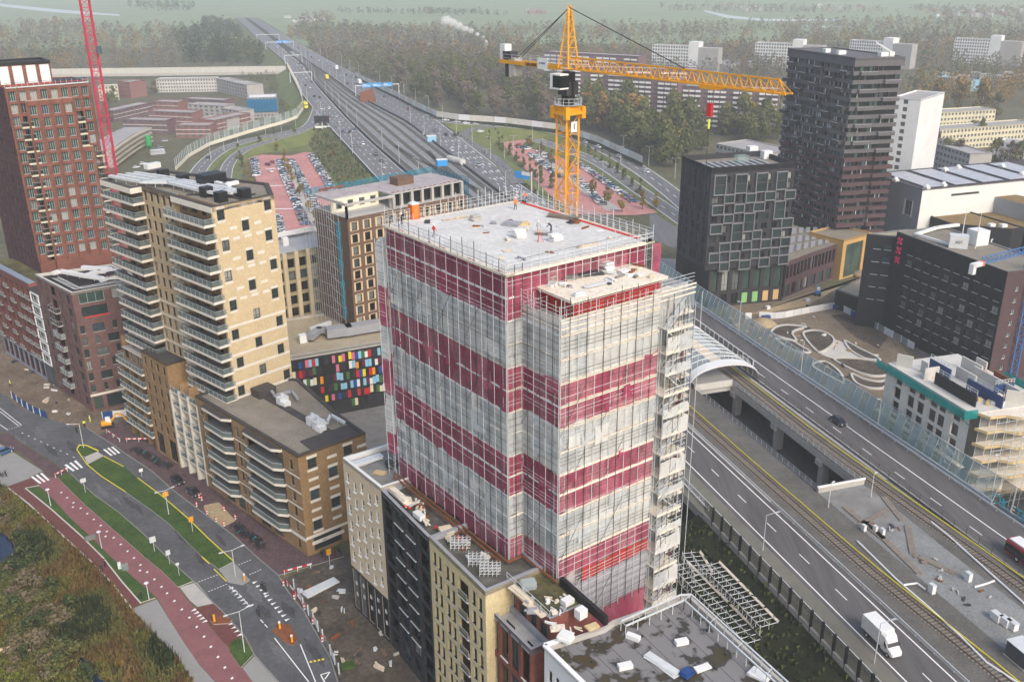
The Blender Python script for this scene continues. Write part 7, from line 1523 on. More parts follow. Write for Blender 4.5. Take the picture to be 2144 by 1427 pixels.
def bus():
 b=MB();b. loft([ringx(x,1.27,.35,2.95,.22)for x in(-6,-5.9,5.9,6)],'car_red');g=MB();g. loft([ringx(x,1.285,.75,2.35,.05)for x in(-6.02,6.02)],'glass_dark');r=MB();r. box((0,0,2.95),11.2,2.1,.22,'white');d=MB();d. box((-6.04,0,2.4),.04,1.3,.3,'black');return[('body',b),('window',g),('roof',r),('destination_sign',d)]+wheels((-3.3,3.0),1.28,.5)
big('bus','red and black city bus with white roof at the right edge','bus',UV(99.5,121.3),8.0,dn2,bus())
def lorry(m='white'):
 c=MB();c. box((-1.5,0,1.1),9.5,2.5,2.8,m);b=MB();b. loft([ringx(x,1.2,.6,z,.2)for x,z in((3.6,3.4),(5.0,3.3),(5.6,2.2))],'white' if m!='yellow_paint' else m);g=MB();g. box((5.2,0,2.1),.7,2.2,.9,'glass_dark');return[('cargo_box',c),('cab',b),('window',g)]+wheels((-4.5,-3.2,4.3),1.2,.5)
up_=math. atan2(.9546,-.298)
big('lorry','white lorry on the far right carriageway near the rusty hopper','lorry',P(752,176,8),8.0,up_,lorry());big('lorry','white lorry farther up the right carriageway under trees','lorry',P(704,146,8),8,up_,lorry());big('lorry','yellow road works truck on the verge beside the left carriageway','lorry',P(640,226,8),8,up_+math. pi,lorry('yellow_paint'));big('lorry','yellow works truck standing on the far railway strip','lorry',P(684,166,8),8,up_,lorry('yellow_paint'));big('van','white delivery van parked by the black hotel','van',P(1880,677),.1,-.7,box_truck()[:1]+box_truck()[2:4]+wheels((-2.1,2.55),1.03,.38))
for k,(x,y)in enumerate([(1905,690),(1925,700),(1945,712),(1850,668)]):lot_car(P(x,y),.05,-.9,'car_black','parked beside the black hotel')
for k,(x,y,c)in enumerate([(418,345,'car_white'),(345,297,'car_silver'),(335,310,'car_grey'),(300,345,'car_white'),(286,352,'car_white'),(268,372,'car_white')]):lot_car(P(x,y),.05,.9,c,'parked at the building site beside the red crane')if k else None
def excav(m):
 b=MB();b. loft([ringx(x,.8,.75,z,.15)for x,z in((-1.3,1.6),(-.2,1.7),(.9,1.3))],m);c=MB();c. loft([ringx(x,.5,1.3,z,.1)for x,z in((-.3,2.6),(.7,2.55),(.95,1.6))],'white');t=MB()
 for s in(-1,1):t. loft([ringx(x,.22,0,z,.1)for x,z in((-1.4,.5),(-1.2,.7),(1.2,.7),(1.4,.5))],'tyre');t. v[-32:]=[(x,y+s*.7,z)for x,y,z in t. v[-32:]]
 a=MB();pts=[(.9,.4,1.3),(2.2,.4,3.0),(3.6,.4,2.4),(4.2,.4,.9)]
 for p,q in zip(pts,pts[1:]):a. bar(p,q,.28,m,.38)
 k=MB();k. loft([[(3.9,-.05,.2),(3.9,.85,.2),(4.5,.85,.9),(4.5,-.05,.9)],[(4.5,-.05,.1),(4.5,.85,.1),(4.7,.85,.7),(4.7,-.05,.7)]],'charcoal');return[('body',b),('cab',c),('track',t),('boom',a),('bucket',k)]
big('excavator','small orange excavator digging by the brown street block','excavator',g8((950,565))[0],.12,.35,excav('crane_yellow'));big('excavator','blue excavator beside the sand near the gold entrance','excavator',P(1712,618),.05,1.2,excav('crane_blue'))
hp=P(772,212,8);t=thing('ballast_hopper','rust brown tilted hopper on the far railway strip','hopper',(*hp,8));mb=MB();c=Vector((*hp,8));mb. loft([[c+Vector(v)for v in q]for q in(((-5,-4,0),(5,-4,0),(5,4,0),(-5,4,0)),((-6,-4,6),(3,-4,9),(3,4,9),(-6,4,6)))],'rust');mb. build('body',t)
for x,y,lb in((903,296,'pale blue works cabin on the far railway verge'),(925,347,'blue railway cabin between the merging tracks')):p=P(x,y,8);t=thing('works_cabin',lb,'cabin',(*p,8));mb=MB();mb. box((*p,8),5,3,3,'pc_sky' if x<910 else 'blue_sign',.3);mb. build('body',t);mb=MB();mb. box((*p,11),5.3,3.3,.25,'white',.3);mb. build('roof',t)
for x,y in((948,340),(962,344)):p=P(x,y,8);t=thing('storage_tank','pale rounded storage tank beside the far tracks','tank',(*p,8),group='pale tanks by the far tracks');mb=MB();mb. tube((p. x-2,p. y+3,9.6),(p. x+2,p. y-3,9.6),1.6,'concrete_pale',12);mb. build('shell',t)
# lamps, gantries, signs
def lamp(p,z,h,label,arm=None,kind='arm',group=None,m='galv',r=.09):
 t=thing('street_lamp',label,'street lamp',(*p,z),group=group);mb=MB();mb. tube((*p,z),(*p,z+h),r,m,6,r*.6);mb. build('pole',t)
 if kind=='disc':mb=MB();mb. tube((*p,z+h),(*p,z+h+.12),.42,'steel_white',10,.3);mb. build('lamp_head',t)
 else:
  for a in arm:e=Vector((p. x+a[0],p. y+a[1]));mb=MB();mb. bar((*p,z+h),(*e,z+h+.25),.07,m);mb. build('arm',t);mb=MB();d=Vector((a[0],a[1])). normalized()*.5;mb. bar((*(e-d*.3),z+h+.22),(*(e+d),z+h+.26),.26,'steel_white' if m=='galv' else m,.12);mb. build('lamp_head',t)
 return t
def lamp_px(bx_,by_,tx,ty,z,label,**k):p=P(bx_,by_,z);return lamp(p,z,max(3,Zat(p,tx,ty)-z),label,**k)
nv=UV(0,1)
for b,e,lb in(((1597,1153),(1604,1078),'slim lamp post beside the white van road, farther from the van'),((1830,1389),(1842,1304),'slim lamp post standing right by the white van')):lamp_px(*b,*e,7.9,lb,arm=[(nv. x*2,nv. y*2)],m='steel')
for b,e,lb in(((1546,699),(1551,632),'lamp post at the glass barrier beside the station roof'),((1676,786),(1684,713),'lamp post at the glass barrier next to the kerb rings'),((1837,894),(1846,836),'lamp post with yellow sign at the glass barrier'),((2074,1048),(2090,952),'lamp post at the end of the glass barrier by the graffiti')):lamp_px(*b,*e,7.9,lb,arm=[(-nv. x*.6,-nv. y*.6)])
for b,e,lb in(((1734,1062),(1739,1012),'short signal mast left of the concrete slabs'),((1823,1041),(1832,993),'short signal mast right of the concrete slabs')):lamp_px(*b,*e,7.9,lb,arm=[(.3,.2)])
r7=lambda x,y:(x/2.815,920+y/2.815)
for b,e,arms,lb in(((995,440),(975,300),[(-1.2,-.9),(1.1,.9)],'two armed lamp post with yellow sign on the grass median'),((1388,805),(1370,650),[(-1.5,-1),(1.5,1)],'two armed lamp post on the paved tip of the median'),((1442,1250),(1415,1010),[(-1.6,-1.2),(1.5,1.1)],'two armed lamp post by the cycle crossing')):lamp_px(*r7(*b),*r7(*e),.1,lb,arm=arms)
for b,e,lb in(((300,390),(283,292),'disc topped path lamp nearest the plaza'),((600,640),(580,542),'disc topped path lamp beside the dark cabinets'),((880,945),(868,842),'disc topped path lamp at the end of the brown path')):lamp_px(*r7(*b),*r7(*e),.1,lb,kind='disc')
lamp_px(735/4.197,760+740/4.197,705/4.197,760+530/4.197,.1,'lamp post on the rounded end of the grass median',arm=[(-2.0,-.6)])
for k,u in enumerate(rng(300,1080,42)):
 for tab,off,s in((LL,-1.0,1),(LR,1.0,-1),(RL,-1,1),(RR,1.0,-1)):
  if random. random()<.8:lamp(UV(u,lerp_tab(tab,u)+off),7.9,11.5,'tall slim lamp post lining the far motorway',arm=[(nv. x*1.8*s,nv. y*1.8*s)],group='lamp posts along the far motorway',r=.13)
for x,y in[(442,338),(470,320),(500,316),(557,290),(590,280),(620,270),(1304,320),(1358,345),(1206,340),(1262,380),(1299,345),(1413,372),(1075,320),(1115,292),(1130,330),(1175,400),(1020,350),(1056,335)]:lamp(P(x,y,1),.5,10,'tall slim lamp post around the slip roads and car parks',arm=[(1.5,0),(-1.5,0)],group='lamp posts around the slip roads',r=.12)
def gantry(label,u,va_,vb_,panels,h=7.5):
 t=thing('sign_gantry',label,'sign gantry',(*UV(u,va_),8));mb=MB()
 for v in(va_,vb_):mb. bar((*UV(u,v),7.5),(*UV(u,v),8+h),.5,'galv')
 mb. bar((*UV(u,va_),8+h),(*UV(u,vb_),8+h),.5,'galv',.6);mb. build('frame',t)
 for a,b,m in panels:mb=MB();mb. bar((*UV(u-.5,a),8+h),(*UV(u-.5,b),8+h),.15,m,3.0);sg=mb. build('sign_panel',t);mb=MB();mb. bar((*UV(u-.62,a+.5),8+h+.3),(*UV(u-.62,(a+b)/2),8+h+.3),.04,'white',.5);mb. bar((*UV(u-.62,a+.5),8+h-.5),(*UV(u-.62,b-1),8+h-.5),.04,'white',.4);mb. build('sign_lettering',sg)
gantry('white gantry with blue signs across the far right carriageway',735,108,141,[(113,120,'blue_sign'),(121,128,'blue_sign'),(129,136,'blue_sign')]);gantry('distant gantry with blue signs over the motorway',1190,74,106,[(86,93,'blue_sign'),(94,101,'blue_sign')]);gantry('plain white gantry over the left carriageway beyond the wall',1010,80,97,[]);gantry('plain white gantry over the left carriageway near the wall end',845,70,88,[]);gantry('distant white gantry nearest the wooded bend',1320,72,100,[])
t=thing('road_sign','large blue and white overhead road sign beside the tower crane','road sign',P3(1113,402,8));p=P(1113,402,8);q=P(1080,396,8);zs=Zat(p,1113,367);mb=MB();mb. bar((*p,7),(*p,zs+1.5),.5,'galv');mb. bar((*p,zs),(*q,zs),.35,'galv');mb. build('post',t);d=(q-p)
for a,b,m,z in((.15,.62,'white',zs+.3),(.62,1.05,'blue_sign',zs+.3),(.15,.62,'blue_sign',zs-1.3),(.62,1.05,'blue_sign',zs-1.3)):mb=MB();o=Vector((0,-.4,0));mb. bar((*(p+d*a),z)+o if 0 else Vector((*(p+d*a),z))+o,Vector((*(p+d*b),z))+o,.12,m,1.55);mb. build('sign_panel',t)
t=thing('display_board','black matrix board on white legs by the left carriageway','display board',P3(675,268,7));p=P(675,268,7);mb=MB();mb. box((*p,10),9,.6,4.4,'black',.1);mb. build('panel',t);mb=MB();mb. box((*p,7),9,.8,1.2,'white',.1);mb. bar((p. x,p. y,6),(p. x,p. y,11),.6,'galv');mb. build('post',t)
def sign(x,y,label,h,w_,hh,m,conv=r7,z=.12,name='road_sign',group=None):
 p=P(*conv(x,y));t=thing(name,label,'sign',(*p,z),group=group);mb=MB();mb. tube((*p,z),(*p,z+h),.05,'galv',6);mb. build('post',t);mb=MB();mb. box((p. x,p. y-.06,z+h-hh),w_,.06,hh,m,.6);mb. build('panel',t)
sign(995,438,'yellow diversion sign on the median lamp post',5.0,1.1,1.0,'yellow_sign' if 0 else 'crane_yellow');sign(1137,545,'yellow diversion sign with a small plate on the grass median',3.4,.9,1.1,'crane_yellow');sign(1945,745,'yellow diversion sign at the corner of the brick pavement',3.6,.9,1.2,'crane_yellow');sign(505,315,'grey backed road sign on the verge nearest the zebra crossing',3.4,1.1,.9,'galv');sign(912,660,'grey backed road sign halfway along the verge',3.2,1.1,1.2,'galv');sign(1002,735,'grey backed road sign third along the verge',3.0,.8,1.0,'galv');sign(1058,805,'small grey backed road sign at the end of the verge',2.8,.6,.5,'galv');sign(838,222,'white and red triangle sign on the median edge',2.0,.8,.7,'white')
for x,y,lb in((1265,1075,'yellow island marker post on the cycle crossing island'),(1650,1115,'yellow island marker post at the rear of the traffic island'),(1722,1195,'yellow island marker post at the front of the traffic island'),(1442,832,'yellow marker post on the paved median tip')):p=P(*r7(x,y));t=thing('marker_post',lb,'marker post',(*p,.15));mb=MB();mb. box((*p,.15),.3,.22,1.1,'crane_yellow',.5);mb. build('body',t);mb=MB();mb. box((*p,1.25),.34,.26,.3,'white' if x!=1265 else 'crane_yellow',.5);mb. build('cap',t)
def board(a,b,label,conv=r7,h=1.0,group=None,n=6,ms=('red_sign','white')):
 p,q=P(*conv(*a)),P(*conv(*b));t=thing('barrier_board',label,'barrier',(*p,.1),group=group)
 for i in range(n):mb=MB();c,d=p. lerp(q,i/n),p. lerp(q,(i+.96)/n);mb. bar((*c,.1+h*.8),(*d,.1+h*.8),.08,ms[i%2],h*.3);mb. build('stripe',t)
 for k in(.05,.5,.95):mb=MB();c=p. lerp(q,k);mb. bar((*c,.05),(*c,.1+h),.1,'white');mb. build('leg',t)
r8=lambda x,y:(x/4.197,760+y/4.197)
board((485,1010),(600,950),'red and white barrier board across the brick strip by the lawn',r8);board((935,610),(1060,700),'red and white barrier boards bordering the excavator pit on the left',r8);board((1105,695),(1340,690),'red and white barrier boards bordering the excavator pit in front',r8,n=10);board((1670,800),(1840,755),'red and white barrier along the dug up corner',r7,n=6);board((1690,855),(1800,1000),'red and white barrier leaning by the dirt track',r7,n=5)
for x,y in((1160,395),(1175,345),(1222,440),(1275,485),(1322,510),(1322,420),(1388,470),(1190,360)):
 p=P(*r7(x,y));t=thing('safety_beacon','red and white striped beacon around the fenced patch of paving','beacon',(*p,.12),group='beacons around the fenced patch');mb=MB()
 for j in range(4):mb. box((*p,.12+j*.28),.28,.2,.28,('white','red_sign')[j%2],.5)
 mb. build('body',t)
for x,y in((1672,860),(1735,940),(1795,1000),(1845,1085),(1900,1190)):
 p=P(*r7(x,y));t=thing('safety_beacon','red and white striped beacon along the kerb of the dirt site','beacon',(*p,.05),group='beacons along the dirt site kerb');mb=MB()
 for j in range(4):mb. box((*p,.05+j*.3),.3,.2,.3,('white','red_sign')[j%2],.5)
 mb. build('body',t)
sheet('sand_patch',g7((1200,390),(1290,370),(1390,480),(1310,520),(1210,430)),.125,'sand')
wall3('site_fence','curving mesh site fence with pale boards along the dirt by the road','fence',[Vector((*P(*r7(x,y)),.05))for x,y in((1735,880),(1790,990),(1850,1080),(1905,1180),(1950,1270),(2000,1380),(2030,1480))],2.0,('clear_pale','white','clear_pale'),'galv',None,3.0,0,1);wall3('site_fence','dark blue cloth site fence along the bend of the street','fence',[Vector((*P(*r8(x,y)),.05))for x,y in((110,310),(200,380),(300,440),(420,490))],1.9,'blue','galv',None,3.0,0,1);wall3('site_fence','blue and white panel fence below the dark brown corner house','fence',[Vector((*P(*r8(x,y)),.05))for x,y in((905,490),(1000,480),(1120,465))],1.8,('blue','white','blue'),'galv',None,3.0,0,1);wall3('site_fence','low wooden fence crossing the scrubland','fence',[Vector((*P(*r7(x,y)),.0))for x,y in((-60,1275),(75,1245),(210,1215),(330,1185))],1.0,'plank','wood',None,4,0,1,top='wood')
# bicycles
def bike_mesh(m):
 mb=MB()
 for x in(-.52,.52):
  pts=[(x+.33*math. cos(a),0,.34+.33*math. sin(a))for a in[i*math. pi/5 for i in range(11)]];mb. path(pts,.035,'tyre',4)
 for a,b in(((-.52,0,.34),(-.1,0,.32)),((-.1,0,.32),(-.22,0,.92)),((-.2,0,.75),(.38,0,.82)),((-.1,0,.32),(.38,0,.78)),((.52,0,.34),(.36,0,1.0)),((-.52,0,.34),(-.2,0,.75))):mb. tube(a,b,.03,m,5)
 mb. bar((-.36,0,.95),(-.1,0,.97),.14,'black',.06);mb. bar((.34,-.28,1.02),(.34,.28,1.02),.05,'black');mb. box((-.62,0,.68),.4,.16,.04,'black');return mb. mesh('bicycle')
BK=[bike_mesh(m)for m in('black','car_blue','car_black','graf_teal','charcoal')]
def bikes(a,b,n,where,conv=r7,wd=1.1):
 p,q=P(*conv(*a)),P(*conv(*b));d=(q-p). normalized();nn=Vector((-d. y,d. x))
 for i in range(n):
  k=(0,4,0,1,2,0,4,3,0,2)[i%10];o=link('bicycle',BK[k],(*(p. lerp(q,(i+random. uniform(-.3,.3))/n)+nn*random. uniform(-wd,wd)*.5),.13),None,math. atan2(nn. y,nn. x)+random. uniform(-.5,.5));o. rotation_euler[0]=random. uniform(-.12,.12);tag(o,f'{["black", "dark blue", "black", "teal", "charcoal"][k]} bicycle {where}','bicycle',f'{["black", "dark blue", "black", "teal", "charcoal"][k]} bicycles {where}')
bikes((790,65),(1010,175),26,'parked in the long row below the zebra crossing');bikes((1385,515),(1560,650),26,'parked in the row near the brown block corner');bikes((1890,690),(2020,670),6,'leaning at the dug up pavement corner');bikes((10,225),(50,205),3,'standing on the pale plaza')
# people: one skinned figure per person, clothing zones by height
def person(p,z,label,top,legs,pose='stand',head='helmet',rz=0.0,h=1.78,group=None):
 J={'pel':(0,0,.95),'sp':(0,0,1.2),'ch':(0,0,1.42),'nk':(0,0,1.53),'hd':(.02,0,1.66),'tp':(.02,0,1.76)}
 for s,n in((1,'l'),(-1,'r')):
  st=.12 if pose=='walk' else .04;J['hip'+n]=(0,s*.1,.92);J['kn'+n]=(st*s*1.4+.03,s*.11,.5);J['an'+n]=(st*s*2.0-.03,s*.12,.08);J['to'+n]=(st*s*2.0+.14,s*.13,.04);J['sh'+n]=(0,s*.2,1.43);J['el'+n]=(.02-st*s,s*.27,1.14);J['ha'+n]=(.16-st*s,s*.25,.9);J['fi'+n]=(.2-st*s,s*.24,.82)
 if pose=='work':
  J. update(sp=(.12,0,1.15),ch=(.3,0,1.3),nk=(.4,0,1.37),hd=(.5,0,1.42),tp=(.57,0,1.5),ell=(.42,.26,1.02),elr=(.42,-.26,1.02),hal=(.62,.15,.85),har=(.62,-.15,.85),fil=(.68,.13,.8),fir=(.68,-.13,.8),shl=(.3,.2,1.32),shr=(.3,-.2,1.32))
 if pose=='ride':
  for s,n in((1,'l'),(-1,'r')):J['kn'+n]=(.3,s*.12,.75+s*.1);J['an'+n]=(.1,s*.12,.33+s*.1);J['to'+n]=(.22,s*.12,.3+s*.1);J['el'+n]=(.25,s*.27,1.2);J['ha'+n]=(.48,s*.26,1.06);J['fi'+n]=(.53,s*.25,1.03)
  J. update(ch=(.1,0,1.42),nk=(.13,0,1.52),hd=(.17,0,1.64),tp=(.18,0,1.74))
 RAD=dict(pel=.155,sp=.14,ch=.165,nk=.06,hd=.105,tp=.075,hip=.095,kn=.065,an=.045,to=.04,sh=.075,el=.048,ha=.036,fi=.03);ks=list(J);ed=[('pel','sp'),('sp','ch'),('ch','nk'),('nk','hd'),('hd','tp')]
 for n in 'lr':ed+=[('pel','hip'+n),('hip'+n,'kn'+n),('kn'+n,'an'+n),('an'+n,'to'+n),('ch','sh'+n),('sh'+n,'el'+n),('el'+n,'ha'+n),('ha'+n,'fi'+n)]
 me=bpy. data. meshes. new('person');me. from_pydata([J[k]for k in ks],[(ks. index(a),ks. index(b))for a,b in ed],[]);o=bpy. data. objects. new('person',me);scn. collection. objects. link(o);md=o. modifiers. new('s','SKIN');o. modifiers. new('u','SUBSURF'). render_levels=1;o. modifiers['u']. levels=1
 for i,k in enumerate(ks):r=RAD. get(k,RAD. get(k[:-1],.06));me. skin_vertices[0]. data[i]. radius=(r,r*(1.1 if k in('ch','sp','pel')else 1));me. skin_vertices[0]. data[i]. use_root=(k=='pel')
 m2=bpy. data. meshes. new_from_object(o. evaluated_get(bpy. context. evaluated_depsgraph_get()));bpy. data. objects. remove(o);m2 . name='person'
 for m in(legs,top,'skin','black'):m2 . materials. append(M[m])
 hd=Vector(J['hd'])
 for f in m2 . polygons:c=f. center;hand=min((c-Vector(J[k])). length for k in('fil','fir'))<.09;f. material_index=2 if hand or(c-hd). length<.15 and c. z>J['nk'][2]-.02 else 3 if c. z<.09 and pose!='ride' else 0 if c. z<.95 and min((c-Vector(J[k])). length for k in('hal','har','ell','elr'))>.17 else 1
 m2 . polygons. foreach_set('use_smooth',[True]*len(m2 . polygons));b=link('person',m2,(p. x,p. y,z),None,rz);b. scale=(h/1.78,)*3;tag(b,label,'person',group)
 mb=MB();t_=Vector(J['tp']);k=(t_-hd). normalized();c=hd+k*.03;n=10;a=k. cross(Vector((0,1,0))). normalized();bb_=k. cross(a)
 mb. loft([[c+k*dz+(a*math. cos(i*2*math. pi/n)+bb_*math. sin(i*2*math. pi/n))*r for i in range(n)]for dz,r in((.01,.145),(.03,.125),(.09,.11),(.14,.06),(.15,.01))],head);link('helmet' if head in('helmet','hivis_yellow','hivis_orange')else 'hair',mb. mesh('helmet',smooth=True),(0,0,0),b);return b
RZ=68.02
for x,y,lb,tp,lg_,ps,r in((1079,439,'worker in orange vest and dark trousers standing on the tower roof','hivis_orange','denim','stand',-1),(1103,424,'worker in pale orange jacket bending at the far roof corner','hivis_orange','denim','work',2.5),(909,497,'worker in red jacket near the left roof edge','red_sign','denim','walk',.5),(841,473,'worker in black at the far left roof corner','black','black','stand',0),(1127,490,'worker in white overalls amid the roof materials','car_silver','white','stand',1),(1154,488,'worker in dark clothes crouched over the roof tools','charcoal','black','work',3)):person(P(x,y,68),RZ,lb,tp,lg_,ps,rz=r)
for(x,y),lb,tp,lg_,ps,hd in(((795,522),'worker in full yellow hi-vis on the pavement by the blue fence','hivis_yellow','hivis_yellow','stand','white'),((95,208),'worker in yellow vest walking on the sand by the houses','hivis_yellow','black','walk','helmet')):person(P(*r8(x,y)),.1,lb,tp,lg_,ps,hd)
for(x,y),lb,ps in(((600,778),'person in dark coat walking on the brown footpath, nearer the verge','walk'),((622,752),'person in black walking beside another on the brown footpath','walk'),((834,940),'person in black standing by the last path lamp','stand'),((1575,500),'person in black standing against the brown block','stand')):person(P(*r7(x,y)),.08,lb,'charcoal','black',ps,'black',.8)
person(P(1994,815,ZN),ZN+.3,'worker in orange on the concrete shell by black formwork','hivis_orange','hivis_orange','stand');person(g6((997,785))[0],.1,'worker in orange vest on the paved strip of the square','hivis_orange','denim','work')
for(x,y),conv,lb,tp in(((745,560),r8,'cyclist in yellow vest crossing the street','hivis_yellow'),((678,612),r8,'cyclist in black on the wide street bend','black'),((1548,885),r7,'cyclist in black riding past the yield marks, left one of a pair','black'),((1562,893),r7,'cyclist in charcoal riding past the yield marks, right one of a pair','charcoal'),((1525,1035),r7,'cyclist in dark coat riding toward the traffic island','denim')):
 p=P(*conv(x,y));b=link('bicycle',BK[0],(*p,.06),None,-.9);tag(b,'black bicycle ridden by the '+lb. split(' riding')[0]. split(' crossing')[0]. split(' on ')[0]+{745:' in the street',678:' on the bend',1548:', left of the pair',1562:', right of the pair',1525:' near the island'}[x],'bicycle');person(p,.06,lb,tp,'black','ride','black',-.9)
 # clutter on the tower roof and the podium
def item(name,label,cat,p,z,build,group=None):t=thing(name,label,cat,(p. x,p. y,z),group=group);build(t,Vector((p. x,p. y,z)));return t
def one(n,fn):
 def b(t,c):mb=MB();fn(mb,c);mb. build(n,t)
 return b
def loo(t,c):
 mb=MB();mb. box(c,1.15,1.15,2.05,'loo',.63);mb. build('cabin',t);mb=MB();mb. box(c+Vector((0,0,2.05)),1.2,1.2,.12,'white',.63);mb. box(c+Vector((0,0,2.17)),.95,.95,.14,'white',.63);mb. build('roof',t);mb=MB();d=-TE1*.59;mb. bar((c. x+d. x-TE2 . x*.33,c. y+d. y-TE2 . y*.33,c. z+1.0),(c. x+d. x+TE2 . x*.33,c. y+d. y+TE2 . y*.33,c. z+1.0),.04,'hivis_orange',1.7);mb. build('door',t)
mat('loo',(.75,.14,.015),.5,0,1);item('portable_toilet','orange portable toilet with white roof on the tower top','portable toilet',P(867,457,68),RZ,loo)
def pile(m,sx,sy,h,a,n=4):
 def fn(mb,c):
  for i in range(n):mb. box(c+Vector((random. uniform(-.15,.15),random. uniform(-.15,.15),h*i/n)),sx*random. uniform(.8,1),sy*random. uniform(.8,1),h/n*.92,m,a+random. uniform(-.08,.08))
 return one('stack',fn)
for x,y,nm,lb,m,sx,sy,h,a in((996,461,'brick_pallet','small grey block pallet left of centre on the roof','concrete',1.6,.9,.8,.6),(1072,472,'tool_crate','grey crate heaped with blue tools on the roof','zinc',2.6,1.4,.5,-.4),(1095,470,'timber_pile','yellow timber heap beside the grey crate','ochre',1.6,1.2,.3,.3),(1087,497,'wrapped_pallet','white wrapped pallet near the front of the roof','white',1.6,1.2,1.1,.6),(1163,505,'wrapped_pallet','square white wrapped pallet right of the roof centre','white',1.5,1.3,1.0,.5),(1140,492,'board_pile','flat grey board pile amid the roof workers','concrete_dark',2.6,.6,.3,-.3),(955,458,'plank_pile','long pale plank pile at the left roof edge','plank',4.5,.5,.2,.5),(1232,515,'plank_pile','plank pile near the right front roof edge','plank',3.4,.7,.25,.55),(1178,458,'beam_pile','long dark beam stack with pale top on the right roof edge','sleeper',5.0,.8,.5,-.52),(1206,467,'net_heap','brown heap at the end of the dark beam stack','rust',1.3,.9,.4,0),(1062,525,'plywood_sheet','pale plywood sheet at the front of the roof','plank',1.4,.9,.08,.4),(1255,484,'plywood_sheet','white sheet lying right of centre on the roof','white',1.2,.8,.08,.4),(895,467,'cable_heap','small dark heap close to the orange toilet','charcoal',.8,.6,.4,0),(995,477,'plywood_sheet','thin pale board lying left of the roof centre','cream',1.3,.6,.06,.6)):item(nm,lb,'material',P(x,y,68),RZ,pile(m,sx,sy,h,a))
def tripod(t,c):
 mb=MB()
 for k in range(3):a=k*2.1;mb. bar(c+Vector((math. cos(a)*.5,math. sin(a)*.5,0)),c+Vector((0,0,1.4)),.06,'red_sign')
 mb. build('leg',t);mb=MB();mb. box(c+Vector((0,0,1.4)),.2,.2,.25,'crane_yellow');mb. build('head',t)
item('tripod','red survey tripod in front of the square pallet','tripod',P(1130,507,68),RZ,tripod)
for x,y,nm,lb,m,sx,sy,h,a in((1150,590,'block_pallet','grey block pallet at the left of the terrace roof','concrete',1.3,1.0,.8,.6),(1235,577,'panel_rack','long dark rack of panels on the terrace roof','charcoal',4,1.0,.4,.35),(1270,567,'wrapped_pallet','white wrapped pallet with orange top on the terrace roof','white',1.6,1.4,1.2,.6),(1305,572,'equipment_table','white table like unit on the terrace roof','white',1.6,1.2,.5,.6),(1250,598,'tube_pile','grey tube pile along the terrace roof edge','galv',4.5,.6,.25,.6),(1195,582,'rubble_heap','dark mixed heap on the terrace roof','concrete_dark',1.6,1.3,.5,0),(1332,555,'beam_pile','thin rust beam lying at the back of the terrace roof','rust',3.0,.3,.2,-.6)):item(nm,lb,'material',P(x,y,65.1),65.12,pile(m,sx,sy,h,a))
pz=ZP-.68
def rack(t,c):
 mb=MB()
 for i in range(5):
  for j in range(3):
   x,y=i*.55-1.1,j*.6-.6;mb. bar(c+Vector((x,y,0)),c+Vector((x+.1,y+.05,1.3)),.06,'galv')
   for z in(.3,.8,1.25):mb. bar(c+Vector((x,y,z)),c+Vector((x+.55,y+.1,z+.05)),.05,'galv');mb. bar(c+Vector((x,y,z)),c+Vector((x+.05,y+.6,z)),.05,'galv')
   mb. bar(c+Vector((x,y,.2)),c+Vector((x+.55,y,1.2)),.05,'galv')
 mb. build('frame',t)
for x,y,lb in((960,1146,'silver scaffold frame rack nearest the timber heap'),(998,1180,'silver scaffold frame rack in the middle of the podium roof'),(1022,1200,'silver scaffold frame rack at the podium roof corner')):item('scaffold_rack',lb,'scaffold rack',P(x,y,pz),pz,rack)
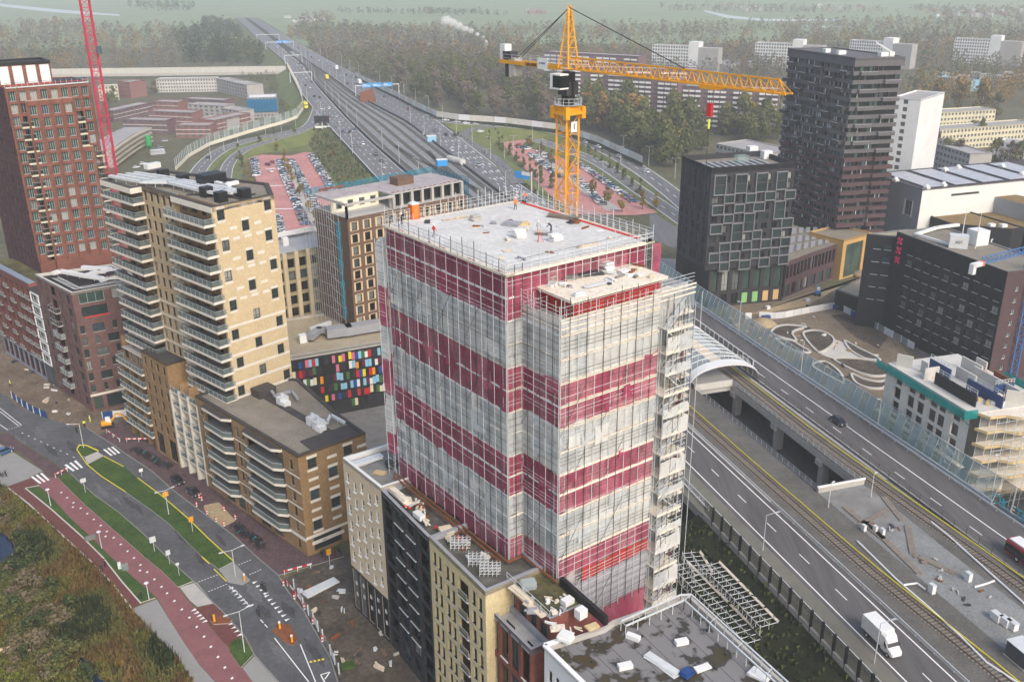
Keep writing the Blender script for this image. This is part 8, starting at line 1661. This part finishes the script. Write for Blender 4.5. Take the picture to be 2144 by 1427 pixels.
for x,y,nm,lb,m,sx,sy,h,a,z in((767,968,'beam_pile','grey beam stacks at the back of the beige house roof','galv',5.5,1.4,.6,.6,pz),(795,990,'timber_pile','flat timber pallet on the beige house roof','wood',2.0,1.0,.3,-.3,pz),(837,1045,'panel_pile','long pink brown panel stack on the black house roof','board',5.2,1.0,1.0,-.95,pz),(878,1082,'site_skip','small white skip on the black house roof','white',2.4,1.1,.8,-.95,pz),(935,1115,'timber_heap','heap of pale timber with a red canister on the podium','plank',2.0,1.8,.7,.4,pz),(820,978,'machine','dark machine with pale bars by the scaffold foot','charcoal',1.8,1.4,1.2,.5,pz),(1105,1228,'tarpaulin_heap','pale green tarpaulin heap on the mossy roof','clear_pale',2.2,1.4,.9,.2,28.2),(1090,1248,'plank_pile','plank pile along the red house roof edge','plank',5.0,.7,.5,-.95,28.2),(1120,1275,'plank_pile','scattered planks farther along the red house roof edge','plank',4.0,.9,.25,-.9,28.2),(1187,1264,'air_unit','white roof unit by the black fire wall','white',1.7,1.1,.8,.6,28.2),(1216,1290,'air_unit','white roof unit with red vent on the mossy roof','white',1.5,1.3,1.3,.6,28.2),(1238,1312,'pallet','empty wooden pallet near the white roof unit','ochre',1.6,1.1,.2,.5,28.2),(1167,1318,'crate','pale crate at the edge of the red house roof','board',1.7,1.0,.5,.1,28.2),(1185,1336,'crate','white slatted crate beside the white parapet','white',1.8,1.6,.6,-.5,28.2),(1326,1335,'air_unit','white unit on the wet roof nearest its back rail','white',1.7,.8,.6,-.6,ZW-.5),(1428,1347,'air_unit','white unit with red cap right of the puddles','white',1.6,.9,.6,.2,ZW-.5),(1310,1398,'air_unit','white unit with red cap at the left of the wet roof','white',1.7,.9,.6,.2,ZW-.5),(1385,1392,'tube_pile','bundle of pale tubes lying on the wet roof','galv',5.0,1.1,.3,-.85,ZW-.5),(1470,1400,'duct_heap','loose white duct bends on the wet roof','white',2.2,.9,.4,.4,ZW-.5),(1440,1412,'tarpaulin','dark blue tarpaulin heap on the wet roof','blue',1.6,1.2,.5,.7,ZW-.5),(1590,1415,'frame_pile','white frame stack at the right corner of the wet roof','white',2.4,1.8,.4,-.7,ZW-.5),(672,1232,'beam_pile','grey steel sheet stack on the dirt by the fence','galv',7,2.0,.5,.75,.05),(728,1395,'hose_heap','green and yellow hose heap on the dirt','lawn',2.2,1.6,.4,.3,.05),(1603,668,'container','small blue container at the foot of the dark block','blue',2.6,1.6,1.3,.2,.05),(1608,646,'bag','white bulk bag on the sand by the dark block','white',1.2,1.2,1.0,.3,.05),(1690,630,'bag','white bulk bag beside the blue excavator','white',1.5,1.2,.9,.3,.05),(1755,645,'container','dark blue skip by the white fence end','blue',4,2.0,1.4,.3,.05),(1795,665,'container','dark blue van body in the hotel yard','blue',4.5,2,1.9,-.5,.05),(320,352,'tent','white site tents near the red crane','white',9,4,3,.9,.05),(330,322,'spoil_heap','white sheeted heap beside the green silo','car_silver',9,5,2.5,.4,.05),(262,1192,'utility_box','pale green utility box on the lawn strip','clear_teal',1.4,.8,1.3,.5,.1),(252,1190,'utility_box','narrow white utility box beside the path','white',.7,.6,1.4,.5,.1),(190,1127,'bench','dark bench set on the lawn strip by the path','concrete_dark',2.2,1.2,.6,.6,.1)):item(nm,lb,{'air_unit':'air unit','container':'container'}. get(nm,nm. replace('_',' ')),P(x,y,z),z,pile(m,sx,sy,h,a,1 if nm in('air_unit','container','utility_box','bag','site_skip','tent')else 4))
p=P(313,312);t=thing('silo','bright green silo on legs at the housing site','silo',(*p,0));mb=MB();mat('silo_green',(.03,.32,.09),.5,.1,1);mb. tube((*p,2),(*p,8),1.7,'silo_green',12);mb. tube((*p,2),(*p,.8),1.7,'silo_green',12,.4);mb. build('tank',t);mb=MB()
for k in range(4):a=k*1.57+.8;mb. bar((p. x+math. cos(a)*1.6,p. y+math. sin(a)*1.6,0),(p. x+math. cos(a)*1.6,p. y+math. sin(a)*1.6,3),.2,'silo_green')
mb. build('leg',t)
def slope_hit(x,y):
 for k in range(33):
  z=8-k*.25;p=P(x,y,z);u=-.298*p. x+.9546*p. y;v=.9546*p. x+.298*p. y;zs_=7.6*max(0,1-max(0,lerp_tab(LL,u)-2.6-v)/16.4)
  if zs_>=z-.1:break
 return p,z
for k,(a,b,w_,lb)in enumerate((((1428,1172),(1452,1222),9,'short tubular frame set nearest the stair tower'),((1405,1205),(1560,1362),7,'long tubular frame line along the white house wall'),((1470,1205),(1590,1330),7,'long tubular frame line on the dark grass'))):
 p,zb_=slope_hit(*a);q,_z=slope_hit(*b);zb_=min(zb_,_z)-.1;d=(q-p). normalized();n_=Vector((d. y,-d. x))*-1;L=(q-p). length;t=thing('steel_frame',lb,'steel frame',(*p,zb_));mb=MB()
 n=max(3,int(L/1.2));
 for i in range(n+1):
  c=p+d*(L*i/n)
  for z in(zb_+.4,zb_+2.0):mb. bar((*c,z),(*(c+n_*3.2),z),.09,'galv')
  for s in(0,1.6,3.2):mb. bar((*(c+n_*s),zb_-1.5),(*(c+n_*s),zb_+2.4),.09,'galv')
  if i<n:e=c+d*L/n;mb. bar((*c,zb_+.4),(*e,zb_+2.0),.07,'galv');mb. bar((*(c+n_*3.2),zb_+.4),(*(e+n_*3.2),zb_+2.0),.07,'galv')
 for z in(zb_+.4,zb_+2.0):
  for s in(0,1.6,3.2):mb. bar((*(p+n_*s),z),(*(q+n_*s),z),.08,'galv')
 mb. build('tube_frame',t)
 mb=MB();mb. bar((*(p+n_*3.2),zb_+2.15),(*(q+n_*3.2),zb_+2.15),.5,'board',.08);mb. build('plank',t)
 # loose things strewn over sites and roofs
rz_=random. Random(77)
def strew(n,pts,z,name,label,group,ms,smin,smax,hmax=.4):
 for k in range(n):
  a,b,c,d=pts;s,t=rz_. random(),rz_. random();p=a. lerp(b,s). lerp(d. lerp(c,s),t);m=rz_. choice(ms);o=thing(name,label,name. replace('_',' '),(p. x,p. y,z),rz_. uniform(0,6.28),group);mb=MB();L,W=rz_. uniform(smin,smax),rz_. uniform(.15,.5)*smax*.6
  for i in range(rz_. choice((1,2,3,3))):mb. box((rz_. uniform(-.3,.3),rz_. uniform(-.3,.3),i*.09),L*rz_. uniform(.6,1),max(.12,W*rz_. uniform(.5,1)),rz_. uniform(.08,hmax),m,rz_. uniform(-.4,.4))
  link(name+'_bits',mb. mesh(name),(0,0,0),o)
strew(26,[P(600,1215),P(735,1170),P(900,1420),P(720,1420)],.03,'scrap_piece','small loose scrap scattered on the dark dirt by the podium row','scrap pieces on the dark dirt',['dirt','plank','concrete','charcoal','galv','rust'],.5,2.2,.5)
strew(30,[P(0,730),P(60,715),P(255,868),P(120,872)],.03,'scrap_piece','small loose scrap scattered on the sand before the brick houses','scrap pieces on the sand strip',['concrete_pale','dirt','plank','charcoal','concrete','white'],.5,2.0,.5)
strew(16,[TW(3,3),TW(3,21),TW(25,21),TW(25,3)],68.02,'loose_board','small loose item lying on the pale tower roof','loose items on the tower roof',['plank','galv','charcoal','cream','rust','zinc'],.4,1.8,.25)
strew(22,[TW(-5.2,6),TW(-5.2,20),TW(.6,20),TW(.6,6)],65.11,'loose_board','small loose item lying on the terrace roof','loose items on the terrace roof',['plank','galv','charcoal','concrete_dark','rust','white'],.4,2.2,.3)
strew(26,[TW(26,-1.6),TW(2,-1.6),TW(2,-4.2),TW(26,-4.2)],pz,'loose_board','small loose item lying on the dark podium roof','loose items on the podium roof',['plank','galv','charcoal','board','rust','white','red_sign'],.4,2.2,.4)
strew(16,[P(1060,1235,28.2),P(1160,1235,28.2),P(1255,1320,28.2),P(1150,1325,28.2)],28.2,'loose_board','small loose item lying on the mossy roof','loose items on the mossy roof',['plank','galv','white','board','zinc'],.4,1.8,.3)
strew(26,[P(1480,660),P(1690,635),P(1860,735),P(1760,800)],.08,'scrap_piece','small loose scrap scattered on the sandy square','scrap pieces on the sandy square',['concrete_pale','plank','charcoal','sand','white','galv'],.5,2.4,.4)
strew(20,[UV(124,103.5),UV(124,110.5),UV(92,110),UV(92,104)],7.95,'scrap_piece','small stone or cable box lying in the gravel between the tracks','loose bits between the tracks',['concrete','sleeper','charcoal','rust'],.4,1.6,.25)
mb=MB()
for k in range(1,9):a,b=wq[0]. lerp(wq[3],k/9),wa. lerp(wq[4],k/9);mb. bar((*a,ZW-.545),(*b,ZW-.545),.06,'charcoal',.02)
mb. build('roof_seam',r5)
for x,y in((1240,1385),(1330,1350),(1350,1290),(1400,1300),(1480,1320),(1520,1370),(1250,1350),(1500,1400)):p=P(x,y,ZW-.5);mb=MB();mb. tube((*p,ZW-.55),(*p,ZW-.2),.16,'charcoal',8);mb. build('roof_drain',r5)
# trees
def leafmat(name,a,b,sc=.25):
 m=mat(name,a,.95,scale=sc,col2=b,fine=(1.6,.35),spec=.1);return m
leafmat('leaf_green',(.055,.078,.026),(.135,.15,.052));leafmat('leaf_olive',(.085,.085,.032),(.17,.155,.06));leafmat('leaf_gold',(.20,.125,.035),(.33,.21,.06));leafmat('leaf_brown',(.12,.093,.062),(.19,.15,.10));leafmat('leaf_grey',(.125,.117,.105),(.185,.172,.152));leafmat('leaf_dark',(.022,.036,.02),(.06,.075,.034));leafmat('leaf_yellow',(.16,.13,.02),(.26,.2,.04));mat('bark',(.07,.055,.042),.95,.3,1)
leafmat('reed',(.12,.082,.03),(.22,.15,.062),.5);leafmat('grass_tall',(.075,.088,.02),(.19,.175,.055),.5)
def crown_mb(h,r,n,m,rnd,leaf=.5,base=.25,shape='round',clumps=9,m2=None):
 mb=MB();cl=[]
 for k in range(clumps):
  t=rnd. random();zz=h*(base+(1-base)*t);k2=math. sin(math. pi*min(1,max(.08,(t*.9+.12))))if shape=='round' else(1.05-t)if shape=='cone' else .75
  a=rnd. uniform(0,6.28);rr=r*k2*rnd. uniform(.15,.75);cl. append((Vector((math. cos(a)*rr,math. sin(a)*rr,zz)),r*rnd. uniform(.34,.58)*(k2*.6+.4)))
 for i in range(n):
  c,cr=rnd. choice(cl);d=Vector((rnd. gauss(0,1),rnd. gauss(0,1),rnd. gauss(0,.8)));d. normalize();p=c+d*cr*(rnd. random()**.35);p. z=min(max(p. z,h*base*.7),h*1.02);s=leaf*rnd. uniform(.6,1.35)
  nn=(d+Vector((rnd. uniform(-.8,.8),rnd. uniform(-.8,.8),rnd. uniform(-.2,1.0)))). normalized();u=nn. cross(Vector((rnd. uniform(-1,1),rnd. uniform(-1,1),.3))). normalized()*s;v=nn. cross(u). normalized()*s*rnd. uniform(.5,.9)
  mb. poly([p-u-v*.3,p+v*.9-u*.2,p+u+v*.2,p-v],m2 if m2 and rnd. random()<.3 else m)
 return mb
def trunk_mb(h,r,rnd,limbs=5,m='bark'):
 mb=MB();mb. tube((0,0,0),(0,0,h*.45),r,m,6,r*.7);mb. tube((0,0,h*.45),(rnd. uniform(-.1,.1)*h*.2,0,h*.85),r*.7,m,5,r*.2)
 for k in range(limbs):a=rnd. uniform(0,6.28);z=h*rnd. uniform(.28,.6);L=h*rnd. uniform(.18,.3);mb. tube((0,0,z),(math. cos(a)*L,math. sin(a)*L,z+L*.9),r*.35,m,4,r*.08)
 return mb
PROTO={}
def proto(kind,m,h,r,n,leaf,base,shape,clumps,seed,m2=None,tr=.22,limbs=5):
 rnd=random. Random(seed);PROTO[kind]=(crown_mb(h,r,n,m,rnd,leaf,base,shape,clumps,m2). mesh('crown'),trunk_mb(h,tr,rnd,limbs). mesh('trunk'),h,m)
for k,m,m2 in(('green','leaf_green','leaf_olive'),('olive','leaf_olive','leaf_green'),('gold','leaf_gold','leaf_olive'),('brown','leaf_brown','leaf_grey'),('grey','leaf_grey','leaf_brown'),('dark','leaf_dark','leaf_green')):
 for j in range(3):proto(k+str(j),m,15,5.6,1300,.5,.16,'round',15,hash((len(k),j,ord(k[0])))%999,m2)
for j in range(2):proto('conifer'+str(j),'leaf_green',8,2.4,420,.42,.1,'cone',12,40+j,'leaf_olive',.14);proto('street'+str(j),'leaf_olive',7,2.3,420,.36,.28,'round',10,60+j,'leaf_gold',.12);proto('yellow'+str(j),'leaf_yellow',7,2.0,420,.36,.28,'round',10,70+j,'leaf_gold',.12)
CN={'green':'deep green','olive':'olive green','gold':'golden','brown':'russet brown','grey':'bare greyish','dark':'dark green','conifer':'dark conical','street':'olive green','yellow':'yellow leaved'}
def tree(p,z,kind,s,where,rnd=random):
 k0=''. join(c for c in kind if c. isalpha());cr,tk,h,m=PROTO[kind];o=thing('tree',f'{CN[k0]} tree {where}','tree',(p. x,p. y,z),rnd. uniform(0,6.28),f'{CN[k0]} trees {where}');o. scale=(s*rnd. uniform(.9,1.15),s*rnd. uniform(.9,1.15),s*rnd. uniform(.85,1.15));link('crown',cr,(0,0,0),o);link('trunk',tk,(0,0,0),o)
rt_=random. Random(99)
def scatter(poly,n,kinds,s,where,z=0):
 q=[P(*p,z)for p in poly];xs=[p. x for p in q];ys=[p. y for p in q];c=0;tries=0;placed=[]
 while c<n and tries<n*60:
  tries+=1;p=Vector((rt_. uniform(min(xs),max(xs)),rt_. uniform(min(ys),max(ys))));ins=False
  for a,b in zip(q,q[1:]+q[:1]):
   if(a. y>p. y)!=(b. y>p. y)and p. x<(b. x-a. x)*(p. y-a. y)/(b. y-a. y)+a. x:ins=not ins
  if ins and all((p-r). length>s*4.2 for r in placed[-60:]):tree(p,z,rt_. choice(kinds)+str(rt_. randrange(3)),s*rt_. uniform(.75,1.2),where,rt_);placed. append(p);c+=1
scatter([(1190,262),(1260,282),(1350,330),(1420,372),(1420,330),(1500,300),(1640,300),(1630,250),(1420,240),(1250,225)],95,['green','green','olive','green','olive','gold'],1.5,'in the wood behind the long grey noise wall')
scatter([(835,190),(915,236),(1010,250),(1170,262),(1180,205),(1040,165),(900,160),(820,165)],75,['brown','brown','olive','olive','green','brown'],1.4,'in the russet wood left of the crane mast')
for x,y,k,s in[(1960,235,'gold0',1.5),(2005,232,'gold1',1.6),(2050,240,'gold2',1.5),(1930,240,'green0',1.2),(2085,246,'olive1',1.2),(2035,300,'olive0',1.0),(2050,306,'green1',.9),(1925,335,'olive2',1.1),(1950,345,'brown0',1.1),(1975,350,'olive0',1.0),(2000,352,'brown1',1.0),(2080,350,'olive1',1.1),(2110,356,'brown2',1.0),(2135,358,'green2',1.0),(1910,350,'olive1',1.0),(1440,330,'green1',1.1),(1410,350,'olive2',1.0),(1470,315,'green0',1.1)]:tree(P(x,y),0,k,s,'among the cream flats at the right')
for x,y in[(1038,292),(1025,300),(1060,286),(1084,286),(1135,285),(1158,288),(1044,306),(1052,318),(1068,326),(1082,338),(1095,350),(1110,362),(1122,374),(1132,384),(1156,396),(1034,286),(1216,318),(1232,328),(1246,338),(1260,344),(1276,358),(1292,370),(1306,382),(1322,396),(1340,408)]:tree(P(x,y),.2,'conifer'+str(rt_. randrange(2)),rt_. uniform(.8,1.1),'bordering the right car park',rt_)
for x,y,k in[(1110,310,'street0'),(1132,330,'street1'),(1155,348,'street0'),(1190,372,'street1'),(1270,432,'street0'),(1302,446,'yellow1'),(1345,440,'yellow0'),(1374,440,'yellow1'),(1240,415,'street1')]:tree(P(x,y),.3,k,1.15,'inside the right car park',rt_)
for x,y,k in[(597,345,'yellow0'),(604,362,'yellow1'),(612,384,'yellow0'),(628,414,'street0'),(648,447,'yellow1'),(662,476,'yellow0')]:tree(P(x,y),.3,k,1.1,'on the planted strip of the left car park',rt_)
for x,y,k in[(502,338,'conifer0'),(508,352,'conifer1'),(516,372,'yellow0'),(545,310,'conifer1'),(575,296,'conifer0'),(580,318,'yellow1'),(618,296,'conifer1'),(660,300,'conifer0'),(525,395,'yellow1'),(700,340,'street1'),(725,360,'street0')]:tree(P(x,y),.5,k,1.0,'on the bank around the left car park',rt_)
for x,y,k in[(120,158,'yellow1'),(145,160,'yellow0'),(272,158,'gold0'),(285,190,'olive0'),(300,200,'green0'),(325,195,'olive1'),(240,215,'green1'),(230,225,'olive2')]:tree(P(x,y),0,k,.8 if k[:2]!='ye' else 1.6,'by the housing estate wall',rt_)
def wood(name,label,areas):
 mb=MB();rnd=random. Random(5)
 for poly,n,ms,hh in areas:
  q=[P(*p)for p in poly];xs=[p. x for p in q];ys=[p. y for p in q];c=0;tr=0;ids=[mb. mi(m)for m in ms]
  while c<n and tr<n*40:
   tr+=1;x,y=rnd. uniform(min(xs),max(xs)),rnd. uniform(min(ys),max(ys));ins=False
   for a,b in zip(q,q[1:]+q[:1]):
    if(a. y>y)!=(b. y>y)and x<(b. x-a. x)*(y-a. y)/(b. y-a. y)+a. x:ins=not ins
   if not ins:continue
   uu,vv=-.298*x+.9546*y,.9546*x+.298*y
   if 200<uu<1900 and lerp_tab(LL,uu)-14<vv<lerp_tab(RR,uu)+12:continue
   c+=1;h=hh*rnd. uniform(.55,1.45);r=h*rnd. uniform(.28,.42);mi=ids[min(len(ids)-1,int((math. sin(x*.021)+math. sin(y*.017+1.3)+2+rnd. uniform(-.9,.9))/4*len(ids)))]if rnd. random()<.8 else rnd. choice(ids);nl=95 if y<1100 else 60 if y<1700 else 22;ls=r*(.23 if nl>80 else .28 if nl>40 else .5)
   for i in range(nl):
    t=rnd. random();k=math. sin(math. pi*(.12+.86*t));a=rnd. uniform(0,6.283);rr=r*k*rnd. uniform(.45,1.0);px,py,pz_=x+math. cos(a)*rr,y+math. sin(a)*rr,h*(.08+.92*t)
    ux,uy,uz=rnd. uniform(-1,1),rnd. uniform(-1,1),rnd. uniform(-.6,.6);vx,vy,vz=rnd. uniform(-.7,.7),rnd. uniform(-.7,.7),rnd. uniform(-1,1);s=ls*rnd. uniform(.6,1.2);kx=len(mb. v)
    mb. v+=[(px-ux*s,py-uy*s,pz_-uz*s),(px+vx*s*.6,py+vy*s*.6,pz_+vz*s*.6),(px+ux*s,py+uy*s,pz_+uz*s),(px-vx*s*.6,py-vy*s*.6,pz_-vz*s*.6)];mb. f. append((kx,kx+1,kx+2,kx+3));mb. m. append(mi)
 tag(mb. build(name),label,'woodland',kind='stuff')
W1=['leaf_grey','leaf_olive','leaf_brown','leaf_grey','leaf_gold','leaf_brown','leaf_green'];W2=['leaf_dark','leaf_dark','leaf_green'];W3=['leaf_green','leaf_olive','leaf_olive','leaf_brown']
wood('woodland','hazy autumn woodland far behind the estate and motorway',[([(-60,60),(150,52),(260,66),(360,62),(395,120),(380,150),(120,152),(-60,152)],620,W1,13),([(360,75),(430,68),(520,95),(582,120),(560,138),(395,138)],200,W2,15),([(440,132),(578,130),(580,112),(440,118)],60,W2,14),([(425,52),(500,60),(600,92),(560,100),(430,62)],130,W2,13),([(272,14),(330,6),(415,12),(412,24),(330,24),(272,20)],90,W2,14),
([(600,82),(760,108),(900,135),(1180,165),(1180,120),(1300,110),(1000,85),(800,75),(640,62)],800,W1+['leaf_olive','leaf_green'],13),([(760,106),(830,165),(910,175),(1060,190),(1180,200),(1180,150),(1000,118)],380,W3+W1,14),([(620,60),(760,80),(1000,82),(1200,90),(1500,85),(1650,75),(2144,70),(2300,60),(2300,40),(1700,52),(1200,62),(800,62),(620,48)],900,W1,12),
([(1180,110),(1650,95),(1650,150),(1420,165),(1180,150)],420,W1+['leaf_gold'],12),([(1640,75),(2300,75),(2300,150),(1930,160),(1900,130),(1640,100)],900,W1+['leaf_gold','leaf_olive'],12),([(1890,165),(2300,165),(2300,235),(2090,225),(1900,240)],260,['leaf_brown','leaf_grey','leaf_olive','leaf_green','leaf_gold'],12),
([(1500,150),(1640,130),(1650,230),(1540,180)],120,W1+['leaf_olive'],12),([(650,118),(740,150),(835,188),(830,168),(740,118),(650,92)],150,W3,12),([(-60,230),(235,215),(240,300),(160,330),(-60,330)],60,W3,9),([(500,160),(600,158),(618,215),(612,240),(580,240),(590,200),(515,176)],70,['leaf_olive','leaf_green'],5),
([(700,24),(1060,30),(1060,34),(700,28)],90,W2,9),([(1380,16),(1560,14),(1760,20),(1900,26),(1700,30),(1400,24)],220,W1,9),([(1900,18),(2200,22),(2200,40),(1950,34)],200,W1,10),([(640,30),(700,34),(700,50),(630,48)],60,W1,10),([(880,24),(1010,26),(1010,32),(880,30)],60,W1,9)])
mb=MB();rnd=random. Random(8)
for k in range(60):
 x,y=rnd. choice(((rnd. uniform(1500,1800),rnd. uniform(14,24)),(rnd. uniform(1100,1140),rnd. uniform(26,30)),(rnd. uniform(1950,2144),rnd. uniform(24,36)),(rnd. uniform(600,680),rnd. uniform(38,48))));c=P(x,y);mb. box((*c,0),rnd. uniform(8,16),rnd. uniform(7,11),rnd. uniform(4,7),rnd. choice(('town_white','town_brick','town_grey')),rnd. uniform(0,3),'town_roof')
tag(mb. build('village'),'tiny hazy village houses across the far meadows','village',kind='stuff')
for j in range(3):proto('shrub'+str(j),['leaf_dark','leaf_olive','leaf_brown'][j],3.4,2.3,620,.2,.02,'round',12,200+j,['leaf_green','leaf_green','leaf_olive'][j],.06,4)
CN['shrub']='bushy'
SH=[(125,600,0),(165,620,0),(150,660,0),(190,690,0),(140,710,0),(210,730,0),(175,760,0),(235,700,0),(110,770,0),(60,790,0),(30,470,1),(60,500,2),(100,540,1),(20,430,2),(130,560,2),(90,450,1),(24,788,1),(13,870,0),(246,1123,0),(221,874,2),(57,819,2),(199,1067,2),(5,840,1),(86,999,1),(412,1014,0),(179,1243,2),(335,1130,0),(87,1008,1),(167,799,1),(87,1197,1),(84,1247,2),(228,1304,1),(138,995,1),(327,1088,1),(524,1395,0),(141,1286,0),(334,1138,2),(67,969,0),(312,1369,2),(358,1392,1),(334,1362,0),(56,853,1),(378,1065,2),(114,1237,2),(55,856,1),(305,884,0),(248,1084,2),(141,958,2),(300,1094,0),(402,1091,2),(405,1223,0),(279,943,1),(5,1003,1),(164,1153,0),(164,865,2),(147,812,0),(435,1285,1),(230,1221,2),(219,1225,2),(237,1037,2),(118,1173,1),(151,989,2),(340,1281,1),(241,1222,0),(157,807,2),(66,1052,1),(103,1345,2),(232,976,1),(360,1250,0),(411,1082,1),(74,946,2),(173,1013,1),(88,1026,0),(120,986,1),(60,852,0),(348,1346,1),(315,1069,2),(11,896,1)]
cols=['dark green','olive','russet']
for i,(x,y,j)in enumerate(SH):
 cr,tk,h,m=PROTO['shrub'+str(j)];p=P(x*.945,1000+(y-500)*.47+20)if 0 else P(*r7(x*1.0,y*1.0));s=rt_. uniform(.7,1.25);o=thing('shrub',f'{cols[j]} shrub growing in the scrubland by the pond','shrub',(*p,0),rt_. uniform(0,6),f'{cols[j]} shrubs in the scrubland');o. scale=(s,s,s*.85);link('foliage',cr,(0,0,0),o);link('stem',tk,(0,0,0),o)
mb=MB();poly=[P(*p)for p in[(-120,1010),(0,1022),(14,1026),(58,1060),(112,1110),(158,1152),(198,1188),(238,1232),(272,1276),(306,1314),(335,1347),(366,1379),(400,1427),(420,1480),(-120,1520)]];pond=g7((-120,500),(0,545),(60,580),(110,660),(100,710),(0,750),(-120,760));ditch_=g7((430,1260),(480,1275),(540,1350),(640,1440),(640,1500),(560,1500),(500,1400))
def inside(p,q):
 ins=False
 for a,b in zip(q,q[1:]+q[:1]):
  if(a. y>p[1])!=(b. y>p[1])and p[0]<(b. x-a. x)*(p[1]-a. y)/(b. y-a. y)+a. x:ins=not ins
 return ins
xs=[p. x for p in poly];ys=[p. y for p in poly];c=0;rnd=random. Random(17);leafmat('leaf_rust',(.10,.062,.028),(.18,.115,.05));leafmat('leaf_lime',(.10,.12,.02),(.19,.20,.04));ids=[mb. mi(m)for m in('grass_tall','reed','leaf_rust','leaf_olive','leaf_green','leaf_lime','leaf_dark')]
while c<12000:
 x,y=rnd. uniform(min(xs),max(xs)),rnd. uniform(min(ys),max(ys))
 if not inside((x,y),poly)or inside((x,y),pond)or inside((x,y),ditch_):continue
 c+=1;zone=math. sin(x*.34+1)*1.1+math. sin(y*.26+.5*math. sin(x*.2))*1.1+math. sin((x+y)*.13);h=.7+.35*zone+rnd. uniform(-.2,.5);h=max(.3,h);mi=ids[5]if zone<-1.5 else ids[0]if zone<-.5 else ids[1]if zone<.3 else ids[2]if zone<.9 else ids[3]if zone<1.7 else ids[6]
 if rnd. random()<.18:mi=rnd. choice(ids)
 for k in range(4):a=rnd. uniform(0,6.28);w_=rnd. uniform(.08,.2);dx,dy=math. cos(a),math. sin(a);lx,ly=rnd. uniform(-.35,.35),rnd. uniform(-.35,.35);ox,oy=x+rnd. uniform(-.4,.4),y+rnd. uniform(-.4,.4);kx=len(mb. v);mb. v+=[(ox-dx*w_,oy-dy*w_,0),(ox+dx*w_,oy+dy*w_,0),(ox+lx+dx*w_*.4,oy+ly+dy*w_*.4,h),(ox+lx-dx*w_*.4,oy+ly-dy*w_*.4,h)];mb. f. append((kx,kx+1,kx+2,kx+3));mb. m. append(mi)
tag(mb. build('reeds'),'tall grass and russet reeds covering the scrubland','reeds',kind='stuff')
mb=MB();rnd=random. Random(4);ids=[mb. mi(m)for m in('leaf_dark','leaf_green','leaf_brown')]
for k in range(4200):
 if rnd. random()<.3:u,s=rnd. uniform(62,132),rnd. random();v=lerp_tab(LL,u)-2.8-s*16;z=7.5*(1-s)
 elif rnd. random()<.5:u,s=rnd. uniform(380,640),rnd. random();v=lerp_tab(LL,u)-2-s*13;z=7.4*(1-s)
 else:u,s=rnd. uniform(390,560),rnd. random();v=lerp_tab(RR,u)+2+s*12;z=7.4*(1-s)
 c=UV(u,v);h=rnd. uniform(.3,.9)*(1 if u<200 else 1.6);a=rnd. uniform(0,6.28);w_=h*.4;kx=len(mb. v);mb. v+=[(c. x-math. cos(a)*w_,c. y-math. sin(a)*w_,z),(c. x+math. cos(a)*w_,c. y+math. sin(a)*w_,z),(c. x+w_*.8+rnd. uniform(-.3,.3),c. y,z+h),(c. x-w_*.8,c. y+rnd. uniform(-.3,.3),z+h)];mb. f. append((kx,kx+1,kx+2,kx+3));mb. m. append(rnd. choice(ids)if u>200 else ids[rnd. random()<.25])
tag(mb. build('undergrowth'),'low scrub growing on the motorway banks','undergrowth',kind='stuff')
# air
hm=bpy. data. materials. new('haze');hm. use_nodes=True;ht_=hm. node_tree;ht_. nodes. clear();ho=ht_. nodes. new('ShaderNodeOutputMaterial');hv=ht_. nodes. new('ShaderNodeVolumePrincipled');hv. inputs['Color']. default_value=(.93,.95,.97,1);hv. inputs['Density']. default_value=.00029;hv. inputs['Anisotropy']. default_value=.2;ht_. links. new(hv. outputs[0],ho. inputs['Volume']);M['haze']=hm
mb=MB();mb. prism([(-9100,-600),(9100,-600),(9100,14100),(-9100,14100)],-1.0,135.0,'haze');o=tag(mb. build('haze'),'thin pale autumn haze over the whole city','haze',kind='stuff')
